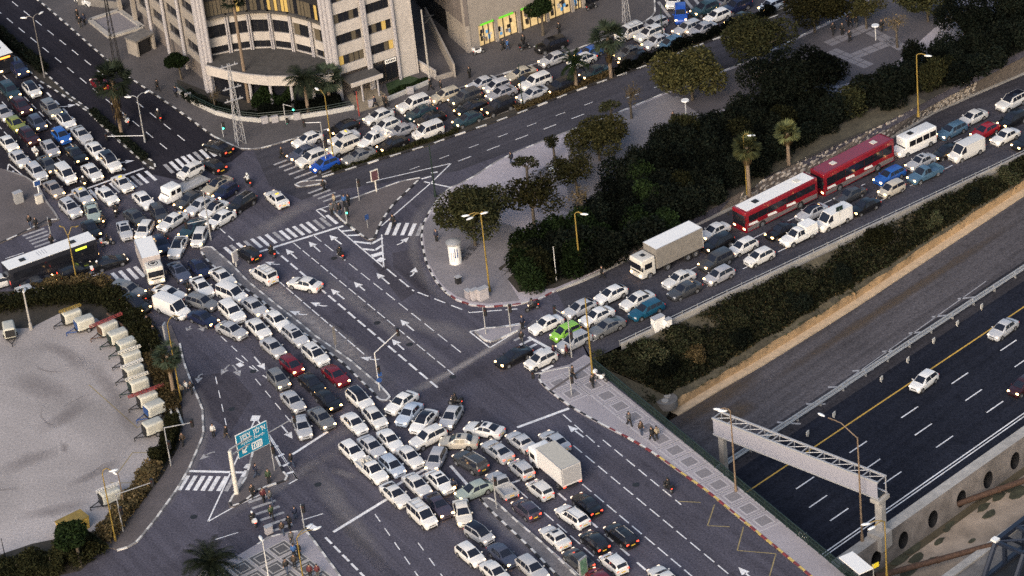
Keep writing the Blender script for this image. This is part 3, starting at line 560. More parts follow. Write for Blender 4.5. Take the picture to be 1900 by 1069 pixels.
# long median in the middle of the main road
CM_L = [(-38.47,17.08),(-37.88,15.31),(-37.22,13.81),(-35.74,11.34),(-33.58,8.09),(-31.32,4.46),(-29.49,1.37),(-26.51,-3.7),(-24.49,-6.86),(-22.63,-10.07),(-20.61,-13.51),(-18.82,-17.32),(-17.3,-20.32),(-16.83,-21.69)]
CM_R = [(-38.57,17.92),(-38.11,18.5),(-37,18.11),(-34.65,13.78),(-32.18,8.44),(-28.51,1.92),(-25.6,-3.02),(-23.91,-6.12),(-21.6,-9.68),(-19.71,-12.62),(-17.86,-16.11),(-16.33,-18.89),(-15.2,-21.45),(-15.34,-22.23),(-16.16,-22.52),(-16.83,-21.69)]
pave('central_median', CM_L[:-1] + CM_R[::-1], M_MEDIAN); kerb(CM_L, (M_KW, M_KB), 1.0, side=1); kerb(CM_R[2:12], (M_KW, M_KG), 1.15, side=-1); kerb(CM_R[11:], (M_KW,), 1.0, side=-1); kerb(CM_R[:3], (M_KW,), 1.0, side=-1)
# triangle island carrying the big road sign
SG = [(-30.81,-24.52),(-31.16,-29.8),(-31.86,-35.08),(-33.3,-38.4),(-33.63,-39.6),(-33.49,-40.35),(-32.89,-40.47),(-31.49,-39.29),(-30.31,-37.73),(-29.12,-37.12),(-27.03,-36.36),(-26.97,-35.62),(-27.46,-34.67),(-28.91,-29.15),(-29.88,-25.05)]
sgi = pave('sign_island', SG, M_PAVE_BR); kerb(SG[3:9], (M_KW, M_KB), 1.1, side=1); kerb(SG[8:14], (M_KW, M_KW, M_KB), 1.1, side=1); kerb(SG[:4], (M_KW, M_KG), 1.3, side=1)
# thin median at the bottom
BM_L = [(-6.11,-44.06),(-5.54,-45.62),(-3.95,-48.88),(-1.36,-54.07),(1.04,-59.29),(3.08,-63.85)]; BM_R = [(-6.11,-44.06),(-5.1,-43.95),(-4.16,-45.06),(-2.21,-49.02),(0.03,-53.05),(3.27,-59.72),(5.28,-64.26)]
pave('bottom_median', BM_L + BM_R[:0:-1], M_MEDIAN); kerb(BM_L, (M_KB, M_KW), 1.05, side=1); kerb(BM_R, (M_KG, M_KW), 1.2, side=-1)
# small island by the ramp
SI = [(-4.77,-9.35),(-3.73,-8.96),(-0.85,-9.21),(0.9,-8.96),(0.4,-9.84),(-1.92,-11.31),(-3.43,-12.08)]
pave('small_island', SI, M_PAVE); kerb(SI + SI[:1], (M_KW, M_KW, M_KG), 1.2, side=1)
# yard bottom left and its footpath
YARD = [(-70.44,1.81),(-62.67,3.43),(-58.82,3.24),(-55.44,5.96),(-50.77,3.67),(-46.51,-4.52),(-44.02,-13.49),(-42.12,-20.85),(-41.25,-26.66),(-42.24,-30.86),(-44.51,-34.18),(-46.51,-37.49),(-48.04,-41.86),(-55.07,-43.06),(-58.49,-44.43),(-65.38,-46.12)]
struct(MB().sheet(YARD, Z2), 'yard', M_SAND)
struct(MB().sheet([(-73.62,12.77),(-68.99,13.74),(-49.86,10.87),(-45.49,6.64),(-42.5,-4.13),(-40.58,-11.83),(-39.33,-20.28),(-39.39,-27.04),(-41.13,-32.71),(-43.2,-37.62),(-45.89,-43.3),(-49.35,-49.16),(-64.75,-52.11),(-71.63,-5.34)], Z1), 'yard_verge', M_SOIL)
FP_K = [(-43.2,0.01),(-41.49,-0.1),(-40.4,-4.58),(-39.87,-8.49),(-38.66,-13.89),(-37.21,-19.8),(-36.93,-25.08),(-37.57,-28.18),(-38.37,-31.85),(-39.51,-35.49),(-41.57,-40.65),(-43.3,-44.41),(-44,-45.59),(-45.62,-46.09)]
pave('footpath', FP_K + [(-47.26,-45.17),(-45.9,-43.1),(-43.21,-37.4),(-41.13,-32.6),(-39.52,-27.01),(-39.12,-22.6),(-39.56,-17.35),(-40.82,-10.58),(-42.11,-4.22)], M_PAVE_BR); kerb(FP_K[2:], (M_KW, M_KG), 1.2, side=1)
for a, b in ([(-50.82,-11.48),(-44.56,-22.06)], [(-44.86,-27.15),(-42.01,-27.73)], [(-44.86,-27.15),(-46.37,-31.12)], [(-47.07,-32.82),(-44.31,-33.36)], [(-44.56,-22.06),(-42.46,-20.21)]):
    mb = MB(); line_quad(mb, a, b, .12, .014); mb.build('bay_line', M_YEL_OLD, bpy.data.objects['yard'])

# ---- road markings (flat paint on the road) ----
def dashes(name, a, b, on, off, w=.13, m=M_PAINT, z=Z2 + .003, start=0):
    a, b = Vector(a), Vector(b); L = (b - a).length; d = (b - a) / L; k = start; mb = MB()
    while k < L:
        line_quad(mb, a + d * k, a + d * min(k + on, L), w, z); k += on + off
    return mb.build(name, m, road)
def zebra(cs, v, w=.5, m=M_PAINT, z=Z2 + .002):
    t = tag(empty('crosswalk', (*cs[0], 0)), kind='structure')
    for c in cs:
        c = Vector(c); mb = MB(); h = Vector(v) / 2; o = Vector(cs[0])
        line_quad(mb, c - h - o, c + h - o, w, z); mb.build('stripe', random.choice((m, m, M_PAINT_OLD)), t)
random.seed(21)
V = lambda p: Vector(p[1]) - Vector(p[0])
zebra([(-45.74,39.18),(-46.79,38.68),(-47.56,38.26),(-48.32,37.84),(-49.3,37.33),(-50.35,36.98),(-51.32,36.47),(-52.22,36.09),(-53.05,35.69),(-54.9,34.65),(-55.71,34.11),(-56.54,33.72)], V([(-47.57,39.91),(-46.07,37.02)]), .45)
zebra([(-43.43,40.6),(-42.67,41.17),(-41.9,41.75),(-41.12,42.32),(-40.34,42.59),(-39.57,43.17),(-38.71,43.58),(-37.86,43.99),(-37,44.4)], V([(-43.36,42.39),(-42.11,39.68)]), .5)
zebra([(-28.27,38.99),(-27.55,38.06),(-26.9,37.01),(-26.25,35.81),(-25.54,34.61),(-24.83,33.41),(-24.2,32.08)], V([(-28.54,37.4),(-26.26,38.67)]), .4, M_PAINT_OLD)
zebra([(-23.71,30.07),(-23.08,29.19),(-22.45,28.32),(-21.76,27.44),(-21.07,26.42)], V([(-24.97,30.21),(-22.72,31.44)]), .4, M_PAINT_OLD)
zebra([(-34.78,16.52),(-34.03,16.9),(-33.15,17.25),(-32.27,17.6),(-31.39,17.95),(-30.5,18.3),(-29.55,18.64),(-28.59,18.98),(-27.77,19.21),(-26.95,19.58),(-26.06,19.93),(-25.17,20.29),(-24.34,20.66),(-23.45,21.01),(-22.62,21.39),(-21.79,21.9)], V([(-27.03,20.71),(-25.71,18.19)]), .45)
zebra([(-14.57,17.88),(-13.62,17.53),(-12.6,17.3),(-11.66,16.95),(-10.71,16.73)], V([(-12.29,18.89),(-13.05,15.88)]), .5)
zebra([(-38.76,-34.46),(-37.88,-34.64),(-37,-34.87),(-36.14,-35.09),(-35.29,-35.31),(-34.38,-35.49),(-33.54,-35.71),(-32.57,-35.9)], V([(-34.85,-33.84),(-35.74,-36.55)]), .5)
zebra([(-30.11,-39.24),(-29.68,-40.48),(-29.25,-41.7),(-28.76,-42.93),(-28.28,-44.16),(-27.8,-45.37)], V([(-30.24,-43.16),(-27.64,-42.12)]), .42, M_PAINT_OLD)
zebra([(-60.43,27.29),(-59.94,26.48),(-59.46,25.67),(-59.06,24.87),(-58.64,23.94),(-58.23,23.01)], V([(-61.1,25.19),(-58.42,26.55)]), .4, M_PAINT_OLD)
zebra([(-48.83,13.03),(-47.9,13.36),(-46.9,13.68),(-46.04,14.02)], V([(-48.58,14.72),(-47.22,11.88)]), .5)
zebra([(0.22,-11.76),(0.86,-12.87),(1.49,-13.97),(2.12,-15.07),(2.5,-18.01),(3.05,-19.08)], V([(0.17,-13.69),(1.5,-12.77)]), .4)
zebra([(25.7,71.96),(26.85,72.73),(27.98,73.33),(29.1,73.75),(30.25,74.35)], V([(27.47,75.79),(28.61,70.5)]), .45, M_PAINT_OLD)
for a, b, w in (((-32.03,15.23),(-20.36,19.89),0.4), ((-56.84,36.13),(-46.78,41.53),0.35), ((-1.15,-30.79),(4.91,-28.05),0.4), ((-22.05,-47.2),(-16.03,-42.01),0.4), ((-26.57,-31.16),(-22.59,-27.32),0.35), ((-38.35,-32.18),(-31.46,-33.87),0.4), ((1.25,-11.74),(4.64,-16.2),0.4), ((-15.45,-39.92),(-10.36,-35.93),0.4), ((-12.36,-38.52),(-11.13,-37.49),0.4), ((-5.7,-42.89),(-1.16,-41.17),0.3), ((-8.95,-36.96),(-7.16,-41.25),0.35), ((-9.76,29.16),(-6.28,26.75),0.25), ((-53.72,13.31),(-50.96,14.71),0.2)):
    mb = MB(); line_quad(mb, a, b, w, Z2 + .003); mb.build('stop_line', M_PAINT, road)
for a, b, on, off, w in ((*[(-29.66,10),(-18.04,-11.77)], 1.9, .35, .14), (*[(-30.57,18.46),(-9.8,-20.6)], 1.9, .6, .26), (*[(-26.67,16.89),(-7.83,-18.21)], 1.9, .5, .13), (*[(-24.21,18.4),(-6.4,-14.23)], 2.2, .9, .13), (*[(-15.06,7.83),(-11.9,1.77)], 2.4, .8, .2),
    (*[(-11.45,1.41),(-5.46,-4.6)], 1.8, 1.0, .2), (*[(-5.46,-4.72),(0.36,-5.11)], 1.8, .4, .2),
    (*[(8.18,-35.22),(15.45,-49.32)], 1.7, .75, .14), (*[(4.81,-35.62),(22.06,-68.51)], 1.9, .7, .14), (*[(4.07,-41.16),(16.88,-65.5)], 1.9, .6, .15), (*[(2.52,-44.62),(12.08,-63.28)], 1.7, 1.5, .24), (*[(-1.75,-43.15),(7.28,-60.48)], 2.0, .7, .14),
    (*[(-2.2,-48.82),(3.65,-59.98)], 60, 1, .14), (*[(4.15,-29.19),(7.66,-36.52)], 1.9, .7, .14),
    (*[(-17.5,-44.72),(-12.44,-59.05)], 1.6, 1.4, .12), (*[(-12.98,-50.95),(-9.14,-61.56)], 1.6, 1.6, .12), (*[(-22.93,-48.03),(-18.08,-57.5)], 1.5, .5, .26), (*[(-25.51,-44.29),(-23.15,-43.51)], 3, 1, .15),
    (*[(-63,70.19),(-49.3,41.52)], 1.6, 1.5, .25), (*[(-68.59,74.8),(-52.1,40.22)], 1.9, 1.0, .13), (*[(-69.13,68.67),(-54.92,39.38)], 1.9, 1.0, .13), (*[(-68,59.38),(-56.98,36.01)], 1.9, 1.0, .13),
    (*[(-73.32,106.74),(-41.39,47.77)], 2.2, 2.1, .13), (*[(-73.62,101.09),(-43.09,44.77)], 2.2, 2.1, .13), (*[(-5.16,33.69),(31.04,53.14)], 2.0, 2.4, .14), (*[(-11.55,32.81),(13.53,46.14)], 1.5, 3, .1),
    (*[(-33.43,-9.12),(-29.38,-14.77)], 1.6, 1.2, .16), (*[(-35.36,-3.8),(-30.67,-12.71)], 1.6, 1.2, .12), (*[(-31.03,-14.3),(-26.48,-25.18)], 1.7, 1.4, .12), (*[(-35.77,-12.84),(-34.24,-23.6)], 1.7, 1.4, .1), (*[(-34.89,-46.13),(-32.26,-45.22)], 2.6, 2, .12), (*[(-63.53,21.16),(-60.2,22.63)], 2.5, 2, .14), (*[(-36.16,22.78),(-32.44,15.73)], 1.6, .8, .15), (*[(-67.99,64.42),(-67.98,64.25)], 1, 1, .1)):
    dashes('lane_line', a, b, on, off, w)
for a, b in ([(-35.81,-42.59),(-30.84,-22.7)], [(-35.81,-42.59),(-33.25,-40.51)], [(-33.25,-40.51),(-30.01,-38.42)], [(-21.12,19.51),(-15.45,8.31)], [(-15.45,8.31),(-15.55,16.59)], [(-23.79,24.76),(-21.77,25.72)], [(-23.79,24.76),(-22.62,22.37)], [(-17.24,30.61),(-6.09,33.31)], [(-15.51,18.79),(-8.87,28.66)], [(-8.87,28.66),(-6.09,33.31)], [(-5.59,-9.05),(0.81,-8.45)], [(-5.59,-9.05),(-3.36,-13.19)], [(-3.36,-13.19),(1.08,-9.25)], [(-29.3,-26.52),(-26.01,-36.24)], [(-26.01,-36.24),(-26.96,-37.01)], [(-65.32,47.11),(-60.78,39.26)], [(-65.32,47.11),(-65.38,41.07)], [(-30.84,-22.7),(-26.01,-36.24)]):
    mb = MB(); line_quad(mb, a, b, .17, Z2 + .003); mb.build('edge_line', M_PAINT, road)
for a, b, w in (((-20.58,18.55),(-19.14,18.5),0.35), ((-19.84,17.28),(-18.27,17.06),0.35), ((-19.11,15.6),(-16.82,14.54),0.4), ((-16.82,14.54),(-15.43,15.73),0.4), ((-18.05,13.46),(-16.44,12.82),0.4), ((-16.44,12.82),(-15.4,13.95),0.4), ((-16.87,11.43),(-15.44,11.92),0.8), ((-16.09,9.92),(-15.47,10.59),0.9), ((-28.84,-29.38),(-28.23,-29.07),0.35), ((-28.21,-31.27),(-27.55,-30.85),0.35), ((-27.65,-33.34),(-26.87,-32.84),0.35), ((-27.22,-34.93),(-26.43,-34.66),0.35), ((-10.09,29.96),(-8.81,30.4),0.3), ((-8.78,31.28),(-7.93,31.37),0.3), ((-23.37,25.09),(-22.47,24.03),0.3), ((-65.36,42.56),(-64.48,44.93),0.35), ((-24.8,-45.34),(-23.98,-46.32),0.8), ((-31.9,-32.92),(-31.49,-32.14),0.5), ((-32.17,-34.59),(-31.71,-33.39),0.5), ((-33.19,-10.98),(-32.63,-10.62),0.9), ((-31.02,-23.35),(-30.79,-22.26),1)):
    mb = MB(); line_quad(mb, a, b, w, Z2 + .004); mb.build('hatch_stroke', M_PAINT, road)
def arrow(tip, tail, curve=0, m=M_PAINT):
    a, b = Vector(tail), Vector(tip); d = b - a; L = d.length; d /= L; n = Vector((-d.y, d.x)); mb = MB(); z = Z2 + .0045; hl = min(1.25, L * .45)
    N = 8; ctr = [a + d * (L - hl) * (k / N) + n * curve * math.sin(math.pi * .55 * (k / N) + .25 * math.pi) for k in range(N + 1)]; off = ctr[-1] - (a + d * (L - hl))
    for p, q in zip(ctr, ctr[1:]): line_quad(mb, p, q, .2, z)
    e = ctr[-1] * 1 if curve else a + d * (L - hl); dd = (b - e).normalized(); nn = Vector((-dd.y, dd.x))
    mb.add([(*(e + nn * .5 - dd * .15), z), (*(e - nn * .5 - dd * .15), z), (*b, z)], [(1, 2, 0)]); mb.build('lane_arrow', m, road)
for tip, tail in ([(-27.65,15.61),(-26.24,12.85)], [(-24.76,16.87),(-23.33,13.96)], [(-22.16,17.94),(-20.61,15.26)], [(-16.38,7.13),(-14.84,4.1)], [(-19.17,5.57),(-17.87,3.21)], [(-22.03,4.51),(-20.4,1.7)], [(-13.71,-4.57),(-12.17,-7.46)], [(-14.84,-8.79),(-13.44,-11.53)], [(4.53,-31.5),(6.09,-34.24)], [(20.13,-61.67),(21.48,-64.3)], [(-29.91,-12.51),(-31.24,-9.34)], [(-26.59,-27.96),(-27.9,-24.89)]): arrow(tip, tail)
for tip, tail, cv in ((*[(-24.55,1.83),(-22.38,0.85)], .45), (*[(-27.12,0.34),(-24.82,-0.66)], .45), (*[(-18.62,-12.13),(-16.34,-12.73)], .4), (*[(-30.23,12.93),(-28.27,12.23)], .4), (*[(-12.12,15.12),(-13.85,13.74)], -.35), (*[(-11.53,7.44),(-12.52,5.55)], -.45), (*[(-57.16,62.6),(-59.36,62.81)], -.4), (*[(-48.2,43.99),(-50.39,44.36)], -.4)): arrow(tip, tail, cv)
for tip, tail, cv in ((*[(-35.14,-12.61),(-34.04,-10.56)], -.2), (*[(-32.83,-13.45),(-33.97,-10.7)], .2), (*[(-37.84,-13.83),(-36.87,-12.13)], -.7), (*[(-39.6,-1.64),(-39.24,-0.59)], .1), (*[(-37.49,-2.22),(-38.19,-0.56)], .1), (*[(-37.14,-30.24),(-35.21,-29.31)], -.6)): arrow(tip, tail, cv, M_PAINT_OLD)
# yellow zigzag of the bus bay
for a, b in zip([(15.17,-48.65),(16.53,-49.02),(18.98,-50.01),(17.81,-53.71),(20.04,-54.34),(21.55,-54.63),(20.37,-58.73),(24.28,-60.06),(23.11,-63.85)], [(16.53,-49.02),(17.55,-49.32),(17.81,-53.71),(20.04,-54.34),(20.09,-54.35),(20.37,-58.73),(24.28,-60.06),(23.11,-63.85),(22.87,-65.69)]):
    mb = MB(); line_quad(mb, a, b, .13, Z2 + .003); mb.build('zigzag_line', M_YEL_OLD, road)
for px in [(-16.5,-4.72),(-21.58,11.95),(-31.31,-12.58),(-7.97,-18.65),(11,-44.63),(-33.69,-20.29),(-37.39,-41.36),(-23.72,-37.76),(-12.77,-10.46),(-9.96,-38.36)]: MB().tube((*px, 0), (*px, Z2 + .006), .42, n=14).build('manhole_cover', M_TRIM, road)
# feathered dust and oil films on the road surfaces
def film(line, w, m, z=.0062, parent=None, step=1.5, name='dust_film'):
    pl = resample(smooth_line([tuple(p) for p in line], 2), step); vs, fs, al = [], [], []; N = len(pl)
    for i, p in enumerate(pl):
        d = (pl[min(i + 1, N - 1)] - pl[max(i - 1, 0)]).normalized(); n = Vector((-d.y, d.x)); e = min(1, 3 * min(i, N - 1 - i) / max(1, N - 1)); ww = w * random.uniform(.8, 1.2)
        for f, a in ((-1, 0), (-.5, .7), (0, 1), (.5, .7), (1, 0)): q = p + n * (f * ww); vs.append((q.x, q.y, z)); al.append(a * e)
    for i in range(N - 1):
        for j in range(4): fs.append((i * 5 + j, (i + 1) * 5 + j, (i + 1) * 5 + j + 1, i * 5 + j + 1))
    me = bpy.data.meshes.new(name); me.from_pydata(vs, [], fs); me.materials.append(m); ca = me.color_attributes.new('film', 'FLOAT_COLOR', 'POINT')
    for i, a in enumerate(al): ca.data[i].color = (a, a, a, 1)
    me.update(); return inst(name, me, parent or road)
random.seed(61)
for ln, w_ in (([(3.43,-7.77),(-1.97,-12.15),(-7.28,-17.02),(-12.43,-20.64),(-15.63,-24),(-20.63,-27.5),(-25.53,-32.02)], .9), ([(-25.63,12.85),(-20.32,3.1),(-12.77,-10.46),(-7.3,-17.61)], 1.2), ([(-17.06,0.46),(-12.63,-5.56),(-6.32,-9.39),(-3.95,-13.54)], 2.0), ([(-25.53,-32.02),(-23.12,-36.82),(-20.79,-44.59),(-16.32,-55.42)], 1.6), ([(-35.58,-42.22),(-32.06,-40.32),(-27.92,-37.46),(-24.32,-33.35),(-20.05,-30.94)], 1.2), ([(-6.65,-44.26),(-3.98,-49.38),(-0.34,-56.03)], 1.0), ([(-21.47,28.68),(-25.66,26.05),(-29.79,22.04),(-33.18,18.63)], 1.6), ([(-6.09,28.01),(-9.01,24.36),(-11.25,19.22),(-11.82,11.12),(-10.41,2.87),(-6.75,-4.32)], .9), ([(-38.98,-12.17),(-36.49,-20.86),(-36.92,-27.54),(-38.85,-33.7),(-42.09,-42.5)], .9), ([(-22.51,-34.79),(-20.71,-36.23),(-19.53,-37.53)], .7)):
    film(ln, w_, M_DUST)
film([(-34.47,15.09),(-30.98,8.7),(-26.93,1.58),(-21.72,-7.33),(-17.96,-14.66),(-15.41,-19.67)], 1.9, M_DUSTL, .0068)
film([(2.76,-8.12),(-1.98,-12.27),(-7.27,-16.91),(-12.44,-20.98)], .55, M_DUSTL, .0068)
for ln, w_ in (([(-12.2,9.86),(-11.69,4.45),(-9.89,-1.11)], 1.6), ([(-32.76,-3.73),(-28.11,-14.44),(-23.7,-25.75)], .9), ([(1.14,-13.42),(-6.73,-18.91),(-13.2,-25.64)], 1.8), ([(-23.14,-41.03),(-18.54,-51.07),(-15.26,-58.51)], .9), ([(-32.56,-45.37),(-36.01,-47.73),(-40.52,-51.72)], 1.5)):
    film(ln, w_, M_OIL, .0074, name='oil_film')
ya = bpy.data.objects['yard']
for ln, w_ in (([(-56.86,-20.13),(-53.81,-19.04),(-52.09,-16.51),(-50.32,-14.54)], 1.6), ([(-60.41,-7.68),(-56.3,-10.94),(-52.85,-14.6)], 2.2), ([(-52.23,-4.54),(-49.31,-10),(-46.34,-17.69),(-44.05,-26.1)], 1.2), ([(-59.89,-28.43),(-56.41,-25.83),(-53.36,-25.34)], 1.5), ([(-52.24,-32.65),(-48.72,-30.66),(-45.81,-27.96)], .8), ([(-57.3,-37.48),(-53.12,-37.25),(-49,-35.95)], 1.4), ([(-58.37,-0.76),(-54.29,-2.87),(-51.34,-8.38)], 1.3), ([(-53.02,-23.17),(-52.65,-25.81)], .5), ([(-55.92,-27.47),(-55.7,-27.08)], .4)):
    film(ln, w_, M_DAMP, .02, ya, 1.0, 'damp_stain')
rnd_ = random.Random(4)
for k in range(7):
    p = Vector((-53.13,-19.75)) + Vector((rnd_.uniform(-9, 11), rnd_.uniform(-16, 17)))
    if inpoly(p, YARD): a_ = rnd_.uniform(0, 6.28); film([tuple(p), tuple(p + Vector((math.cos(a_), math.sin(a_))) * rnd_.uniform(.6, 3)), tuple(p + Vector((math.cos(a_ + .5), math.sin(a_ + .5))) * rnd_.uniform(3, 6))], rnd_.uniform(.12, .5), M_DAMP, .022 + k * .0003, ya, .8, 'tyre_trace')
for ln, w_ in (([(15.79,-24.25),(19.58,-21.01),(23.81,-17.2),(28.68,-14.05)], 2.2), ([(28.3,-16.95),(38.53,-8.19),(49.2,0.96),(63.72,13.87)], .9), ([(19.76,-25.06),(22.47,-23.33),(26.63,-20.14)], 1.6)):
    film(ln, w_, M_DIRT, HZ + .012, moto, 1.5, 'dirt_film')
# ramp markings
for a, b in (((7.59,-8.17,0),(66.06,40.04,-3.94)), ((5.01,-12.78,0),(67.9,34.75,-3.85))) if False else ():
    pass
RD = ([(7.03,-11.26,0),(22.4,1.14,-0.71),(37.95,13.73,-1.82),(53.55,25.7,-2.91),(69.98,38.04,-4.05)], [(8.71,-14.3,0),(22.45,-4.47,-0.53),(36.99,6.76,-1.55),(52.45,19.23,-2.65),(68.74,31.83,-3.8)])
for ln in RD:
    pl = resample([Vector(p) for p in ln], 2.0); mb = MB()
    for i in range(0, len(pl) - 1, 3):
        p, q = pl[i], pl[i + 1]; d = (q - p).normalized(); n = Vector((-d.y, d.x, 0)) * .07
        up = Vector((0, 0, .03)); mb.quad(p - n + up, q - n + up, q + n + up, p + n + up)
    mb.build('lane_line', M_PAINT, ramp)

# ================= VEHICLES =================
PAL = dict(white=(.68, .672, .665), pearl=(.66, .62, .56), silver=(.43, .435, .46), lightgrey=(.33, .33, .36), grey=(.15, .155, .165), darkgrey=(.05, .052, .058), black=(.009, .009, .011),
    darkred=(.14, .008, .016), red=(.28, .012, .02), blue=(.02, .10, .38), brightblue=(.012, .07, .38), navy=(.012, .017, .05), slate=(.06, .07, .11), steelblue=(.06, .12, .19), teal=(.008, .07, .13),
    iceblue=(.42, .48, .58), green=(.22, .46, .06), olive=(.22, .25, .06), sage=(.30, .35, .32), beige=(.40, .36, .29), champagne=(.47, .43, .37), maroon=(.035, .01, .014), plum=(.05, .04, .06), darkteal=(.02, .045, .06), taupe=(.3, .27, .26))
CNAME = dict(pearl='cream', lightgrey='light grey', darkgrey='dark grey', darkred='dark red', brightblue='bright blue', navy='navy blue', slate='slate blue', steelblue='steel blue', teal='teal', iceblue='ice blue',
    green='lime green', olive='olive green', sage='sage green', maroon='very dark red', plum='dark plum', darkteal='dark teal')
PM = {k: mat('car_paint_' + k, v, rough=.38, coat=.55 if max(v) < .5 else .35, spec=.4, var=.05, vscale=6) for k, v in PAL.items()}
for m_ in PM.values(): vary(m_, .84, 1.05)

def car_meshes(L, W, H, belt, gh, clear=.2, wr=.31, wb=2.6, roofw=.66, panes=2, bed=None, van=False, hood=.78):
    """belt: (x, z) table of the shoulder line rear to front; gh = (rear glass foot x, roof rear x, roof front x, windscreen foot x)"""
    rf, rr, ff, wf = gh; h2 = W / 2; R = {}
    fx, rx = wb / 2 + .05, -wb / 2 + .05
    bz = lambda x: interp(x, belt)
    def roofz(x):
        if x <= rf or x >= wf: return bz(x) + .035
        return interp(x, [(rf, bz(rf) + .035), (rr, H - .05), ((rr + ff) / 2, H), (ff, H - .03), (wf, bz(wf) + .035)])
    def halfw(x): return h2 * interp(x, [(-L / 2, .80), (-L / 2 + .12, .93), (-L / 2 + .6, 1), (L / 2 - .8, 1), (L / 2 - .25, .9), (L / 2, .66)])
    def roofh(x):
        hw_ = halfw(x)
        if x <= rf or x >= wf: return hw_ * .82
        return interp(x, [(rf, hw_ * .82), (rr, h2 * (roofw + .04)), (ff, h2 * (roofw + .02)), (wf, hw_ * .82)])
    def archz(x):
        z = clear
        for c in (fx, rx):
            d = abs(x - c); r = wr + .07
            if d < r: z = max(z, wr + math.sqrt(max(0, r * r - d * d)) * .98)
        return min(z, bz(x) - .18)
    xs = {-L / 2, -L / 2 + .05, -L / 2 + .14, -L / 2 + .4, L / 2 - .5, L / 2 - .22, L / 2 - .08, L / 2, rf, rr, ff, wf, (rr + ff) / 2, rf - .02, wf + .02}
    for c in (fx, rx):
        for k in (-1, -.985, -.8, -.45, 0, .45, .8, .985, 1): xs.add(c + k * (wr + .07))
    for x, z in belt: xs.add(x)
    xs = sorted(x for x in xs if -L / 2 <= x <= L / 2); X = [xs[0]]
    for x in xs[1:]:
        if x - X[-1] > .012: X.append(x)
    rings = []
    for x in X:
        w_, b_ = halfw(x), bz(x); zb = archz(x); endk = 1 if -L / 2 + .1 < x < L / 2 - .1 else .8
        zl = max(zb, clear + (0 if endk == 1 else .06))
        rings.append([(x, w_ * .93, zl), (x, w_, max(zl + .02, clear + .16)), (x, w_ * 1.0, max(zl + .04, b_ - .22)), (x, w_ * .965, b_), (x, roofh(x), roofz(x) - .012), (x, roofh(x) * .55, roofz(x) + .02)])
    mb = MB(); n = 6
    for sgn in (1, -1):
        o = len(mb.v)
        for r in rings: mb.v += [(p[0], p[1] * sgn, p[2]) for p in r] + [(r[-1][0], 0, r[-1][2] + .012)]
        for i in range(len(rings) - 1):
            for j in range(n):
                a, b, c, d = o + i * 7 + j, o + (i + 1) * 7 + j, o + (i + 1) * 7 + j + 1, o + i * 7 + j + 1
                mb.f.append((a, b, c, d) if sgn < 0 else (d, c, b, a)); mb.m.append(0)
        for i, fl in ((0, 1), (len(rings) - 1, -1)):
            f = [o + i * 7 + j for j in range(7)] + [o + i * 7 + 6]
            base = len(mb.v); mb.v.append((rings[i][0][0], 0, rings[i][0][2]))
            f = [o + i * 7 + j for j in range(7)] + [base]; mb.f.append(tuple(f) if fl * sgn > 0 else tuple(f[::-1])); mb.m.append(0)
    if bed:      # open load bed
        x0, x1 = bed; zt = bz(x0) + .42; w_ = h2 * .97
        for c, d in ((((x0 + x1) / 2, w_, zt - .2), (x1 - x0, .06, .46)), (((x0 + x1) / 2, -w_, zt - .2), (x1 - x0, .06, .46)), ((x0 + .03, 0, zt - .2), (.06, W * .96, .46)), ((x1 - .03, 0, zt - .2), (.06, W * .96, .46))): mb.box(c, d)
    # bonnet and door shut lines, sills
    for s in (1, -1): mb.box(((fx + rx) / 2, s * h2 * .955, clear + .03), (wb - 2 * wr - .2, .05, .1), mi=1)
    mb.box((0, 0, clear + .1), (L * .9, W * .8, .12), mi=1)
    xf = L / 2 - .02; mb.box((xf - .02, 0, .62), (.1, W * .4, .09), mi=1); mb.box((xf - .05, 0, clear + .12), (.14, W * .55, .13), mi=1); mb.box((-L / 2 + .03, 0, clear + .1), (.12, W * .6, .14), mi=1)
    R['body'] = mb.mesh('body', [PM['white'], M_TRIM], 38)
    off = .012
    def patch(rows, flip=False):
        m = MB(); k = len(rows[0]); m.v = [p for r in rows for p in r]
        for i in range(len(rows) - 1):
            for j in range(k - 1):
                f = (i * k + j, i * k + j + 1, (i + 1) * k + j + 1, (i + 1) * k + j); m.f.append(f[::-1] if flip else f); m.m.append(0)
        return m
    def cross(x, t, up): # point on roof skin at x, lateral fraction t (-1..1)
        rh = roofh(x) * t; return (x, rh, roofz(x) + (.032 if abs(t) < .3 else .02 if abs(t) < .7 else .0) + up)
    T = (-.9, -.55, 0, .55, .9)
    xw0, xw1 = wf - (wf - ff) * .12, ff + (wf - ff) * .06
    R['windscreen'] = patch([[cross(x, t, off) for t in T] for x in (xw0, (xw0 + xw1) / 2, xw1)], True).mesh('windscreen', M_GLASS, 50)
    if not van:
        xr0, xr1 = rf + (rr - rf) * .2, rr - (rr - rf) * .05
        R['rear_window'] = patch([[cross(x, t, off) for t in T] for x in (xr0, (xr0 + xr1) / 2, xr1)]).mesh('rear_window', M_GLASS, 50)
    def side(s, x0, x1):
        rows = []
        for fz in (.13, .5, .9):
            row = []
            for k in range(7):
                x = x0 + (x1 - x0) * k / 6
                zb_, zt_ = bz(x), roofz(x); yb_, yt_ = halfw(x) * .965, roofh(x)
                lim = max(0., zt_ - zb_); f = fz
                row.append((x, s * (yb_ + (yt_ - yb_) * f + off), zb_ + lim * f - .0))
            rows.append(row)
        return patch(rows, s > 0)
    a0, a1 = rf + (rr - rf) * (.62 if not van else 0) + .03, wf - (wf - ff) * .42
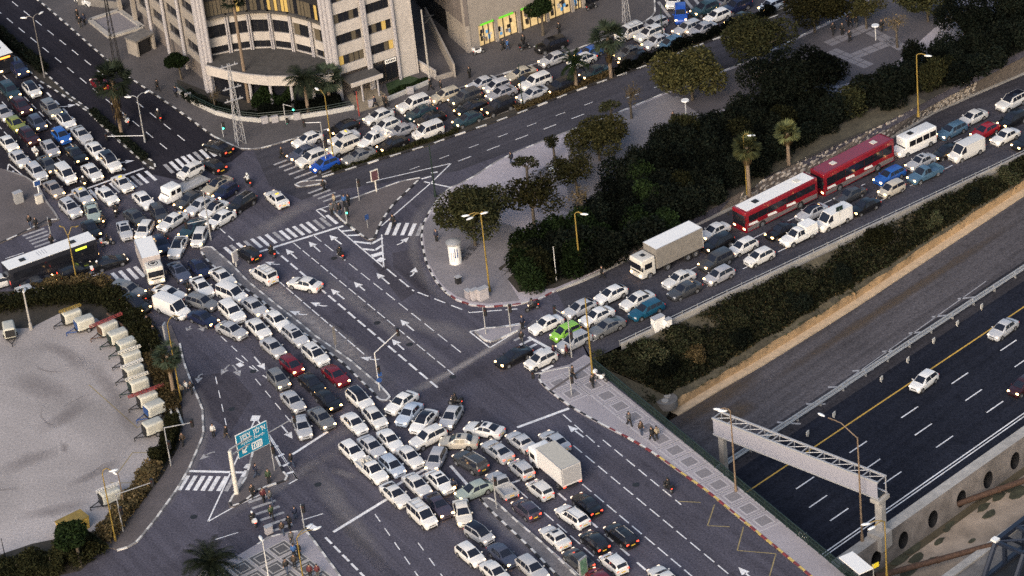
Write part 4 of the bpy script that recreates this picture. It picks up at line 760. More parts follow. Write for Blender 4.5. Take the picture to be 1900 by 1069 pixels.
    for s in (1, -1):
        m = MB()
        if van: segs = [(ff - .25, wf - (wf - ff) * .4)]
        elif panes == 1: segs = [(a0, a1)]
        else:
            segs = []; b_ = [a0 + (a1 - a0) * k / panes for k in range(panes + 1)]
            for p, q in zip(b_, b_[1:]): segs.append((p + .03, q - .03))
        for p, q in segs:
            pm = side(s, p, q); o = len(m.v); m.v += pm.v; m.f += [tuple(i + o for i in f) for f in pm.f]; m.m += pm.m
        R['side_window' + ('' if s > 0 else '_')] = m.mesh('side_window', M_GLASS, 50)
    R['glass_roof'] = patch([[cross(x, t, off * 1.1) for t in T] for x in (ff + (wf - ff) * .1, ff, (rr + ff) / 2, rr + .05)], True).mesh('glass_roof', M_PGLASS, 50)
    R['sunroof'] = patch([[cross(x, t, off) for t in (-.6, 0, .6)] for x in (ff - .12, ff - .55)], True).mesh('sunroof', M_PGLASS, 50)
    hz = bz(L / 2 - .3) - .06
    R['headlight'] = MB().box((0, 0, 0), (.2, .34, .15), taper=.8).mesh('headlight', M_HL_D)
    R['taillight'] = MB().box((0, 0, 0), (.1, .26, .2)).mesh('taillight', M_TL_D)
    R['plate'] = MB().box((0, 0, 0), (.03, .5, .12)).mesh('number_plate', M_PLATE)
    R['mirror'] = MB().box((0, 0, 0), (.1, .2, .13), taper=.8).mesh('mirror', PM['white'])
    R['rail'] = MB().box((0, 0, 0), (abs(ff - rr) * .95, .05, .06)).mesh('roof_rail', M_STEEL)
    R['pos'] = dict(hl=(L / 2 - .2, h2 * .68, hz), tl=(-L / 2 + .06, h2 * .7, bz(-L / 2 + .1) - .16), pl=(-L / 2 - .01, 0, clear + .4), pf=(L / 2 + .005, 0, clear + .2), mi=(wf - .32, h2 + .08, bz(wf) + .08),
                    wh=[(fx, 1), (fx, -1), (rx, 1), (rx, -1)], wr=wr, wy=h2 - .1, rail=((ff + rr) / 2, h2 * roofw * .92, H + .02), top=((ff + rr) / 2, H + .03))
    m = MB(); N = 14
    m.tube((0, -.1, 0), (0, .1, 0), wr, n=N, mi=0); m.tube((0, -.108, 0), (0, .108, 0), wr * .64, n=10, mi=1)
    R['wheel'] = m.mesh('wheel', [M_TYRE, M_RIM], 40)
    R['L'], R['W'] = L, W
    return R
CT = dict(
    sed=car_meshes(4.5, 1.78, 1.45, [(-2.25, .62), (-2.21, .86), (-2.05, .94), (-1.5, .97), (.95, .92), (1.6, .84), (2.05, .74), (2.2, .64), (2.25, .5)], (-1.72, -1.0, .2, 1.08), wb=2.62),
    hat=car_meshes(4.02, 1.74, 1.5, [(-2.01, .62), (-1.98, .9), (-1.9, .98), (.9, .93), (1.45, .86), (1.8, .76), (1.96, .64), (2.01, .5)], (-1.93, -1.45, .25, 1.12), wb=2.5),
    suv=car_meshes(4.42, 1.84, 1.68, [(-2.21, .7), (-2.18, 1.0), (-2.1, 1.08), (1.0, 1.04), (1.6, .98), (2.05, .88), (2.17, .76), (2.21, .6)], (-2.12, -1.72, .2, 1.1), clear=.27, wr=.35, wb=2.65),
    wag=car_meshes(4.6, 1.79, 1.48, [(-2.3, .64), (-2.27, .9), (-2.18, .96), (.95, .92), (1.65, .84), (2.1, .74), (2.26, .63), (2.3, .5)], (-2.2, -1.75, .2, 1.1), wb=2.68, panes=3),
    mpv=car_meshes(4.35, 1.8, 1.84, [(-2.17, .75), (-2.15, 1.0), (-2.1, 1.08), (1.2, 1.04), (1.6, .98), (2.0, .86), (2.13, .72), (2.17, .55)], (-2.12, -1.98, .5, 1.4), clear=.22, wb=2.7, roofw=.78, panes=3),
    pick=car_meshes(5.1, 1.82, 1.74, [(-2.55, .56), (-2.5, .62), (-.72, .62), (-.66, 1.05), (1.2, 1.03), (1.8, .98), (2.35, .9), (2.5, .78), (2.55, .6)], (-.62, -.4, .42, 1.25), clear=.3, wr=.37, wb=3.05, bed=(-2.52, -.72)),
    van=car_meshes(5.2, 1.92, 2.15, [(-2.6, .8), (-2.58, 1.0), (-2.55, 1.12), (1.6, 1.08), (2.0, 1.0), (2.4, .88), (2.56, .74), (2.6, .55)], (-2.58, -2.5, 1.0, 1.85), clear=.22, wr=.34, wb=3.1, roofw=.84, van=True))
CT['sed2'] = car_meshes(4.72, 1.82, 1.42, [(-2.36, .66), (-2.32, .92), (-2.15, 1.0), (-1.55, 1.0), (.9, .93), (1.6, .86), (2.1, .77), (2.3, .66), (2.36, .5)], (-1.95, -.85, .1, 1.02), wb=2.75, wr=.33, roofw=.62)
CT['sed3'] = car_meshes(4.38, 1.7, 1.44, [(-2.19, .6), (-2.16, .84), (-2.02, .9), (-1.35, .93), (.95, .88), (1.6, .82), (2.02, .74), (2.15, .64), (2.19, .5)], (-1.42, -1.0, .15, .95), wb=2.55, wr=.29, roofw=.7)
CT['hat2'] = car_meshes(3.72, 1.66, 1.52, [(-1.86, .64), (-1.84, .92), (-1.76, 1.0), (.9, .95), (1.35, .88), (1.66, .78), (1.82, .66), (1.86, .5)], (-1.8, -1.55, .3, 1.2), wb=2.36, wr=.28, roofw=.72)
CT['hat3'] = car_meshes(4.26, 1.8, 1.47, [(-2.13, .66), (-2.1, .94), (-2.0, 1.02), (.9, .94), (1.5, .87), (1.95, .76), (2.09, .64), (2.13, .5)], (-2.02, -1.25, .1, 1.1), wb=2.62, wr=.33, roofw=.62)
CT['suv2'] = car_meshes(4.68, 1.9, 1.76, [(-2.34, .74), (-2.31, 1.06), (-2.24, 1.14), (1.05, 1.1), (1.7, 1.06), (2.18, .98), (2.3, .84), (2.34, .62)], (-2.26, -2.0, .3, 1.05), clear=.3, wr=.37, wb=2.8, roofw=.72, panes=3)
VAR = dict(sed=('sed', 'sed2', 'sed3', 'sed'), hat=('hat', 'hat2', 'hat3'), suv=('suv', 'suv2'))
TNAME = dict(sed='sedan', hat='hatchback', suv='SUV', wag='estate car', mpv='small van', pick='pickup truck', van='delivery van')
ONAME = dict(sed='sedan_car', hat='hatchback_car', suv='suv_car', wag='estate_car', mpv='small_van', pick='pickup_truck', van='delivery_van')
CATN = dict(sed='car', hat='car', suv='car', wag='car', mpv='van', pick='pickup truck', van='van')
rack_me = MB()
for x in (-1.2, -.4, .4): rack_me.box((x, 0, 0), (.06, 1.3, .06))
for y in (-.6, .6): rack_me.box((-.4, y, .05), (1.9, .06, .06))
RACK = rack_me.mesh('roof_rack', M_STEEL)
TAXI = MB().box((0, 0, .07), (.14, .5, .16), taper=.8).mesh('taxi_sign', mat('taxi_yellow', (.7, .45, .03), .4, emit=(1, .7, .1), estr=.35))
CANOPY = MB().box((0, 0, 0), (1.95, 1.72, .85), taper=.93).mesh('canopy', M_WHITE)
RUBBLE = MB()
for k in range(14): RUBBLE.box((random.uniform(-.75, .75), random.uniform(-.6, .6), random.uniform(-.1, .2)), (random.uniform(.2, .7), .08, .3), random.uniform(0, 3))
RUBBLE = RUBBLE.mesh('load', M_CREAM)
def make_car(row):
    """flags: p glass roof, s sunroof, r roof rails, t taxi sign, k ladder rack, c canopy, l load, b bright headlights, o lights off, B brake lights on"""
    X, Y, Z, hd_, typ, colr, fl = row; vv = VAR.get(typ, (typ,)); R = CT[vv[int(abs(X * 7.3 + Y * 3.1)) % len(vv)]]; p = R['pos']; P = PM[colr]
    t = empty(ONAME[typ], (X, Y, Z), hd_); t['category'] = CATN[typ]
    dup = lambda nm, key, loc=None, mats=None, rz=0: inst(nm, R[key], t, loc, rz, mats)
    dup('body', 'body', mats=[P])
    dup('windscreen', 'windscreen')
    if 'rear_window' in R: dup('rear_window', 'rear_window')
    dup('side_window', 'side_window'); dup('side_window', 'side_window_')
    if 'p' in fl: dup('glass_roof', 'glass_roof')
    if 's' in fl: dup('sunroof', 'sunroof')
    hm = M_HL_B if 'b' in fl else M_HL_OFF if 'o' in fl else M_HL_D; tm = M_TL_B if 'B' in fl else M_TL_D
    for s in (1, -1):
        h = p['hl']; dup('headlight', 'headlight', (h[0], h[1] * s, h[2]), [hm]); h = p['tl']; dup('taillight', 'taillight', (h[0], h[1] * s, h[2]), [tm])
        h = p['mi']; dup('mirror', 'mirror', (h[0], h[1] * s, h[2]), [P])
        if 'r' in fl: h = p['rail']; dup('roof_rail', 'rail', (h[0], h[1] * s, h[2]))
    dup('number_plate', 'plate', p['pl']); dup('number_plate', 'plate', (p['pf'][0] - .03, 0, p['pf'][2] + .1))
    for x, s in p['wh']: dup('wheel', 'wheel', (x, s * p['wy'], p['wr']))
    tx, tz = p['top']
    if 't' in fl: inst('taxi_sign', TAXI, t, (tx, 0, tz))
    if 'k' in fl: inst('roof_rack', RACK, t, (tx + .3, 0, tz + .03))
    if 'c' in fl: inst('canopy', CANOPY, t, (-1.6, 0, 1.45))
    if 'l' in fl: inst('load', RUBBLE, t, (-1.6, 0, .95))
    return t
ALLC = []
def look(r):
    f = r[6]; ex = ''
    if 'p' in f: ex = ' with black glass roof'
    elif 's' in f: ex = ' with sunroof'
    elif 't' in f: ex = ' taxi'
    elif 'k' in f: ex = ' with roof rack'
    elif 'c' in f: ex = ' with white box canopy'
    elif 'l' in f: ex = ' with a loaded bed'
    elif 'r' in f: ex = ' with roof rails'
    return f"{CNAME.get(r[5], r[5])} {TNAME[r[4]]}{ex}"
def zone(rows, group, ref, place, mode, only):
    """place the cars of one queue or jam; labels count like-looking cars outward from a landmark"""
    by = {}
    for r in rows: by.setdefault(look(r), []).append(r)
    for lk, rs in by.items():
        rs.sort(key=lambda r: (r[0] - ref[0]) ** 2 + (r[1] - ref[1]) ** 2)
        for i, r in enumerate(rs):
            t = make_car(r); t['group'] = group; ALLC.append(t)
            if len(rs) == 1: lab = f"{lk} {only}"
            elif mode == 'q': lab = f"{lk}, {ORDB[i]} such from {place}"
            else: lab = f"{lk}, {ORD[i]} such to {place}"
            t['label'] = lab
D = (1, 1)
G1 = 'cars queuing in the left avenue'
pm_ = (-45.26,41.33)
zone([(-66.11,74.47,0,-1.126,'suv','navy','b'),(-63.66,67.46,0,-1.124,'hat','white','pb'),(-60.32,60.34,0,-1.124,'suv','grey','bs'),(-58.13,56.62,0,-1.125,'hat','white','p'),(-55.64,51.95,0,-1.125,'sed','silver','o'),(-53.39,46.89,0,-1.125,'sed','white','b'),(-51.21,42.76,0,-1.132,'suv','white','p')], G1, pm_, 'the stop line beside the planted median', 'q', 'in the lane beside the planted median of the avenue')
zone([(-66.68,67.5,0,-1.12,'suv','darkteal','b'),(-64.67,62.38,0,-1.119,'suv','maroon','b'),(-62.1,57.01,0,-1.119,'hat','slate','b'),(-58.43,52.32,0,-1.121,'hat','blue','b'),(-56.01,46.37,0,-1.12,'sed','black','b'),(-53.53,40.77,0,-1.12,'sed','white','b')], G1, pm_, "the second lane's stop line", 'q', 'in the second avenue lane from the planted median')
zone([(-67.14,61.22,0,-1.114,'sed','lightgrey','b'),(-65.02,57.32,0,-1.114,'hat','olive','b'),(-62.87,52.96,0,-1.114,'suv','maroon','b'),(-59.72,48.95,0,-1.179,'hat','lightgrey','b'),(-59.6,44.31,0,-1.112,'sed','darkgrey','b'),(-57.01,40.71,0,-1.114,'mpv','white','b'),(-54.38,34.44,0,-1.113,'sed','silver','tb')], G1, pm_, "the third lane's stop line", 'q', 'in the third avenue lane from the planted median')
zone([(-65.59,51.75,0,-1.109,'sed','white','b'),(-63.72,46.97,0,-1.108,'sed','silver','b'),(-61.07,42.68,0,-1.109,'wag','silver',''),(-58.37,37.27,0,-1.109,'sed','taupe','b'),(-55.74,31.23,0,-1.092,'suv','silver','sb')], G1, pm_, "the island lane's stop line", 'q', 'in the avenue lane beside the paved island')
G2 = 'cars jammed in the crossing'
tow = (-40.95,35.39); box1 = (-44.96,15.67)
zone([(-51.11,33.68,0,-1.084,'sed','white','b'),(-49.29,36.64,0,-1.107,'sed','white','tb'),(-46.2,31.38,0,-1.108,'sed','white',''),(-52.77,29.57,0,-1.351,'sed','sage','b'),(-52.72,25.3,0,-1.192,'sed','black','b'),(-48.3,23.92,0,-1.358,'sed','silver','so'),(-47.04,26.98,0,-1.022,'sed','darkgrey','b'),(-43.96,27.09,0,-1.228,'suv','darkgrey','b'),(-45.75,23.3,0,-1.832,'hat','white','b')], G2, pm_, 'the planted median nose, past the stop line', 'n', 'jammed past the stop line of the left avenue')
zone([(-43.38,19.43,0,-1.302,'sed','navy','b'),(-42.22,24.89,0,-2.314,'sed','white','b'),(-39.57,22.46,0,-2.183,'sed','darkteal','b'),(-36.02,24.04,0,-2.364,'hat','white',''),(-41.27,17.99,0,-1.792,'sed','white','p'),(-38.59,19.73,0,-1.77,'hat','white','b'),(-36.75,33.13,0,-2.332,'sed','beige','ps'),(-35.57,31.11,0,-2.315,'hat','navy','b'),(-40.25,30.15,0,-2.353,'sed','darkgrey','b'),(-38.78,28.23,0,-2.335,'sed','silver','b'),(-36.93,26.8,0,-2.339,'sed','white','p'),(-33.37,27.53,0,-2.283,'suv','black','r')], G2, tow, 'the tow truck in the jam', 'n', 'in the jam below the tow truck')
zone([(-37.4,38.93,0,2.245,'hat','black','B'),(-36.88,43.83,0,2.344,'sed','black','B'),(-28.86,27.89,0,2.047,'sed','white','tB')], 'cars driving off across the junction', tow, 'the tow truck, driving off', 'n', 'driving off across the open junction')
G3 = 'cars around the white-roofed bus'
bus1 = (-57.54,19.28)
zone([(-58.51,12.91,0,0.459,'sed','darkgrey','b'),(-63.35,14.24,0,0.372,'hat','white',''),(-59.56,10.9,0,0.423,'hat','white',''),(-53.88,14.66,0,0.459,'suv','black','B'),(-49.84,16.09,0,0.37,'sed','black','B')], G3, bus1, 'the bus with the long white roof', 'n', 'beside the bus with the long white roof')
G4 = 'cars filling the lanes below the box truck'
zone([(-40.83,11.67,0,-1.157,'sed','slate','s'),(-38.35,12.06,0,-1.162,'hat','navy','b'),(-35.31,9.13,0,-1.069,'sed','white',''),(-37.87,7.32,0,-1.155,'sed','white',''),(-46.97,8.23,0,-0.664,'suv','grey','b'),(-45.93,4.76,0,-0.849,'suv','black','bB'),(-41.91,6.64,0,-0.689,'sed','white',''),(-41.38,2.8,0,-0.786,'van','white','o'),(-37.76,3.66,0,-0.69,'wag','grey',''),(-34.12,4.69,0,-0.777,'mpv','white',''),(-37.51,-0.22,0,-0.768,'sed','navy','b'),(-33.97,0.24,0,-1.088,'suv','white',''),(-33.96,-3.75,0,-0.813,'sed','silver',''),(-31.3,1.17,0,-1.037,'sed','silver','b'),(-28.51,-2.66,0,-1.07,'sed','white',''),(-30.7,-4.07,0,-1.103,'sed','white',''),(-26.27,-6.75,0,-1.07,'wag','silver','s'),(-28.9,-8.77,0,-1.063,'sed','silver',''),(-23.81,-11.71,0,-1.069,'suv','white','s'),(-26.63,-13.36,0,-1.062,'hat','darkred','b'),(-21.5,-16.57,0,-1.069,'sed','darkred','b'),(-28.19,-16,0,-1.153,'hat','grey','b'),(-24.28,-17.76,0,-1.084,'sed','black','b'),(-22.41,-21.74,0,-1.083,'hat','black','b'),(-26.46,-21.14,0,-1.133,'sed','silver',''),(-18.73,-22.43,0,-1.09,'suv','white','p'),(-23.17,-25.35,0,-1.097,'sed','grey','b'),(-25.39,-26.7,0,-1.362,'sed','silver','')], G4, box1, 'the box truck in the lanes below it', 'n', 'in the lanes between box truck and central median')
G5 = 'cars knotted together in the lower junction'
cmn = (-15.89,-21.88)
zone([(-19.43,-27.24,0,-1.103,'sed','white',''),(-17.08,-26.48,0,-1.165,'hat','white',''),(-14,-23.94,0,-2.316,'sed','white',''),(-13.2,-26.49,0,-2.103,'sed','iceblue',''),(-11.6,-28.39,0,-2.108,'sed','white','p'),(-8.47,-28.13,0,-1.957,'hat','silver','b'),(-11.22,-31.95,0,-2.543,'suv','white',''),(-7.83,-33.36,0,2.942,'sed','champagne','s'),(-4.89,-31.43,0,2.618,'sed','white','s'),(-3.61,-35.96,0,2.11,'sed','silver','B'),(-0.94,-34.65,0,2.104,'sed','silver','B'),(2.81,-35.3,0,2.097,'sed','silver',''),(-1.21,-40.08,0,2.049,'hat','silver','B'),(0.59,-44.43,0,2.074,'hat','white',''),(-6.68,-37.75,0,2.227,'suv','darkgrey','r'),(-6.59,-43.22,0,-2.658,'hat','sage','b'),(-3.49,-42.79,0,1.98,'pick','silver','B')], G5, cmn, 'the central median nose', 'n', 'in the knot right of the central median nose')
sgn_ = (-29.18,-32.38)
zone([(-19.74,-32.92,0,-1.085,'hat','white',''),(-17.55,-32.38,0,-1.082,'sed','silver',''),(-15.47,-31.49,0,-1.138,'sed','white',''),(-13.33,-35.3,0,-1.095,'sed','white',''),(-10.48,-36.41,0,-1.892,'hat','lightgrey','b'),(-15.35,-36.72,0,-1.09,'hat','iceblue',''),(-17.58,-37.24,0,-1.085,'pick','white','l'),(-12.72,-40.96,0,-1.091,'sed','white',''),(-10.16,-40.84,0,-1.096,'sed','white','sb'),(-15.13,-42.37,0,-1.076,'sed','white',''),(-12.3,-47.05,0,-1.077,'mpv','white','k'),(-10.5,-45.35,0,-1.152,'sed','plum','b'),(-7.96,-47.17,0,-1.474,'sed','pearl','b'),(-6.34,-51.52,0,-0.927,'hat','silver','p'),(-4.03,-55.81,0,-1.035,'sed','slate','b'),(-7.48,-55.06,0,-1.039,'hat','white',''),(-4.99,-58.83,0,-1.055,'sed','white',''),(-1.13,-58.79,0,-1.063,'wag','silver','')], G5, sgn_, 'the blue road sign', 'n', 'heading down past the bottom median')
G6 = 'cars queuing at the bottom right avenue'
bmn = (-6.05,-44.17)
zone([(-1.14,-47.79,0,2.067,'hat','plum','B'),(3.71,-50.06,0,2.155,'wag','white','r'),(5.37,-48.15,0,2.054,'sed','black','B'),(1.59,-53.55,0,2.067,'sed','white','sB'),(8.54,-54.49,0,2.08,'wag','black','rsB'),(5.68,-55.13,0,2.061,'hat','black','B'),(3.74,-58.08,0,2.068,'hat','darkgrey','B'),(7.37,-59.44,0,2.062,'hat','white','B'),(5.64,-61.89,0,2.068,'hat','darkred','B'),(12.38,-63.07,0,2.055,'sed','white','B')], G6, bmn, 'the tip of the bottom median', 'n', 'queuing tail toward us right of the bottom median')
zone([(-30.26,8.55,0,2.183,'mpv','white','kB'),(-25.19,5.32,0,2.564,'sed','white','B'),(-32.25,14.34,0,2.18,'hat','black','B')], 'cars on the open middle road', cmn, 'the central median nose on the open road', 'n', 'on the open road above the central median')
G7 = 'cars queuing up the ramp'
rs_ = (2.9,-13.79); J = -.47
zone([(2.36,-18.16,0,-2.573,'hat','white',''),(-0.7,-16.8,0,-2.534,'sed','black','b'),(3.51,-10.43,0,-2.59,'sed','white',''),(5.62,-12.72,0,-2.582,'hat','green',''),(6.43,-14.95,0,-2.537,'wag','silver',''),(7.68,-7.73,0,-2.565,'hat','silver','b'),(9.57,-9.88,0,-2.557,'sed','white','b'),(10.53,-12.55,0,-2.573,'sed','grey','o'),(15.49,-9.58,-0.05,-2.573,'wag','teal','o'),(14.62,-7.14,-0.09,-2.57,'sed','white',''),(11.62,-5.28,-0.02,-2.554,'hat','white',''),(20.03,-2.65,-0.48,-2.558,'sed','white',''),(20.46,-5.42,-0.41,-2.561,'sed','darkgrey','o'),(24.93,-2.44,-0.71,-2.539,'hat','lightgrey','b'),(24.94,1.1,-0.83,-2.535,'suv','darkgrey','b'),(28.61,4.35,-1.1,-2.535,'hat','white',''),(30.26,1.43,-1.08,-2.55,'hat','white','o'),(25.61,8.96,-1.11,-2.528,'sed','white','b'),(25.65,5.62,-1.01,-2.531,'suv','black','b'),(33.76,7.83,-1.44,-2.535,'sed','black','b'),(35.66,6.1,-1.47,-2.539,'pick','white','cb'),(38.16,12.08,-1.78,-2.535,'sed','silver','p'),(40.5,9.53,-1.8,-2.561,'van','white','b'),(43.56,16.12,-2.15,-2.535,'sed','darkgrey','o'),(44.86,12.64,-2.1,-2.54,'sed','black','b'),(49.25,20.52,-2.55,-2.535,'wag','blue','b'),(48.91,16.77,-2.41,-2.539,'hat','champagne','b'),(53.8,23.8,-2.86,-2.557,'sed','silver','sb'),(53.75,20.25,-2.74,-2.561,'pick','steelblue','b'),(60.05,25.64,-3.2,-2.582,'van','white','b'),(57.49,26.19,-3.11,-2.558,'sed','black','b'),(59.32,32.13,-3.38,-2.532,'wag','steelblue','b'),(62.64,35.5,-3.64,-2.531,'sed','white','b'),(63.48,31.28,-3.54,-2.515,'hat','red','b'),(65.77,29.29,-3.58,-2.519,'sed','white','b'),(67.58,33.82,-3.81,-2.516,'suv','black','b'),(68.49,39.14,-4.02,-2.512,'suv','white','p'),(68.21,27.45,-3.63,-2.543,'sed','black','b')], G7, rs_, "the ramp's stop line", 'q', 'in the ramp queue above the planted slope')
for row, lab in zip([(57.47,-11.52,-7,-2.385,'sed','silver',''),(46.37,-20.88,-7,-2.371,'hat','white',''),(57.25,-24.19,-7,-2.4,'hat','maroon','b')], ('silver sedan driving on the motorway lane next to the yellow line', 'white hatchback alone on the motorway, closest to the sign gantry', 'dark red car at the picture edge on the motorway')):
    t = make_car(row); tag(t, lab, 'car', 'cars on the motorway')
G8 = 'cars queuing in front of the office building'
us_ = (-26.76,38.78)
zone([(-24.89,43.13,0,-2.589,'hat','white','b'),(-25.46,39.59,0,-2.592,'sed','slate','b'),(-24.3,37.62,0,-2.595,'suv','white',''),(-22.61,35.75,0,-2.598,'hat','brightblue','b'),(-20.02,42.58,0,-2.624,'sed','white','tb'),(-20.07,39.8,0,-2.565,'suv','pearl','b'),(-20.03,45.53,0,-2.621,'hat','black','b'),(-18.12,36.95,0,-2.63,'sed','grey',''),(-15.98,41.15,0,-2.458,'pick','white',''),(-15.28,47.58,0,-2.591,'hat','white','b'),(-14.32,44.62,0,-2.594,'hat','white',''),(-13.58,39.35,0,-2.599,'sed','black','b'),(-12.35,42.75,0,-2.628,'sed','lightgrey','b'),(-10.47,49.81,0,-2.654,'suv','white','b'),(-9.6,47.41,0,-2.594,'sed','darkteal','B'),(-8.44,45.23,0,-2.693,'sed','black',''),(-8.8,41.61,0,-2.646,'mpv','white','o'),(-6.09,51.66,0,-2.655,'wag','beige','b'),(-3.51,50.03,0,-2.626,'suv','darkgrey','b'),(-2.85,47.19,0,-2.629,'sed','black','b'),(-3.43,43.87,0,-2.601,'hat','darkteal','b')], G8, us_, 'the crosswalk before the office', 'q', 'in the office-front queue near the crosswalk')
zone([(-0.95,53.96,0,-2.655,'sed','silver','b'),(0.93,52.52,0,-2.657,'hat','silver','b'),(1.48,50.44,0,-2.628,'sed','lightgrey','b'),(0.83,46.26,0,-2.601,'suv','black','b'),(4.42,55.58,0,-2.656,'sed','beige','B'),(4.95,53.32,0,-2.627,'sed','black','b'),(6.22,52.31,0,-2.598,'suv','white','b'),(5.64,49.1,0,-2.601,'sed','silver','b'),(9.39,50.39,0,-2.602,'suv','black','b'),(9.09,58.9,0,-2.624,'hat','silver','b'),(12.94,57.59,0,-2.597,'hat','white','B'),(14.33,53.61,0,-2.602,'sed','darkteal','b'),(14.21,59.62,0,-2.596,'sed','blue','b'),(19.47,58.29,0,-2.6,'sed','grey','b'),(19.92,55.81,0,-2.574,'suv','black','b'),(20.1,64.29,0,-2.595,'mpv','white','k'),(23.89,66.22,0,-2.596,'hat','silver','b'),(22.77,63.19,0,-2.569,'suv','white','sb'),(23.59,60.8,0,-2.572,'sed','silver','b'),(25.42,59.66,0,-2.574,'hat','steelblue',''),(27.73,68.17,0,-1.666,'suv','brightblue','b'),(28.18,63.91,0,-2.572,'wag','silver','b'),(30.19,63.05,0,-2.574,'sed','lightgrey','b'),(32.63,66.58,0,-2.572,'hat','white',''),(31.19,69.21,0,-2.569,'suv','darkteal','b'),(35.62,68.76,0,-2.572,'suv','navy','b'),(35.59,64.78,0,-2.575,'sed','black','b'),(40.37,67.92,0,-2.575,'hat','iceblue','b'),(27.24,73.11,0,-1.85,'hat','white','b'),(34.29,71.09,0,-2.569,'sed','grey','b')], G8, (-2.13,53.19), 'the office along the shops queue', 'q', 'in the queue passing the lit shops')
for row, lab in zip([(9.08,63.08,0,-2.719,'suv','black','o'),(-58.01,95.53,0,-0.845,'hat','white','o'),(-54.16,67.12,0,2.052,'hat','darkred','')], ('black SUV parked on the paving in front of the lit shops', 'white car parked behind the low wall beside the office steps', 'dark red car half hidden behind the skirted palm')):
    t = make_car(row); tag(t, lab, 'car')
# one lifted car rides on the tow truck (placed with it below)

# ---------- heavy vehicles ----------
def wheel_mesh(r, wdt, dual=False):
    return MB().tube((0, -wdt / 2, 0), (0, wdt / 2, 0), r, n=16, mi=0).tube((0, -wdt / 2 - .01, 0), (0, wdt / 2 + .01, 0), r * .6, n=12, mi=1).mesh('wheel', [M_TYRE, M_RIM], 40)
BIGW = wheel_mesh(.48, .3); MIDW = wheel_mesh(.38, .25)
def rbox(mb, x0, x1, y0, y1, z0, z1, r=.12, mi=0):
    """box with rounded vertical and top edges"""
    seg = 3; ring = []
    for cx, cy, a0 in ((x1 - r, y1 - r, 0), (x0 + r, y1 - r, 90), (x0 + r, y0 + r, 180), (x1 - r, y0 + r, 270)):
        for k in range(seg + 1):
            a = math.radians(a0 + 90 * k / seg); ring.append((cx, cy, math.cos(a), math.sin(a)))
    lv = [(z0, r), (z1 - r, r)] + [(z1 - r + r * math.sin(math.pi / 2 * k / 3), r * math.cos(math.pi / 2 * k / 3)) for k in range(1, 4)]
    n = len(ring); vs = [(cx + c * rr, cy + s * rr, z) for z, rr in lv for cx, cy, c, s in ring]; fs = []
    for i in range(len(lv) - 1):
        for j in range(n): fs.append((i * n + j, i * n + (j + 1) % n, (i + 1) * n + (j + 1) % n, (i + 1) * n + j))
    fs += [tuple(range((len(lv) - 1) * n, len(lv) * n)), tuple(range(n - 1, -1, -1))]
    return mb.add(vs, fs, mi)
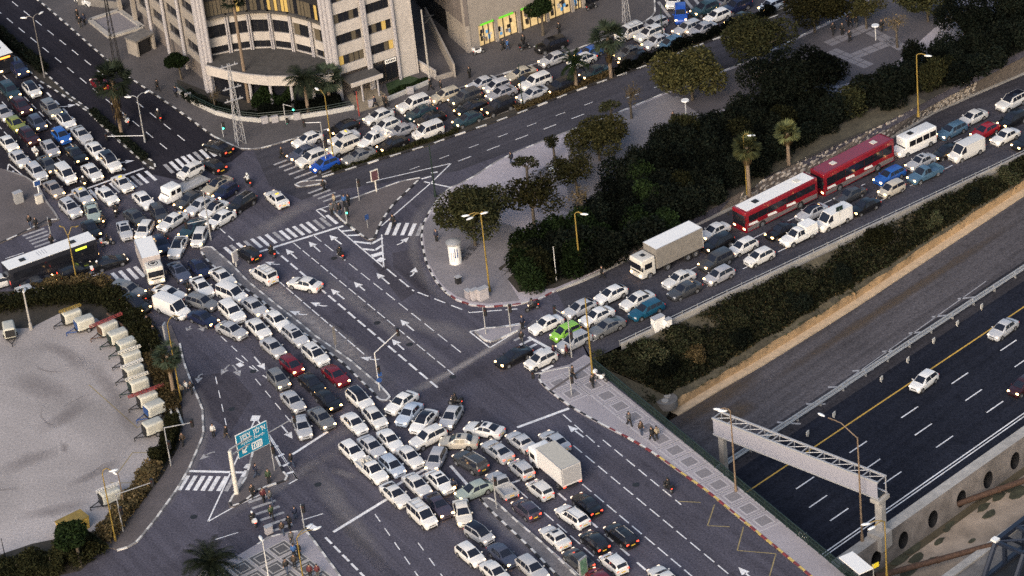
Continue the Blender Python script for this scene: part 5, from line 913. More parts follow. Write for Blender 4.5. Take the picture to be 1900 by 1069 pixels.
def bus(loc, rz, L, H, body, roof, label, waves=False, led=None, coach=False, name='city_bus', lower=None, hl=M_HL_B, group='buses', full_roof=False):
    W = 2.5; t = empty(name, loc, rz, label, 'bus', group)
    mb = MB(); rbox(mb, -L / 2, L / 2, -W / 2, W / 2, .32, H, .16); mb.build('body', body, t, 40)
    lw = lower or body
    for s in (1, -1):
        MB().box((0, s * (W / 2 + .012), .72 if not coach else .95), (L * .96, .02, .7 if not coach else 1.0)).build('skirt', lw, t)
        n = 7; x0 = -L / 2 + .5; dx = (L - 1.0) / n
        for k in range(n):
            MB().box((x0 + dx * (k + .5), s * (W / 2 + .016), H * .615), (dx - .05, .02, H * .36)).build('window', M_WINDOW, t)
        for x in (L / 2 - 2.7, -L / 2 + 3.1): inst('wheel', BIGW, t, (x, s * (W / 2 - .12), .48)); MB().tube((x, s * (W / 2 + .02), .5), (x, s * (W / 2 + .026), .5), .56, n=16).build('wheel_arch', M_TRIM, t)
        MB().box((L / 2 - .08, s * (W / 2 - .35), .8), (.2, .4, .2)).build('headlight', hl, t); MB().box((-L / 2 + .02, s * (W / 2 - .25), 1.1), (.08, .25, .5)).build('taillight', M_TL_D, t)
        MB().tube((L / 2 - .1, s * W / 2, H - .5), (L / 2 + .35, s * (W / 2 + .25), H - .6), .04, n=5).box((L / 2 + .4, s * (W / 2 + .26), H - .95), (.1, .22, .5)).build('mirror', M_TRIM, t)
    MB().box((0, 0, H + .012), (L * (.99 if full_roof else .93), W * (.99 if full_roof else .86), .04 if full_roof else .02)).build('roof_panel', roof, t)
    MB().box((L / 2 + .005, 0, H * .6), (.03, W * .88, H * .5)).build('windscreen', M_WINDOW, t); MB().box((-L / 2 - .005, 0, H * .68), (.03, W * .8, H * .3)).build('rear_window', M_WINDOW, t)
    if led: MB().box((L / 2 + .02, 0, H - .38), (.03, 1.5, .26)).build('destination_display', led, t); MB().box((L / 2 - 2.2, -W / 2 - .03, H - .55), (1.5, .02, .26)).build('destination_display', led, t)
    MB().box((L * .27, 0, H + .06), (.75, .75, .08)).build('roof_hatch', M_TRIM if not waves or roof is M_WHITE else M_CREAM, t); MB().box((-L * .3, 0, H + .06), (.75, .75, .08)).build('roof_hatch', M_TRIM if roof is M_WHITE and not waves else M_CREAM, t)
    if not coach:
        for k in range(4): MB().box((-L * .12 + k * .35, .15, H + .03), (.08, 1.2, .02)).build('roof_slot', M_GREYMETAL, t)
    if waves:
        for sd in (1, -1):
            for k in range(3):
                m = MB(); x = L * .33 - k * L * .26; y = sd * (W / 2 + .034)
                f_ = [(x, y, 1.08), (x + 1.6, y, 1.2), (x + 1.6, y, 1.52), (x + .25, y, 1.45)]; m.add(f_ if sd < 0 else f_[::-1], [(0, 1, 2, 3)]); m.build('emblem', M_WHITE, t)
            for k in range(6):
                m = MB(); x0, x1 = -L * .48 + k * L * .16, -L * .48 + (k + 1) * L * .16; z0, z1 = 1.02 + .1 * math.sin(k * 1.7), 1.02 + .1 * math.sin((k + 1) * 1.7); y = sd * (W / 2 + .028)
                f_ = [(x0, y, z0), (x1, y, z1), (x1, y, 1.66), (x0, y, 1.66)]; m.add(f_ if sd < 0 else f_[::-1], [(0, 1, 2, 3)]); m.build('stripe', M_REDP, t)
    return t
bus((-57.13,16.48,0), 0.478, 12.0, 3.05, M_BUSDARK, M_WHITE, 'long city bus with white roof, dark windows and yellow display, left of the box truck', led=M_LEDYEL, lower=M_BUSDARK, full_roof=True)
bus((-70.28,79.89,0), -1.124, 12.0, 3.1, M_BUSDARK, M_WHITE, 'city bus with orange destination display at the top of the left avenue', led=M_LEDOR, full_roof=True)
bus((33.86,13.5,-1.63), -2.53, 12.2, 3.2, M_REDP, M_WHITE, 'red coach with a white roof on the ramp, ahead of the all-red coach', True, name='coach', coach=True, lower=mat('coach_grey', (.16, .14, .14), .5))
bus((44.83,21.98,-2.4), -2.51, 12.6, 3.5, M_REDP, M_REDP, 'all-red coach with two pale roof hatches on the ramp', True, name='coach', coach=True, lower=mat('coach_grey', (.16, .14, .14), .5))
# minibus
t = empty('minibus', (53.77,28.67,-3.02), -2.564, 'white minibus with a row of dark side windows on the ramp', 'minibus')
L, W, H = 6.4, 2.0, 2.6; mb = MB(); rbox(mb, -L / 2, L / 2 - 1.0, -W / 2, W / 2, .3, H, .2); mb.add([(L / 2 - 1.15, -W / 2, .35), (L / 2, -W / 2 * .85, .35), (L / 2, W / 2 * .85, .35), (L / 2 - 1.15, W / 2, .35), (L / 2 - 1.15, -W / 2, 1.3), (L / 2 - .05, -W / 2 * .8, .95), (L / 2 - .05, W / 2 * .8, .95), (L / 2 - 1.15, W / 2, 1.3)], [(0, 1, 5, 4), (1, 2, 6, 5), (2, 3, 7, 6), (4, 5, 6, 7)])
mb.build('body', M_WHITE, t, 40); MB().quad((L / 2 - .95, -.85, 1.3), (L / 2 - .95, .85, 1.3), (L / 2 - 1.3, .8, 2.3), (L / 2 - 1.3, -.8, 2.3)).add([(L / 2 - 1.0, -1.0, 1.3), (L / 2 - .95, -.85, 1.3), (L / 2 - 1.3, -.8, 2.3)], [(0, 1, 2)]).build('windscreen', M_WINDOW, t)
for s in (1, -1):
    for k in range(4): MB().box((-L / 2 + .75 + k * 1.18, s * (W / 2 + .012), 1.75), (1.05, .02, .75)).build('window', M_WINDOW, t)
    for x in (2.0, -2.0): inst('wheel', MIDW, t, (x, s * (W / 2 - .1), .38))
    MB().box((L / 2 - .02, s * .72, .8), (.12, .3, .2)).build('headlight', M_HL_B, t); MB().box((-L / 2, s * .8, 1.1), (.06, .2, .4)).build('taillight', M_TL_D, t)
MB().box((.6, 0, H + .05), (.7, .7, .1)).build('roof_hatch', M_TRIM, t)
# box trucks
def box_truck(loc, rz, L, W, H, cab_h, box_m, cab_m, label, hl=M_HL_B, side_m=None, roof_m=None, tail=False, emblem=False, articulated=False):
    t = empty('box_truck', loc, rz, label, 'truck', 'trucks'); cl = 1.9 if not articulated else 2.2
    bx0, bx1 = -L / 2, L / 2 - cl - .15
    mb = MB().box(((bx0 + bx1) / 2, 0, (H + 1.0) / 2), (bx1 - bx0, W, H - 1.0)); mb.build('cargo_box', side_m or box_m, t)
    MB().box(((bx0 + bx1) / 2, 0, H + .012), (bx1 - bx0 - .06, W - .06, .02)).build('box_roof', roof_m or box_m, t)
    m = MB()
    for s in (1, -1):
        m.box(((bx0 + bx1) / 2, s * W / 2, H), (bx1 - bx0 + .06, .07, .07)); m.box((bx0, s * W / 2, (H + 1) / 2), (.07, .07, H - 1))
    m.box((bx0, 0, H), (.07, W, .07)); m.build('edge_trim', M_GREYMETAL, t)
    m = MB(); rbox(m, L / 2 - cl, L / 2, -W / 2 + .06, W / 2 - .06, .5, cab_h, .2); m.build('cab', cab_m, t, 40)
    MB().box((L / 2 + .005, 0, cab_h * .67), (.03, W * .84, cab_h * .28)).build('windscreen', M_WINDOW, t)
    MB().box((L / 2 - .02, 0, .62), (.12, W * .86, .3)).build('bumper', cab_m, t); MB().box((L / 2 + .01, 0, cab_h * .42), (.03, W * .6, .16)).build('grille', M_TRIM, t)
    MB().box((-.3, 0, .8), (L * .9, W * .5, .25)).build('chassis', M_TRIM, t)
    for s in (1, -1):
        MB().box((L / 2 - cl * .48, s * (W / 2 - .055), cab_h * .66), (cl * .5, .03, cab_h * .25)).build('side_window', M_WINDOW, t)
        for x in ((L / 2 - 1.1, bx0 + 1.3) if not articulated else (L / 2 - 1.2, bx0 + 1.2, bx0 + 2.4, L / 2 - 4.0)): inst('wheel', BIGW, t, (x, s * (W / 2 - .2), .48))
        MB().box((L / 2 + .02, s * (W / 2 - .4), .8), (.1, .36, .2)).build('headlight', hl, t); MB().box((bx0 - .02, s * (W / 2 - .2), .95), (.06, .3, .14)).build('taillight', M_TL_B if tail else M_TL_D, t)
        MB().box((L / 2 + .1, s * (W / 2 + .15), cab_h * .66), (.1, .18, .5)).build('mirror', M_TRIM, t)
    MB().box((bx0 - .03, 0, (H + 1.1) / 2), (.04, W * .9, H - 1.35)).build('tail_lift' if tail else 'rear_door', M_GREYMETAL if tail else box_m, t)
    if articulated: MB().box((L / 2 - 1.2, 0, cab_h + .03), (.55, .6, .06)).build('roof_hatch', M_TRIM, t)
    if emblem:
        cx = L / 2 - 1.15; e = MB()
        for k in range(20):
            a, b = 2 * math.pi * k / 20, 2 * math.pi * (k + 1) / 20
            e.quad((cx + .62 * math.cos(a), .62 * math.sin(a), 0), (cx + .62 * math.cos(b), .62 * math.sin(b), 0), (cx + .5 * math.cos(b), .5 * math.sin(b), 0), (cx + .5 * math.cos(a), .5 * math.sin(a), 0))
        e.quad((cx - .28, -.3, 0), (cx + .1, -.3, 0), (cx + .1, .3, 0), (cx - .28, .3, 0)).quad((cx + .1, -.12, 0), (cx + .3, -.12, 0), (cx + .3, .12, 0), (cx + .1, .12, 0))
        e.build('emblem', M_BLACKP, t, loc=(0, 0, cab_h + .012))
    return t
box_truck((-44.38,13.25,0), -1.33, 7.2, 2.25, 3.25, 2.75, M_WHITE, M_CREAM, 'white box truck with a round black emblem over its cab, facing us', emblem=True, side_m=mat('box_dirty', (.4, .36, .36), .6, var=.25, vscale=2))
box_truck((2.46,-41.26,0), 2.049, 7.4, 2.4, 3.35, 2.5, M_WHITE, M_WHITE, 'white box truck seen from behind with its tail lift up, in the outbound queue', tail=True, side_m=mat('box_white_side', (.62, .61, .62), .55, var=.1), roof_m=mat('box_roof_dusty', (.42, .4, .36), .8, var=.15))
box_truck((19.1,2.34,-0.61), -2.553, 9.6, 2.5, 3.7, 2.9, M_WHITE, M_CREAM, 'long curtain-sided truck with cream cab leading the ramp queue', articulated=True, side_m=mat('truck_curtain', (.2, .185, .17), .85, var=.2, vscale=1.5), roof_m=M_WHITE)
# tow truck with a car on its bed
rz = -2.445; tl = (-41.01,32.91,0)
t = empty('tow_truck', tl, rz, 'white double-cab tow truck carrying a car, pointing down the jam', 'truck')
m = MB(); rbox(m, .9, 3.0, -1.0, 1.0, .45, 2.25, .22); m.add([(2.7, -.98, .45), (3.5, -.9, .45), (3.5, .9, .45), (2.7, .98, .45), (2.9, -.95, 1.35), (3.45, -.8, 1.05), (3.45, .8, 1.05), (2.9, .95, 1.35)], [(0, 1, 5, 4), (1, 2, 6, 5), (2, 3, 7, 6), (4, 5, 6, 7)]); m.build('cab', M_WHITE, t, 40)
MB().quad((3.03, -.85, 1.3), (3.03, .85, 1.3), (2.86, .78, 2.05), (2.86, -.78, 2.05)).build('windscreen', M_WINDOW, t)
for s in (1, -1):
    for x in (2.35, 1.45): MB().box((x, s * 1.005, 1.65), (.65, .03, .6)).build('side_window', M_WINDOW, t)
    for x in (2.6, -1.9): inst('wheel', MIDW, t, (x, s * .85, .38))
    MB().box((3.5, s * .65, .85), (.1, .3, .18)).build('headlight', M_HL_D, t); MB().box((-3.5, s * .8, .8), (.08, .3, .14)).build('taillight', M_TL_D, t)
MB().box((-1.4, 0, .98), (4.4, 2.15, .12)).box((-1.4, 1.05, 1.1), (4.4, .06, .2)).box((-1.4, -1.05, 1.1), (4.4, .06, .2)).build('flat_bed', M_STEEL, t)
MB().box((-1.2, -.45, 1.06), (3.2, .35, .05)).box((-1.2, .45, 1.06), (3.2, .35, .05)).build('wheel_ramp', M_GREYMETAL, t); MB().box((0, 0, .65), (6, .8, .2)).build('chassis', M_TRIM, t)
t2 = make_car((*(-40.12,35.79), 1.15, rz, 'hat', 'white', 'o')); tag(t2, 'white car lying on the bed of the tow truck', 'car')
# purple print on the white ramp van
# ---------- motorcycles and their riders come with the people ----------

# ================= BUILDINGS =================
random.seed(31)
def seg_frame(p0, p1):
    p0, p1 = Vector(p0[:2]), Vector(p1[:2]); d = (p1 - p0); L = d.length; d /= L; return p0, d, Vector((d.y, -d.x)), L   # outward = right of travel
def wbox(mb, p0, d, n, u0, u1, o0, o1, z0, z1, mi=0):
    a = [p0 + d * u0 + n * o0, p0 + d * u1 + n * o0, p0 + d * u1 + n * o1, p0 + d * u0 + n * o1]; mb.prism([tuple(q) for q in a], z0, z1, mi)
def window(parent, p0, d, n, u0, u1, z0, z1, np_, lit=.15, inset=-.22, pm=None):
    mb = MB(); wbox(mb, p0, d, n, u0, u1, inset - .05, inset, z0, z1)
    k = (u1 - u0) / np_
    for i in range(1, np_): wbox(mb, p0, d, n, u0 + i * k - .035, u0 + i * k + .035, inset - .01, inset + .07, z0, z1)
    f = mb.build('window', M_TRIM, parent)
    for i in range(np_):
        m2 = MB(); wbox(m2, p0, d, n, u0 + i * k + .04, u0 + (i + 1) * k - .04, inset, inset + .02, z0 + .04, z1 - .04)
        m2.build('pane', pm or (M_LITWIN if random.random() < lit * .3 else M_CURTAIN if random.random() < lit else M_WINDOW), f)
# --- office building with the concave glass corner ---
A_, B_, C_, D_ = [(-38.19,61.4),(-20.62,54.97),(-9.73,60.33),(-49.16,84.1)]
ob = empty('office_building', (0, 0, 0), 0, 'cream office building with a concave dark glass corner facing the junction', 'building')
HT = 34; TER = 4.9
Av, Bv, Cv, Dv = map(Vector, (A_, B_, C_, D_))
mid = (Av + Bv) / 2; back = Vector((0.10, 1)).normalized()
arc = []
for k in range(7):
    t_ = k / 6; p = Av.lerp(Bv, t_); arc.append(p + back * (1.6 + 3.6 * math.sin(math.pi * t_) * 1.0))
cvec = (Cv - Bv).normalized(); inw = Vector((-cvec.y, cvec.x))
core_poly = [tuple(p + back * .5) for p in arc] + [tuple(Bv + inw * .5), tuple(Cv + inw * .5), tuple(Cv + inw * 26), tuple(Dv + Vector((8, 26))), tuple(Dv + Vector((.5, .4))), tuple(Av + Vector((.5, .5)))]
MB().prism(core_poly, 0, HT).build('core', M_WALLGREY, ob)
def facade(p0, p1, rows, bays, z0, z1, wallm, lit, panes=5, face=.0, thick=.5):
    """spandrel bands and piers with real recessed windows between them"""
    p, d, n, L = seg_frame(p0, p1); zs = z0
    for (a, b) in rows:
        if a - zs > .02: m = MB(); wbox(m, p, d, n, 0, L, -thick, face, zs, a); m.build('spandrel', wallm, ob)
        prev = 0
        for (u0, u1) in bays:
            if u0 * L - prev > .02: m = MB(); wbox(m, p, d, n, prev, u0 * L, -thick, face - .004, a, b); m.build('pier', wallm, ob)
            window(ob, p, d, n, u0 * L, u1 * L, a, b, panes, lit); prev = u1 * L
        if L - prev > .02: m = MB(); wbox(m, p, d, n, prev, L, -thick, face - .004, a, b); m.build('pier', wallm, ob)
        zs = b
    if z1 - zs > .02: m = MB(); wbox(m, p, d, n, 0, L, -thick, face, zs, z1); m.build('spandrel', wallm, ob)
rowsR = [(4.9 + 3.12 * k, 6.35 + 3.12 * k) for k in range(9)]
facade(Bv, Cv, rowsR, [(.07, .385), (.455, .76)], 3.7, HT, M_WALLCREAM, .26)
p, d, n, L = seg_frame(Bv, Cv)
# ground floor of the right wing: shop glazing and entrance
m = MB(); wbox(m, p, d, n, 0, L, -.9, -.5, 0, 3.7); m.build('ground_floor', M_WALLGREY, ob)
for u0, u1 in ((.48, .60), (.62, .76)):
    window(ob, p, d, n, u0 * L, u1 * L, .5, 3.2, 2, 0, -.05)
m = MB(); wbox(m, p, d, n, .62 * L, .76 * L, -.06, .04, 3.0, 3.6); m.build('name_board', M_WHITE, ob)
m = MB()
for k in range(6): wbox(m, p, d, n, (.635 + k * .02) * L, (.648 + k * .02) * L, .04, .05, 3.15, 3.45)
m.build('lettering', M_BLACKP, bpy.data.objects['name_board'])
for u in (.02, .405, .435, .775):          # paired round shafts up the facade
    for q in (0, .012):
        m = MB(); b0 = p + d * ((u + q) * L) + n * .28; m.tube((*b0, 0), (*b0, HT), .24 if u < .05 else .16, n=10); m.build('column', M_COLWHITE, ob, 60)
m = MB(); wbox(m, p, d, n, .79 * L, L + .05, -4, .05, 0, 3.7); m.build('pier', M_WALLCREAM, ob)
m = MB(); wbox(m, p, d, n, L - .01, L + .3, -24, .05, 0, HT); m.build('end_wall', M_WALLCREAM, ob)
# entrance canopy on two posts
m = MB(); wbox(m, p, d, n, .06 * L, .46 * L, .02, 3.0, 3.15, 3.3); m.build('canopy', M_ROOFDK, ob); m = MB(); wbox(m, p, d, n, .06 * L, .46 * L, 3.0, 3.18, 2.9, 3.5); m.build('canopy_fascia', M_WALLCREAM, ob)
for u in (.2, .4): m = MB(); b0 = p + d * (u * L) + n * 2.7; m.tube((*b0, 0), (*b0, 3.15), .14, n=8); m.build('canopy_post', M_COLWHITE, ob)
# concave corner
for a, b in zip(arc, arc[1:]):
    facade(a, b, [(TER + .15, TER + 1.2), (TER + 2.5, TER + 4.4)], [(.07, .93)], TER, TER + 5.7, M_WALLCREAM, .05, 3)
    p, d, n, L = seg_frame(a, b)
    m = MB(); wbox(m, p, d, n, -.1, L + .1, -.5, .75, TER + 5.7, TER + 6.0); m.build('ledge', M_ROOFDK, ob)
    z = TER + 6.0; k = 0
    while z < HT - 3:
        window(ob, p, d, n, 0, L, z, z + 2.3, 6, .6 if k == 0 else .25, .3)
        m = MB(); wbox(m, p, d, n, 0, L, -.4, .42, z + 2.3, z + 3.3); m.build('spandrel', M_TRIM, ob); z += 3.3; k += 1
    for q in (-.16, .16):
        m = MB(); b0 = p + d * q + n * .3; m.tube((*b0, TER - .6), (*b0, TER + 5.7), .13, n=8); m.build('column', M_COLWHITE, ob, 60)
# big fin columns at both ends of the corner
for c, off in ((Av, (0, 0)), (Bv, (-.3, .2))):
    for q in (-.55, 0, .55):
        b0 = c + Vector(off) + (Bv - Av).normalized() * q; m = MB().tube((*b0, 0), (*b0, HT), .3, n=10); m.build('column', M_COLWHITE, ob, 60)
# one-storey podium with a dark flat roof in front of the corner
out = [p - back * (1.5 + 2.2 * math.sin(math.pi * k / 6)) for k, p in enumerate([Av.lerp(Bv, k / 6) for k in range(7)])]
MB().prism([tuple(q) for q in out] + [tuple(q + back * .6) for q in arc[::-1]], TER - .3, TER).build('podium_roof', M_ROOFDK, ob)
for a, b in zip(out, out[1:]):
    p, d, n, L = seg_frame(a, b); m = MB(); wbox(m, p, d, n, 0, L, -.25, .05, TER - 1.25, TER + .15); m.build('podium_band', M_WALLCREAM, ob)
    m = MB(); wbox(m, p, d, n, 0, L, -1.3, -1.2, 0, TER - 1.25); m.build('podium_glazing', M_WINDOW, ob)
    b0 = p + n * -.5; m = MB().tube((*b0, 0), (*b0, TER - 1.25), .22, n=8); m.build('column', M_COLWHITE, ob)
# left wing along the avenue
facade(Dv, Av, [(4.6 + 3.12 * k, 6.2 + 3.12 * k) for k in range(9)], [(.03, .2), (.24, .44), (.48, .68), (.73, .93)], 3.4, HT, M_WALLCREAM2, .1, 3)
p, d, n, L = seg_frame(Dv, Av)
for u in (.22, .46, .705, .96):
    m = MB(); b0 = p + d * (u * L) + n * .35; m.tube((*b0, 1.0 if u < .9 else 0), (*b0, HT), .26, n=8); m.build('column', M_COLWHITE, ob, 60)
m = MB(); wbox(m, p, d, n, 0, L, -1.2, -.7, 0, 3.4); m.build('ground_floor', M_WALLGREY, ob)
# colonnade block further up the avenue
cb = empty('colonnade_block', (0, 0, 0), 0, 'beige block on tall square columns at the top of the avenue, by the office', 'building')
E_ = Vector((-55.64,98.28)); p, d, n, L = seg_frame(E_, Dv)
MB().prism([tuple(p - n * 3), tuple(p + d * (L - .6) - n * 3), tuple(p + d * (L - .6) - n * 16), tuple(p - n * 16)], 0, 16).build('wall', M_WALLGREY, cb)
for px in [(-52.52,91.13),(-50.09,87.04),(-47.72,83.37)]: MB().box((px[0], px[1], 6), (.55, .55, 12), math.atan2(d.y, d.x)).build('column', M_WALLCREAM2, cb)
m = MB(); wbox(m, p, d, n, 0, L - .6, -3, .3, 5.2, 6.1); wbox(m, p, d, n, 0, L - .6, -3, .3, 12, 13); m.build('beam', M_WALLCREAM2, cb)
# --- shop building (beige wall, lit shops) ---
s0, s1, s2 = Vector((-2.42,64.73)), Vector((18.17,77.14)), Vector((-11.45,86.71))
sb = empty('shop_building', (0, 0, 0), 0, 'beige building with brightly lit shops and green signs at street level', 'building')
p, d, n, L = seg_frame(s0, s1)
MB().prism([tuple(s0 + Vector((.3, 1.3))), tuple(s1 + Vector((.3, 1.3))), tuple(s1 + Vector((10, 30))), tuple(s2 + Vector((2, 20))), tuple(s2 + Vector((.8, .2)))], 0, 26).build('core', M_WALLGREY, sb)
m = MB(); wbox(m, p, d, n, 0, L, -.6, 0, 3.6, 26); m.build('wall', M_WALLCREAM2, sb)
m = MB(); wbox(m, p, d, n, 0, .085 * L, -.6, .004, 0, 3.6); m.build('pier', M_WALLCREAM2, sb)
for u0, u1, mt in ((.09, .2, M_SHOPLIT), (.22, .36, M_SHOPLIT), (.40, .56, M_SHOPLIT), (.58, .74, M_SHOPLIT), (.76, .82, M_SHOPLIT), (.84, .98, M_WINDOW)):
    w_ = u1 - u0; m = MB(); wbox(m, p, d, n, u0 * L, u1 * L, -.62, -.5, .2, 3.2); f = m.build('shop_window', mt, sb)
    m = MB()
    for k in range(4): wbox(m, p, d, n, (u0 + w_ * k / 3) * L - .05, (u0 + w_ * k / 3) * L + .05, -.5, -.35, .1, 3.3)
    m.build('mullion', M_TRIM, f)
    for k in range(9):
        uu = u0 + w_ * random.uniform(.05, .85); zz = random.uniform(.5, 2.2); m = MB(); wbox(m, p, d, n, uu * L, (uu + w_ * .12) * L, -.5, -.42, zz, zz + random.uniform(.3, .8)); m.build('display', random.choice((M_SHOPBLUE, M_CURTAIN, M_WALLGREY, M_TRIM, M_CREAM)), f)
    m = MB(); wbox(m, p, d, n, u1 * L, (u1 + .02) * L, -.6, -.01, 0, 3.6); m.build('pier', M_WALLCREAM2, sb)
for u0, u1 in ((.10, .19), (.23, .33), (.385, .42)):
    m = MB(); wbox(m, p, d, n, u0 * L, u1 * L, .02, .14, 3.5, 3.75); m.build('shop_sign', M_SIGNGREEN, sb)
m = MB()
for k in range(6): wbox(m, p, d, n, (.26 + k * .016) * L, (.272 + k * .016) * L, .02, .1, 6.6 + .05 * k, 7.1 + .05 * k)
m.build('lettering', mat('sign_letter_blue', (.01, .03, .22), .5), sb)
for k in range(3): window(sb, p, d, n, (.3 + k * .2) * L, (.36 + k * .2) * L, 8.4, 10, 2, .2, .01)
p, d, n, L = seg_frame(s2, s0)
m = MB(); wbox(m, p, d, n, 0, L, -.6, 0, 4.2, 26); m.build('wall', M_WALLGREY, sb); m = MB(); wbox(m, p, d, n, .72 * L, L, -.6, .003, 0, 4.2); m.build('wall', M_WALLCREAM2, sb)
m = MB(); wbox(m, p, d, n, .2 * L, .72 * L, -.7, -.55, 0, 4.0); m.build('gateway', M_BLACKP, sb)
m = MB(); wbox(m, p, d, n, .45 * L, .8 * L, 0, 1.6, 7.2, 12); m.build('bay_window', M_WHITE, sb); m = MB(); wbox(m, p, d, n, .48 * L, .77 * L, 1.6, 1.63, 8.4, 11.6); m.build('pane', M_WINDOW, sb)
# driveway walls between the two buildings
for a, b, h, mt, lab in (('@', None, 0, None, None),):
    pass
for pa, h, mt, lab in (([(-9.83,62.02),(-7.28,57.73)], 1.5, M_WALLCREAM, 'low cream wall beside the office end wall'), ([(-7.99,76.75),(-4.67,57.75)], 2.2, M_WALLCREAM2, 'tall grey driveway wall between office and shops'), ([(-7.07,57.19),(-4.65,58.24)], .8, M_WALLCREAM2, 'short wall closing the driveway by the pavement')):
    p, d, n, L = seg_frame(*pa); m = MB(); wbox(m, p, d, n, 0, L, -.25, 0, 0, h); tag(m.build('garden_wall', mt), lab, 'wall')
# forecourt: tan cobbled path, lawn, beds and the low white wall with a green rail
struct(MB().sheet([(-19.58,55.85),(-16.19,58.62),(-14.19,54.85),(-13.8,52.18),(-17.8,50.43),(-18.37,51.37)], .15), 'cobbled_path', mat('cobbles', (.27, .22, .16), .9, var=.4, vscale=7))
struct(MB().sheet([(-14.12,58.11),(-11.01,59.98),(-8.62,57.73),(-8.21,56.65),(-13.62,53.74)], .15), 'lawn', mat('lawn_green', (.022, .045, .014), .95, var=.4, vscale=4))
struct(MB().sheet([(-43.33,66.67),(-38.1,61.05),(-32.43,57.37),(-20.4,54.76),(-18.59,51.74),(-21.9,51.11),(-25.72,50.76),(-31.59,51.07),(-34.55,52.26),(-37.56,54.75),(-40.8,58.6),(-43.04,62.93)], .15), 'flower_bed', M_SOIL)
GW = [(-43.35,63),(-40.79,58.44),(-37.55,54.42),(-34.55,52.1),(-31.59,50.75),(-25.72,50.44),(-21.9,50.79),(-18.52,51.4)]
gw = empty('garden_wall', (*GW[0], 0), 0, 'low white garden wall with green railing curving round the office corner', 'wall')
mb = MB(); mr = MB()
for a, b in zip(GW, GW[1:]):
    p, d, n, L = seg_frame(a, b); p = p - Vector(GW[0]); wbox(mb, p, d, n, 0, L + .02, -.3, 0, 0, .75)
    for z in (1.1, 1.45): mr.tube((*(p - n * .15), z), (*(p + d * L - n * .15), z), .05, n=5)
    k = 0
    while k < L: q = p + d * k - n * .15; mr.tube((*q, .7), (*q, 1.45), .035, n=4); k += 1.5
mb.build('wall', M_GWALL, gw); mr.build('railing', M_GREENMETAL, gw)
GPN = 0
for pp in [(-41.44,60.07),(-30.7,50.38),(-29.31,50.36),(-26.3,50.43),(-16.16,51.79),(-10.8,54.35)]: 
    o_ = MB().box((*pp, .55), (.9, .4, 1.1), .2).build('gate_pier', M_COLWHITE); tag(o_, f'white gate pier, {ORDB[GPN]} along the office garden wall from the avenue', 'gate pier', 'white gate piers along the office garden wall'); GPN += 1
p, d, n, L = seg_frame(*[(-13.79,52.82),(-8.06,56.61)]); m = MB(); wbox(m, p, d, n, 0, L, -.3, 0, 0, .7); tag(m.build('garden_wall', M_GWALL), 'low white wall in front of the small lawn right of the entrance', 'wall')
# kiosk and stone planter frames by the avenue
kp = [(-50.85,78.67),(-48.66,73.43),(-46.6,75.5),(-48.54,80.73)]
kc = sum((Vector(q) for q in kp), Vector((0, 0))) / 4; kz = math.atan2(kp[3][1] - kp[0][1], kp[3][0] - kp[0][0])
t = empty('stair_kiosk', (*kc, 0), kz, 'small concrete stair kiosk with a dark doorway beside the avenue', 'kiosk')
MB().box((0, .1, 2.5), (3.4, 2.6, .3)).build('roof', M_CONC_D, t); MB().box((-1.5, 0, 1.2), (.3, 2.4, 2.4)).box((1.5, 0, 1.2), (.3, 2.4, 2.4)).box((0, 1.1, 1.2), (3.2, .2, 2.4)).build('wall', M_WALLCREAM2, t); MB().box((-.2, -.9, 1.1), (1.8, .1, 2.2)).build('doorway', M_BLACKP, t)
pl = [(-56.92,88.97),(-52.68,91.17),(-48.95,84.58),(-53.55,82.53)]; t = empty('planter_frame', (*pl[0], 0), 0, 'raised square stone frame on the paving below the colonnade', 'planter')
mb = MB()
for a, b in zip(pl, pl[1:] + pl[:1]): p, d, n, L = seg_frame(a, b); p = p - Vector(pl[0]); wbox(mb, p, d, n, 0, L, -.35, .35, 0, .5)
mb.build('rim', M_CONC, t); MB().prism([(x - pl[0][0], y - pl[0][1]) for x, y in pl], .1, .25).build('bed', M_PAVE_D, t)
p, d, n, L = seg_frame(*[(-59.05,95.05),(-52.72,91.92)]); m = MB(); wbox(m, p, d, n, 0, L, -.3, 0, 0, 1.3); tag(m.build('garden_wall', M_CONC_D), 'low dark wall in front of the parked white car', 'wall')

# ================= STREET FURNITURE =================
def lamp(spec, m, label, r=.1, headm=None, hs=(.55, .2, .12), group=None, name='street_lamp', arch=.0):
    X, Y, Z, h, heads = spec; t = empty(name, (X, Y, Z), 0, label, 'street lamp', group)
    MB().tube((0, 0, 0), (0, 0, h), r, r * .6, n=8).tube((0, 0, 0), (0, 0, .9), r * 1.6, r * 1.3, n=8).build('pole', m, t, 50)
    for hx, hy, hz in heads:
        L = math.hypot(hx, hy); mid_ = (hx * .45, hy * .45, hz + .25 + arch)
        MB().path([(0, 0, h - .1), (hx * .15, hy * .15, h + .15 + arch), mid_, (hx * .8, hy * .8, hz + .08)], r * .5, 6).build('arm', m, t)
        MB().ell((0, 0, 0), hs, 10, 6).build('lamp_head', headm or M_LAMP, t, 60, (hx, hy, hz), math.atan2(hy, hx))
    return t
GL = 'street lamps'
lamp((-62.29,71.96,0,9.5,[(-1.33,0.37,9.5),(1.02,1.34,9.5)]), M_CONC_D, 'grey two-armed street lamp by the hedge in the avenue median', group=GL)
lamp((-46.98,48.95,0,6.8,[(-1.27,0.47,6.8),(1.29,1.43,6.8)]), M_STEEL, 'steel two-armed street lamp at the lower end of the avenue median', group=GL)
lamp((-53.85,13.21,0,6.75,[(-0.93,1.37,7.35),(1.18,0.89,7.35)]), M_YPOLE, 'yellow forked street lamp in front of the long white-roofed bus', group=GL, hs=(.3, .12, .08), headm=M_YPOLE)
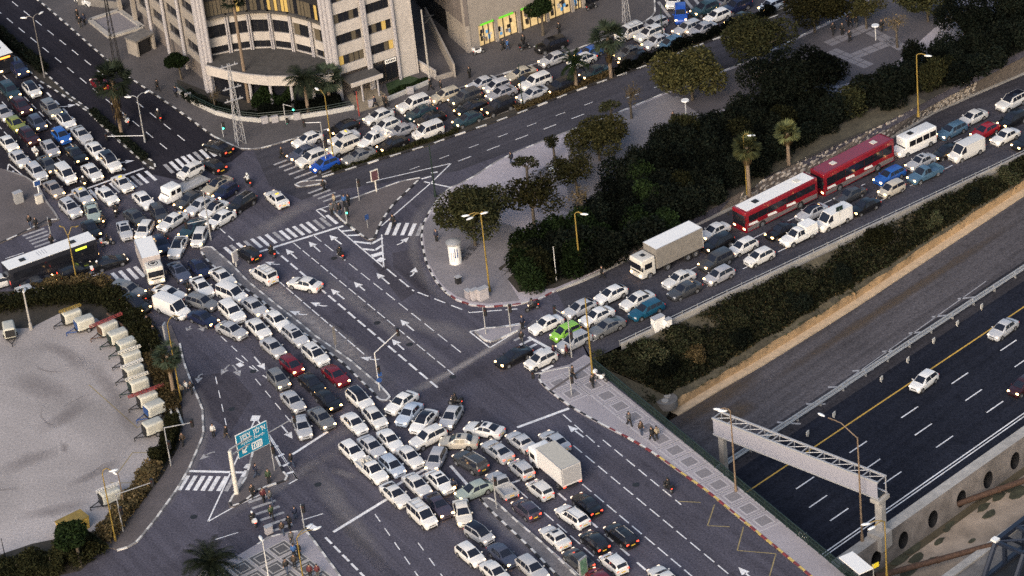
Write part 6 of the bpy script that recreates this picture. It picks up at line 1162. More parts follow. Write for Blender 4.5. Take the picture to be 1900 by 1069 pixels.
lamp((-21.35,36.16,0,10.45,[(-0.97,1.69,10.65)]), M_YPOLE, 'yellow street lamp standing among the cars before the office', group=GL)
lamp((-8.44,24.8,0,7.6,[]), M_GREENMETAL, 'dark green lamp post at the tip of the triangular island', r=.12, group=GL)
lamp((-2.72,-0.5,0,10.95,[(-1.81,-0.07,10.95),(-1.33,-0.84,10.95),(0.39,0.08,10.95)]), M_YPOLE, 'tall yellow lamp with paired heads by the plaza kerb', group=GL, r=.12)
lamp((8.48,1.83,0,8.25,[(1.12,-0.42,8.25)]), M_YPOLE, 'yellow street lamp against the dark shrubs above the ramp', group=GL, r=.12)
lamp((5.47,0.28,0,4.9,[]), M_WHITEPOLE, 'thin white pole without a lamp among the shrubs', r=.07, name='pole')
lamp((54.97,31.85,0,9,[(1.39,-0.64,9)]), M_YPOLE, 'yellow street lamp above the stone bank of the ramp', group=GL, r=.12)
lamp((30.64,16.34,0,8.45,[(0.99,-0.22,8.45)]), M_YPOLE, 'thin yellow lamp beside the palm above the ramp', r=.07, group=GL)
lamp((8.09,-22.01,0,10.6,[]), M_YPOLE, 'yellow pole at the start of the bridge railing', r=.12, group=GL)
lamp((-45.83,-44.43,0,9,[(1.21,0.3,9)]), M_YPOLE, 'yellow arched lamp at the lower corner of the yard footpath', r=.1, group=GL, arch=.25)
lamp((-45.15,-38.28,0,4.4,[(-0.46,0.73,4.4)]), M_BROWNPOLE, 'short brown lamp post behind the yard hedge', r=.09, group=GL)
lamp((21.52,-48.15,0,10.55,[(-1.27,0.48,10.55),(-0.8,0.07,10.55)]), M_BROWNPOLE, 'rusty lamp post on the bridge pavement, left of the gantry', r=.11, group=GL)
lamp((34.51,-50.96,-6.2,13.45,[(-3.21,4.28,13.95)]), M_BROWNPOLE, 'tall brown motorway lamp with a long arm beside the gantry column', r=.13, group=GL)
lamp((34.87,-66.55,0,7.25,[(-1.92,-0.12,7.25),(-1.44,-0.88,7.25)]), M_YPOLE, 'yellow lamp with two white heads at the bus shelter', r=.1, group=GL)
lamp((-39.69,-17.2,0,10.5,[(1.8,0.76,10.8)]), M_YPOLE, 'yellow lamp leaning over the road beside the fan palm', r=.1, group=GL, arch=.3)
lamp((-25.25,-55.86,0,5.85,[(1.39,1.81,5.85),(2.18,1.26,5.85)]), M_YPOLE, 'yellow lamp with two white heads on the corner pavement', r=.09, group=GL)
lamp((-28.92,-54.98,0,5.2,[(-0.21,0.71,5.2)]), M_WHITEPOLE, 'white lamp post at the bottom edge of the corner pavement', r=.09, group=GL)
lamp((24.59,62.32,0,5.4,[]), M_GREENMETAL, 'dark pole rising from the queue beside the big bronze tree', r=.1, group=GL)
lamp((4.14,47.16,0,6.4,[]), M_GREENMETAL, 'dark pole in the planted median of the office street', r=.08, group=GL)
lamp((-10.47,40.7,0,2.35,[]), M_BROWNPOLE, 'short thin post in the planted median by the white van', r=.05, name='post')
lamp((-58.79,2.85,0,5.3,[(0.06,0.38,5.3)]), M_CONC, 'concrete lamp post inside the yard with a cabinet at its foot', r=.16, group=GL)
for s_, lab in (((25.27,37.65,0,3.1,[]), 'white disc lamp on the plaza below the big bronze tree'), ((53.05,54.75,0,2.35,[]), 'white disc lamp on the far dim part of the plaza'), ((6.83,25.87,0,1.5,[]), 'white disc lamp on the plaza behind the sparse trees')):
    X, Y, Z, h, _ = s_; t = empty('plaza_lamp', (X, Y, 0), 0, lab, 'street lamp', 'disc lamps on the plaza'); MB().tube((0, 0, 0), (0, 0, h), .07, n=8).build('pole', M_WHITEPOLE, t); MB().tube((0, 0, h), (0, 0, h + .12), .55, .5, n=16).tube((0, 0, h - .18), (0, 0, h), .12, .3, n=12).build('lamp_head', M_LAMP, t, 40)
# ---- traffic signals ----
SIG = MB().box((0, 0, 0), (.28, .32, .95)).box((.02, 0, .53), (.3, .36, .06))
SIGM = SIG.mesh('signal_head', M_BLACKP)
LENS = MB().tube((0, 0, 0), (.05, 0, 0), .11, n=10).mesh('lens', M_REDLED)
def signal(spec, label, m=M_STEEL, heads=(), lit=M_LENSOFF, face=-1.9, sign=False, zfrac=(.55,)):
    X, Y, Z, h, arms = spec; t = empty('traffic_light', (X, Y, Z), 0, label, 'traffic light', 'traffic lights')
    MB().tube((0, 0, 0), (0, 0, h), .09, .07, n=8).build('pole', m, t, 50)
    ends = [(.2, 0, h * f) for f in zfrac]
    for hx, hy, hz in arms:
        MB().tube((0, 0, h - .05), (hx, hy, hz), .065, .05, n=7).build('arm', m, t, 50); ends.append((hx, hy, hz - .1))
    for e in ends:
        s_ = inst('signal_head', SIGM, t, e, face); inst('lens', LENS, s_, (.14, 0, -.28 if lit is M_GREENLED else .28), mats=[lit])
    if sign: MB().tube((0, 0, 0), (0, .03, 0), .32, n=16).build('round_sign', M_BLUEP, t, None, (.1, -.12, 1.6)); MB().box((.25, -.1, h * .45), (.5, .04, .5)).build('square_sign', M_BLUEP, t)
    return t
signal((-16.48,-20.03,0,5.3,[(2.87,2.08,6.5)]), 'traffic light with slanting arm and blue signs on the central median nose', sign=True, m=M_WHITEPOLE)
signal((-45.09,-42.79,0,5.05,[(3.86,1.52,5.05)]), 'traffic light on a mast arm above the lower yard hedge')
signal((-40.29,-30.92,0,5.3,[(3.1,0.38,5.3)]), 'traffic light on a mast arm above the upper yard hedge')
signal((-28.55,-34.13,0,5.2,[(2.85,2.39,5.2)]), 'traffic light arm reaching right from the sign island')
signal((-37.19,19.95,0,7,[]), 'tall thin signal mast at the upper end of the central median', zfrac=())
signal((-37.26,20.1,0,3.05,[(-2.68,-0.74,3.05)]), 'traffic light arm over the jammed cars below the tow truck')
signal((-27.84,49.69,0,3.05,[(1.36,-1.15,3.05)]), 'small steel signal frame at the office corner', lit=M_GREENLED, zfrac=(.1,))
signal((-22.34,35.64,0,6.95,[(-2.15,0.24,6.95)]), 'steel signal gantry arm over the queue at the crosswalk')
signal((6.01,-17.33,0,5.6,[(-1.38,2,5.6)]), "traffic light arm at the ramp's stop line")
signal((5.41,-25.49,0,3.95,[(-4.14,-0.76,3.95)]), 'traffic light arm low over the bridge pavement corner')
signal((-47.07,49.28,0,0.9,[(-5.1,0.92,0.9)]), 'traffic light arm over the avenue from the median lamp')
for s_, lab, lt in (((-3.66,-10.2,0,3.9,[]), 'pedestrian signal post on the small painted island', M_LENSOFF), ((-0.7,-10.1,0,3.95,[]), 'tall black signal post at the corner of the small island', M_LENSOFF), ((-18.22,25.91,0,3.25,[]), 'signal post on the upper kerb of the triangular island', M_LENSOFF), ((-19.87,20.48,0,2.3,[]), 'green pedestrian signal at the tip of the triangular island', M_GREENLED), ((-36.28,47.8,0,2.15,[]), 'green pedestrian signal at the office corner', M_GREENLED), ((-25.21,-45.87,0,3.15,[]), 'signal post at the top of the corner pavement', M_LENSOFF), ((-4.28,-46.37,0,4.5,[]), 'signal post on the nose of the bottom median', M_LENSOFF), ((-57.62,23.3,0,4.15,[]), 'signal post by the crosswalk above the bus', M_LENSOFF)):
    signal(s_, lab, lit=lt, zfrac=(.8,))
for s_, lab in (((-17.23,18.49,0,2.1,[]), 'blue direction sign on a post in the triangular island'), ((-21.48,-10.07,0,3.55,[]), 'grey sign seen edge-on at the central median')):
    X, Y, Z, h, _ = s_; t = empty('road_sign', (X, Y, 0), .6, lab, 'road sign'); MB().tube((0, 0, 0), (0, 0, h), .05, n=6).build('pole', M_STEEL, t)
    MB().box((0, -.07, h - .4 if 'blue' in lab else h * .6), (.55 if 'blue' in lab else .35, .05, .7 if 'blue' in lab else h * .7)).build('sign_panel', M_BLUEP if 'blue' in lab else M_CONC_D, t)
# ---- the blue direction sign ----
X, Y, Z, h, _ = (-32.71,-37.89,0,5.75,[])
c0, c1, c2 = (-31.93,-36.79,5.2), (-28.62,-34.43,5.2), None
t = empty('direction_sign', (X, Y, 0), 0, 'blue motorway direction sign in Hebrew and English on a thick pole', 'road sign')
MB().tube((0, 0, 0), (0, 0, h), .28, .22, n=10).build('pole', M_CREAM, t, 50)
sw = math.hypot(c1[0] - c0[0], c1[1] - c0[1]); sa = math.atan2(c1[1] - c0[1], c1[0] - c0[0]); cx, cy = (c0[0] + c1[0]) / 2 - X, (c0[1] + c1[1]) / 2 - Y
SH = 2.9; sgz = 5.2 + SH / 2 - 1.2
MS = Matrix.Translation((cx, cy, sgz)) @ Matrix.Rotation(sa, 4, 'Z') @ Matrix.Rotation(math.radians(90), 4, 'X')
f = MB(); f.box((0, 0, 0), (sw + .14, SH + .14, .08)); f.v = [tuple(MS @ Vector(v)) for v in f.v]; sf = f.build('sign_frame', M_WHITE, t)
f = MB(); f.box((0, 0, .05), (sw, SH, .04)); f.v = [tuple(MS @ Vector(v)) for v in f.v]; f.build('sign_panel', M_SIGNBLUE, sf)
def word(body, x, y, size, z=.074):
    cu = bpy.data.curves.new('lettering', 'FONT'); cu.body = body; cu.size = size; cu.align_x = 'CENTER'
    o = bpy.data.objects.new('lettering', cu); COL.objects.link(o); bpy.context.view_layer.update()
    me = bpy.data.meshes.new_from_object(o.evaluated_get(bpy.context.evaluated_depsgraph_get())); bpy.data.objects.remove(o); me.materials.clear(); me.materials.append(M_WHITE)
    o = inst('lettering', me, sf); o.matrix_basis = MS @ Matrix.Translation((x, y, z)); return o
def strokes(polys, x, y, s, name='lettering'):
    m = MB()
    for pl in polys:
        for a, b in zip(pl, pl[1:]):
            a, b = Vector((a[0] * s + x, a[1] * s + y)), Vector((b[0] * s + x, b[1] * s + y)); dd = (b - a).normalized(); nn = Vector((-dd.y, dd.x)) * s * .09; a -= dd * s * .07; b += dd * s * .07
            m.add([(*(a - nn), .074), (*(b - nn), .074), (*(b + nn), .074), (*(a + nn), .074)], [(0, 1, 2, 3)])
    m.v = [tuple(MS @ Vector(v)) for v in m.v]; return m.build(name, M_WHITE, sf)
HEB = {'A': [[(0, 1), (.7, 0)], [(.65, 1), (.6, .6), (.4, .5)], [(.02, 0), (.05, .35), (.25, .6)]], 'y': [[(.1, 1), (.3, 1), (.3, .6)]], 'l': [[(.1, 1.3), (.1, .95), (.6, .95), (.55, .5), (.25, 0)]], 'w': [[(.1, 1), (.28, 1), (.28, 0)]], 'N': [[(.1, 1), (.28, 1), (.28, -.3)]],
       'T': [[(.05, 1), (.6, .2), (.62, 0), (.02, 0)], [(.62, 1), (.5, .5), (.36, .45)]], 'p': [[(.15, .55), (.1, 1), (.6, 1), (.62, 0), (.05, 0)], [(.12, .55), (.3, .55)]]}
def hebrew(txt, xr, y, s):   # laid out right to left
    x = xr
    for ch in txt:
        wd = {'y': .45, 'w': .45, 'N': .45, ' ': .45}.get(ch, .88) * s; x -= wd
        if ch != ' ': strokes(HEB[ch], x, y, s)
hebrew('AylwN', sw * .46, .62, .55); hebrew('TpwN', -.12, .62, .55)
word('Ayalon North', 0, .0, .56)
strokes([[(.9, .9), (.1, .1)], [(.1, .55), (.1, .1), (.55, .1)]], -sw * .38, -1.15, .95, 'arrow')
strokes([[(0, 0), (0, 1), (1.6, 1), (1.6, 0), (0, 0)], [(.35, .2), (.35, .6), (.55, .85), (.75, .6), (.75, .2)], [(1.0, .2), (1.0, .8)], [(1.3, .2), (1.3, .8)]], -sw * .05, -1.2, .8, 'symbol')
MB().tube((cx - .4 * math.cos(sa), cy - .4 * math.sin(sa), sgz - .3), (0, 0, sgz - .3), .1, n=6).tube((cx, cy, sgz + .5), (0, 0, sgz + .5), .1, n=6).build('bracket', M_STEEL, t)
# ---- motorway gantry ----
ga, gb = Vector((20.58,-34.86,-1.1)), Vector((36.42,-50.72,-1.1)); gd = gb - ga; GLn = gd.length; gz = math.atan2(gd.y, gd.x)
t = empty('sign_gantry', tuple(ga), gz, 'grey steel box-truss sign gantry spanning the motorway', 'gantry')
GH, GD = 2.1, 1.5
MB().box((GLn / 2, -.02, GH / 2), (GLn, .06, GH)).build('back_panel', mat('gantry_panel', (.3, .3, .36), .6, var=.12, vscale=3), t)
for y, z, nm in ((0, 0, 'chord'), (0, GH, 'chord'), (GD, 0, 'chord'), (GD, GH, 'chord')): MB().box((GLn / 2, y, z), (GLn + .2, .2, .2)).build(nm, M_GREYMETAL, t)
nb = 11
for k in range(nb + 1):
    x = GLn * k / nb; MB().box((x, GD / 2, GH + .02), (.1, GD, .1)).build('cross_bar', M_GREYMETAL, t); MB().box((x, GD, GH / 2), (.1, .1, GH)).build('web_post', M_GREYMETAL, t)
    if k < nb:
        MB().tube((x, GD, 0), (x + GLn / nb, GD, GH), .05, n=5).build('diagonal', M_GREYMETAL, t); MB().tube((x, 0, GH), (x + GLn / nb, GD, GH), .05, n=5).build('diagonal', M_GREYMETAL, t)
MB().box((GLn / 2, GD / 2, .02), (GLn, GD * .8, .06)).build('walkway', M_TRIM, t)
MB().box((GLn - .3, GD / 2, -2.6), (.9, .75, 4.6)).box((GLn - .3, GD / 2, -.45), (1.2, 1.9, .5)).build('concrete_column', M_CONC, t); MB().box((GLn - .3, GD / 2 - .3, -5.6), (1.9, 1.9, 2.0)).build('plinth', M_CONC, t)
MB().box((.5, GD / 2, -3.2), (.7, .6, 5.9)).build('concrete_column', M_CONC, t)
# ---- bridge railing ----
fa, fb = Vector((8.2,-19.92)), Vector((30.43,-64.67)); dd = (fb - fa).normalized(); FL = (fb - fa).length + 25
t = empty('bridge_railing', (*fa, .13), math.atan2(dd.y, dd.x), 'dark green steel railing along the bridge pavement above the motorway', 'railing')
for z in (1.25, .7, .15): MB().box((FL / 2, 0, z), (FL, .08, .08)).build('rail', M_GREENMETAL, t)
k = 0
while k < FL: MB().box((k, 0, .65), (.09, .12, 1.3)).build('post', M_GREENMETAL, t); k += 2.0
m = MB(); k = 0
while k < FL: m.box((k, 0, .68), (.035, .035, 1.1)); k += .16
tag(m.build('pickets', M_GREENMETAL, t), kind='stuff')
# ---- advertising column, poster stands, cabinets ----
X, Y = (-6.52,7.39)
t = empty('advertising_column', (X, Y, .13), .4, 'round advertising column with a domed cap covered in posters on the plaza', 'advertising column')
MB().tube((0, 0, 0), (0, 0, 2.75), .8, n=20).build('drum', M_WHITE, t, 40); MB().tube((0, 0, 2.75), (0, 0, 2.95), .98, n=20).tube((0, 0, 2.95), (0, 0, 3.25), .98, .3, n=20).build('cap', M_STEEL, t, 30)
for k, mt in enumerate((M_SHOPBLUE if False else M_PAVE_L, M_BLUEP, M_CREAM, M_PAVE_L, M_KB, M_BLUEP)):
    a = -2.6 + k * .62; m = MB(); z0 = .5 + .5 * (k % 2)
    m.quad((.812 * math.cos(a), .812 * math.sin(a), z0), (.812 * math.cos(a + .5), .812 * math.sin(a + .5), z0), (.812 * math.cos(a + .5), .812 * math.sin(a + .5), z0 + 1.3), (.812 * math.cos(a), .812 * math.sin(a), z0 + 1.3)); m.build('poster', mt, t)
def box_thing(name, px, d, rz, m, label, cat, z=.13, group=None, legs=False):
    t = empty(name, (*px, z), rz, label, cat, group); MB().box((0, 0, d[2] / 2), d).build('casing', m, t); MB().box((0, 0, d[2] + .03), (d[0] + .1, d[1] + .1, .06)).build('lid', M_GREYMETAL, t); MB().box((0, -d[1] / 2 - .012, d[2] * .5), (d[0] * .8, .02, d[2] * .8)).build('door', m, t); return t
A1 = .55
for px, d, mt, lab in (((-5.32,-1.59), (.5, .9, 1.1), M_PAVE, 'grey utility cabinet at the plaza corner, leftmost of three'), ((-4.62,-1.87), (.9, .6, 1.3), M_PAVE_L, 'middle grey utility cabinet at the plaza corner'), ((-3.58,-2.1), (1.3, .7, 1.5), M_PAVE_L, 'widest pale cabinet with graffiti at the plaza corner'), ((-62.92,35.62), (1.1, .8, 1.5), M_STEEL, 'steel cabinet on the paved island in the left avenue'), ((-60.16,34.84), (.9, .5, 1.2), M_CREAM, 'cream cabinet under the blue sign on the left island'), ((-29.02,-46.25), (.8, .5, .9), M_PAVE_L, 'white cabinet at the tip of the corner pavement'), ((-6.41,2.25), (.6, .6, .9), M_TRIM, 'dark litter bin on the plaza below the column')):
    box_thing('utility_cabinet', px, d, A1, mt, lab, 'cabinet', group='street cabinets')
box_thing('utility_cabinet', (16.58,-12.95), (1.5, .8, 1.7), A1, M_WHITE, 'large white cabinet behind the ramp parapet on the slope', 'cabinet', -.2, 'street cabinets'); box_thing('utility_cabinet', (17.72,-13), (.8, .6, 1.3), A1, M_WHITE, 'small white cabinet behind the ramp parapet on the slope', 'cabinet', -.2, 'street cabinets')
def poster_stand(px, rz, w_, h_, z, fm, pm, label):
    t = empty('poster_stand', (*px, .13), rz, label, 'poster stand'); MB().box((0, 0, z + h_ / 2), (w_, .16, h_)).build('frame', fm, t); MB().box((0, -.09, z + h_ / 2), (w_ * .82, .02, h_ * .84)).build('poster', pm, t); MB().tube((0, 0, 0), (0, 0, z), .1, n=8).build('foot', fm, t)
poster_stand((-15.96,27.69), .5, 1.1, 1.6, 1.6, M_CREAM, mat('poster_dark', (.1, .05, .06), .4, var=.5, vscale=2), 'white-framed poster on a foot at the triangular island')
poster_stand((4.13,-61.03), .8, 1.2, 2.2, .6, M_STEEL, mat('poster_green', (.12, .22, .15), .3, var=.5, vscale=1.5), 'green advertising panel in a steel frame on the bottom median')
poster_stand((-33.8,12.38), .9, .9, 1.5, .7, M_CREAM, M_PAVE_L, 'pale oval notice on a post at the central median top')
poster_stand((-60.17,35.87), .5, 1.0, .8, 2.0, M_WHITE, M_BLUEP, 'blue and white sign on the left island')
poster_stand((-41.78,-4.29), 1.25, .9, 2.6, .2, M_STEEL, M_PAVE_L, 'tall grey notice board at the top of the yard footpath')
t = empty('road_sign', (41.25,8.97,-1.82), .5, 'green sign on a thin post at the ramp parapet', 'road sign'); MB().tube((0, 0, 0), (0, 0, 2.6), .05, n=6).build('pole', M_STEEL, t); MB().box((0, 0, 2.6), (1.0, .06, .6)).build('sign_panel', M_GREENMETAL, t)
# bus shelter and yellow stop sign, bottom edge
t = empty('bus_shelter', (31.75,-66.61,0), math.atan2(dd.y, dd.x), 'bus shelter with a white flat roof at the bottom of the bridge pavement', 'bus shelter')
MB().box((0, 0, 2.5), (3.6, 1.7, .14)).build('roof', M_WHITE, t); MB().box((0, .75, 1.25), (3.4, .06, 2.3)).build('back_panel', M_WINDOW, t)
for x in (-1.6, 1.6): MB().box((x, .6, 1.22), (.1, .1, 2.45)).build('post', M_BLACKP, t)
MB().box((0, .45, .45), (2.6, .4, .08)).build('bench', M_STEEL, t)
t = empty('bus_stop_sign', (33.36,-67.66,0), .5, 'yellow bus stop flag beside the shelter roof', 'bus stop sign'); MB().tube((0, 0, 0), (0, 0, 2.9), .05, n=6).build('pole', M_STEEL, t); MB().box((.3, 0, 2.6), (.8, .06, .55)).build('flag', mat('stop_yellow', (.7, .55, .03), .5), t)
# parked bicycle by the railing
t = empty('bicycle', (27.43,-58.13,0), math.atan2(dd.y, dd.x), 'bicycle leaning against the bridge railing', 'bicycle')
for x in (-.5, .5):
    m = MB(); [m.tube((x + .33 * math.cos(k * .52), 0, .34 + .33 * math.sin(k * .52)), (x + .33 * math.cos((k + 1) * .52), 0, .34 + .33 * math.sin((k + 1) * .52)), .03, n=4) for k in range(12)]; m.build('wheel', M_LAMP, t)
MB().path([(-.5, 0, .34), (-.15, 0, .85), (.35, 0, .9), (.5, 0, .34)], .025, 5).path([(-.15, 0, .85), (0, 0, .34), (.35, 0, .9)], .025, 5).build('frame', M_BLACKP, t); MB().box((-.18, 0, .95), (.25, .12, .06)).build('saddle', M_BLACKP, t); MB().tube((.38, -.25, 1.0), (.38, .25, 1.0), .02, n=5).build('handlebar', M_STEEL, t)
# concrete manhole structures at the foot of the slope
t = empty('manhole', (16.4,-20.51,-5.4), .4, 'round dark chamber with two pale manhole covers at the slope foot', 'manhole'); MB().tube((0, 0, -.6), (0, 0, .35), 1.3, n=18).build('chamber', M_CONC_D, t, 40)
for x, y in ((-.4, -.4), (.35, .4)): MB().tube((x, y, .35), (x, y, .48), .42, n=14).build('cover', M_CONC, t, 40)
# ---- poles, pylons ----
def pylon(spec, label, m, w0=1.0, arms=(.35, .62, .9), dirv=(1, .3)):
    X, Y, Z, h, _ = spec; t = empty('lattice_pylon', (X, Y, 0), .4, label, 'pylon', 'lattice power pylons'); legs = []
    for sx, sy in ((1, 1), (1, -1), (-1, -1), (-1, 1)): MB().tube((sx * w0 / 2, sy * w0 / 2, 0), (sx * w0 * .12, sy * w0 * .12, h), .06, .04, n=4).build('leg', m, t)
    n_ = int(h / 1.1); mb = MB()
    for k in range(n_):
        z0, z1 = h * k / n_, h * (k + 1) / n_; a, b = w0 / 2 * (1 - .76 * k / n_), w0 / 2 * (1 - .76 * (k + 1) / n_); cs = [(1, 1), (1, -1), (-1, -1), (-1, 1)]
        for i in range(4):
            p, q = cs[i], cs[(i + 1) % 4]; mb.tube((p[0] * a, p[1] * a, z0), (q[0] * b, q[1] * b, z1), .028, n=4)
    mb.build('bracing', m, t)
    for f in arms: MB().box((0, 0, h * f), (2.6, .14, .14)).box((.9, 0, h * f + .2), (.1, .1, .3)).box((-.9, 0, h * f + .2), (.1, .1, .3)).build('cross_arm', m, t)
pylon((-33.9,45.36,0,12.05,[]), 'pale lattice pylon with cross arms at the office corner', M_GREYMETAL, 1.1, (.55, .7, .97))
pylon((-52.16,74.31,0,11.65,[]), 'dark lattice pylon by the avenue kerb at the top', M_TRIM, .9, ())
pylon((20.12,68.64,0,7.1,[]), 'grey lattice pylon behind the queue by the shops', M_GREYMETAL, .9, ())
X, Y, Z, h, _ = (-8.04,57.1,0,11.15,[]); t = empty('utility_pole', (X, Y, 0), .5, 'tall pale utility pole with cross arms between office and shops', 'utility pole'); MB().tube((0, 0, 0), (0, 0, h), .17, .11, n=8).build('pole', M_CONC, t, 50); MB().tube((0, 0, h - 1), (1.8, 0, h - 1.4), .06, n=5).tube((.2, 0, h - 2.2), (1.5, 0, h - 1.35), .05, n=5).build('cross_arm', M_TRIM, t)
X, Y, Z, h, _ = (-17.89,49.34,0,3.95,[]); t = empty('red_post', (X, Y, 0), .5, 'red post with a small sign in front of the office entrance', 'post'); MB().tube((0, 0, 0), (0, 0, h), .09, n=8).build('pole', mat('red_paint', (.3, .05, .04), .5), t); MB().box((-.1, 0, h - .2), (.5, .12, .7)).build('sign_panel', M_TRIM, t)
# ---- blue truss bridge, bottom right corner ----
T0, T1 = Vector((47.35,-59.54,-2)), Vector((52.1,-55.22,-2)); td = T1 - T0; tz = math.atan2(td.y, td.x)
t = empty('truss_bridge', tuple(T0), tz, 'dark blue steel truss bridge at the bottom right corner', 'bridge'); TL = 24; TH = 3.6
for y, nm in ((0, 'near'), (-3.6, 'far')):
    MB().box((TL / 2, y, 0), (TL, .5, .5)).build('top_chord', M_BLUESTEEL, t); MB().box((TL / 2 - 2, y, -TH), (TL + 4, .5, .5)).build('bottom_chord', M_BLUESTEEL, t)
    MB().tube((.1, y, 0), (-2.2, y, -TH), .3, n=6).build('end_post', M_BLUESTEEL, t)
    for k in range(6):
        x = 1.6 + k * 3.4; MB().box((x, y, -TH / 2), (.42, .36, TH - .5)).build('web_post', M_BLUESTEEL, t); MB().tube((x, y, -.2), (x + 3.4, y, -TH + .2), .17, n=6).build('diagonal', M_BLUESTEEL, t)
for k in range(6):
    x = .1 + k * 3.4; MB().box((x, -1.8, 0), (.36, 3.6, .36)).build('cross_bar', M_BLUESTEEL, t); MB().tube((x, 0, 0), (x + 3.4, -3.6, 0), .14, n=6).build('diagonal', M_BLUESTEEL, t)
MB().box((TL / 2 - 2, -1.8, -TH - .15), (TL, 3.3, .15)).build('deck', M_TRIM, t)
MB().box((0, 0, .3), (.7, .7, .25)).build('node_plate', M_WHITE, t)
# ---- generator trailers in the yard ----
def genset(loc, rz, label, acc=M_BLACKP, mast=M_GENSET, mlen=3.4, top=True):
    t = empty('generator_trailer', (*loc, .02), rz, label, 'generator trailer', 'mobile generator trailers along the yard hedge')
    m = MB(); rbox(m, -1.15, 1.15, -.72, .72, .5, 1.75, .22); m.build('canopy', M_GENSET, t, 40)
    MB().box((0, 0, .42), (2.6, 1.3, .14)).build('chassis', M_TRIM, t); MB().path([(1.3, .5, .42), (2.5, 0, .42), (1.3, -.5, .42)], .06, 5).tube((2.5, 0, 0), (2.5, 0, .5), .05, n=6).build('drawbar', acc, t)
    MB().box((1.18, 0, 1.1), (.1, 1.2, .9)).build('end_panel', acc, t)
    for s in (1, -1): inst('wheel', GW_, t, (-.1, s * .78, .3)); MB().box((.1, s * .735, 1.15), (1.6, .02, .75)).build('side_door', M_GENSET, t); MB().box((-.1, s * .78, .68), (.8, .2, .06)).build('mudguard', M_GENSET, t)
    if top:
        m = MB()
        for y in (-.13, .13):
            for z in (0, .22): m.tube((-mlen / 2, y - .2, 1.86 + z), (mlen / 2, y - .2, 1.86 + z), .045, n=4)
        for k in range(9): m.box((-mlen / 2 + mlen * k / 8, -.2, 1.97), (.05, .3, .26))
        m.build('mast', mast, t)
GW_ = wheel_mesh(.3, .2)
for (x, y), lab, acc, mst, top in zip([(-53.66,3.27),(-51.95,1.26),(-49.01,-0.5),(-47.65,-2.79),(-46.48,-5.14),(-45.82,-7.96),(-45.34,-11.19),(-44.62,-14.19),(-43.39,-17.6),(-42.47,-19.87),(-42.49,-23.73)],
    ('generator trailer with a yellow mast, furthest up the yard', 'generator trailer with a blue end panel, second down the yard row', 'generator trailer under the red lattice mast near the hedge corner', 'generator trailer, fourth down the yard row', 'generator trailer, fifth down the yard row', 'generator trailer with a cream mast, sixth down the yard row', 'generator trailer with a white tube mast in mid row', 'generator trailer just above the lower red mast', 'generator trailer with the long red mast across it, low in the row', 'generator trailer with a bright blue end, second from the bottom', 'lowest generator trailer of the row, beside the traffic light arm'),
    (M_TRIM, M_BLUEP, M_RUST, M_GREENMETAL, M_GREENMETAL, M_TRIM, M_TRIM, M_GREENMETAL, M_TRIM, M_BLUEP, M_TRIM), (M_YPOLE, M_GENSET, M_DARKRED, M_GENSET, M_GENSET, M_CREAM, M_WHITEPOLE, M_CREAM, M_DARKRED, M_GENSET, M_GENSET), (1, 0, 1, 0, 0, 1, 1, 1, 1, 0, 0)):
    genset((x, y), -2.654 + random.uniform(-.08, .08), lab, acc, mst, 4.4 if mst is M_DARKRED else 2.8, top)
genset((-61.19,1.6), -1.388, 'lone generator trailer at the left edge of the yard', M_TRIM, M_GENSET, 2.4, False); genset((-46.72,-36.82), -2.657, 'generator trailer with a white tube mast, alone by the lower hedge', M_TRIM, M_WHITEPOLE, 2.8, True)
for pa, lab, mt in (([(-43.69,-5.6,0.3),(-42.35,-11.22,0.3)], 'red lattice mast lying along the yard hedge', M_DARKRED), ([(-41.56,-15.06,0.3),(-40.18,-22.85,0.3)], 'white pipe lying by the lower hedge', M_WHITEPOLE), ([(-49.3,2.85,1),(-44.81,-4.27,1)], 'brown rail fence bar along the upper yard hedge', M_RUST), ([(-40.37,-17.99,0.3),(-39.18,-23.05,0.3)], 'pale timber pole lying behind the footpath', M_CREAM)):
    tag(MB().tube(pa[0], pa[1], .14, n=6).build('pole', mt), lab, 'pole')
t = empty('skip_container', (*(-50.57,-41.38), 0), .6, 'yellow waste container half hidden by the round bush', 'waste container'); MB().box((0, 0, .75), (3.0, 1.7, 1.5), taper=1.08).build('body', mat('skip_yellow', (.5, .33, .07), .6, var=.2), t); MB().box((0, 0, 1.53), (3.3, 1.95, .08)).build('rim', M_YPOLE, t)
for px, lab in (((-52.05,-43.95,0,1.15,[]), 'thin yard fence post left of the round bush'), ((-57.76,-45.47,0,2.8,[]), 'dark yard fence post at the left edge')): lamp(px, M_TRIM, lab, r=.06, name='fence_post')

# ================= PEOPLE AND MOTORCYCLES =================
def skin_mesh(name, verts, edges, radii, m, root=0, sub=1):
    me = bpy.data.meshes.new(name); me.from_pydata(verts, edges, []); o = bpy.data.objects.new(name, me); COL.objects.link(o)
    sk = o.modifiers.new('s', 'SKIN'); sk.use_smooth_shade = True; sv = me.skin_vertices[0].data
    for i, r in enumerate(radii): sv[i].radius = (r, r) if not isinstance(r, tuple) else r
    for i in range(len(verts)): sv[i].use_root = (i == root)
    if sub: su = o.modifiers.new('u', 'SUBSURF'); su.levels = sub; su.render_levels = sub
    bpy.context.view_layer.update(); dg = bpy.context.evaluated_depsgraph_get(); r = bpy.data.meshes.new_from_object(o.evaluated_get(dg)); bpy.data.objects.remove(o)
    r.materials.clear(); r.materials.append(m); r.polygons.foreach_set('material_index', [0] * len(r.polygons)); r.polygons.foreach_set('use_smooth', [True] * len(r.polygons)); r.name = name; return r
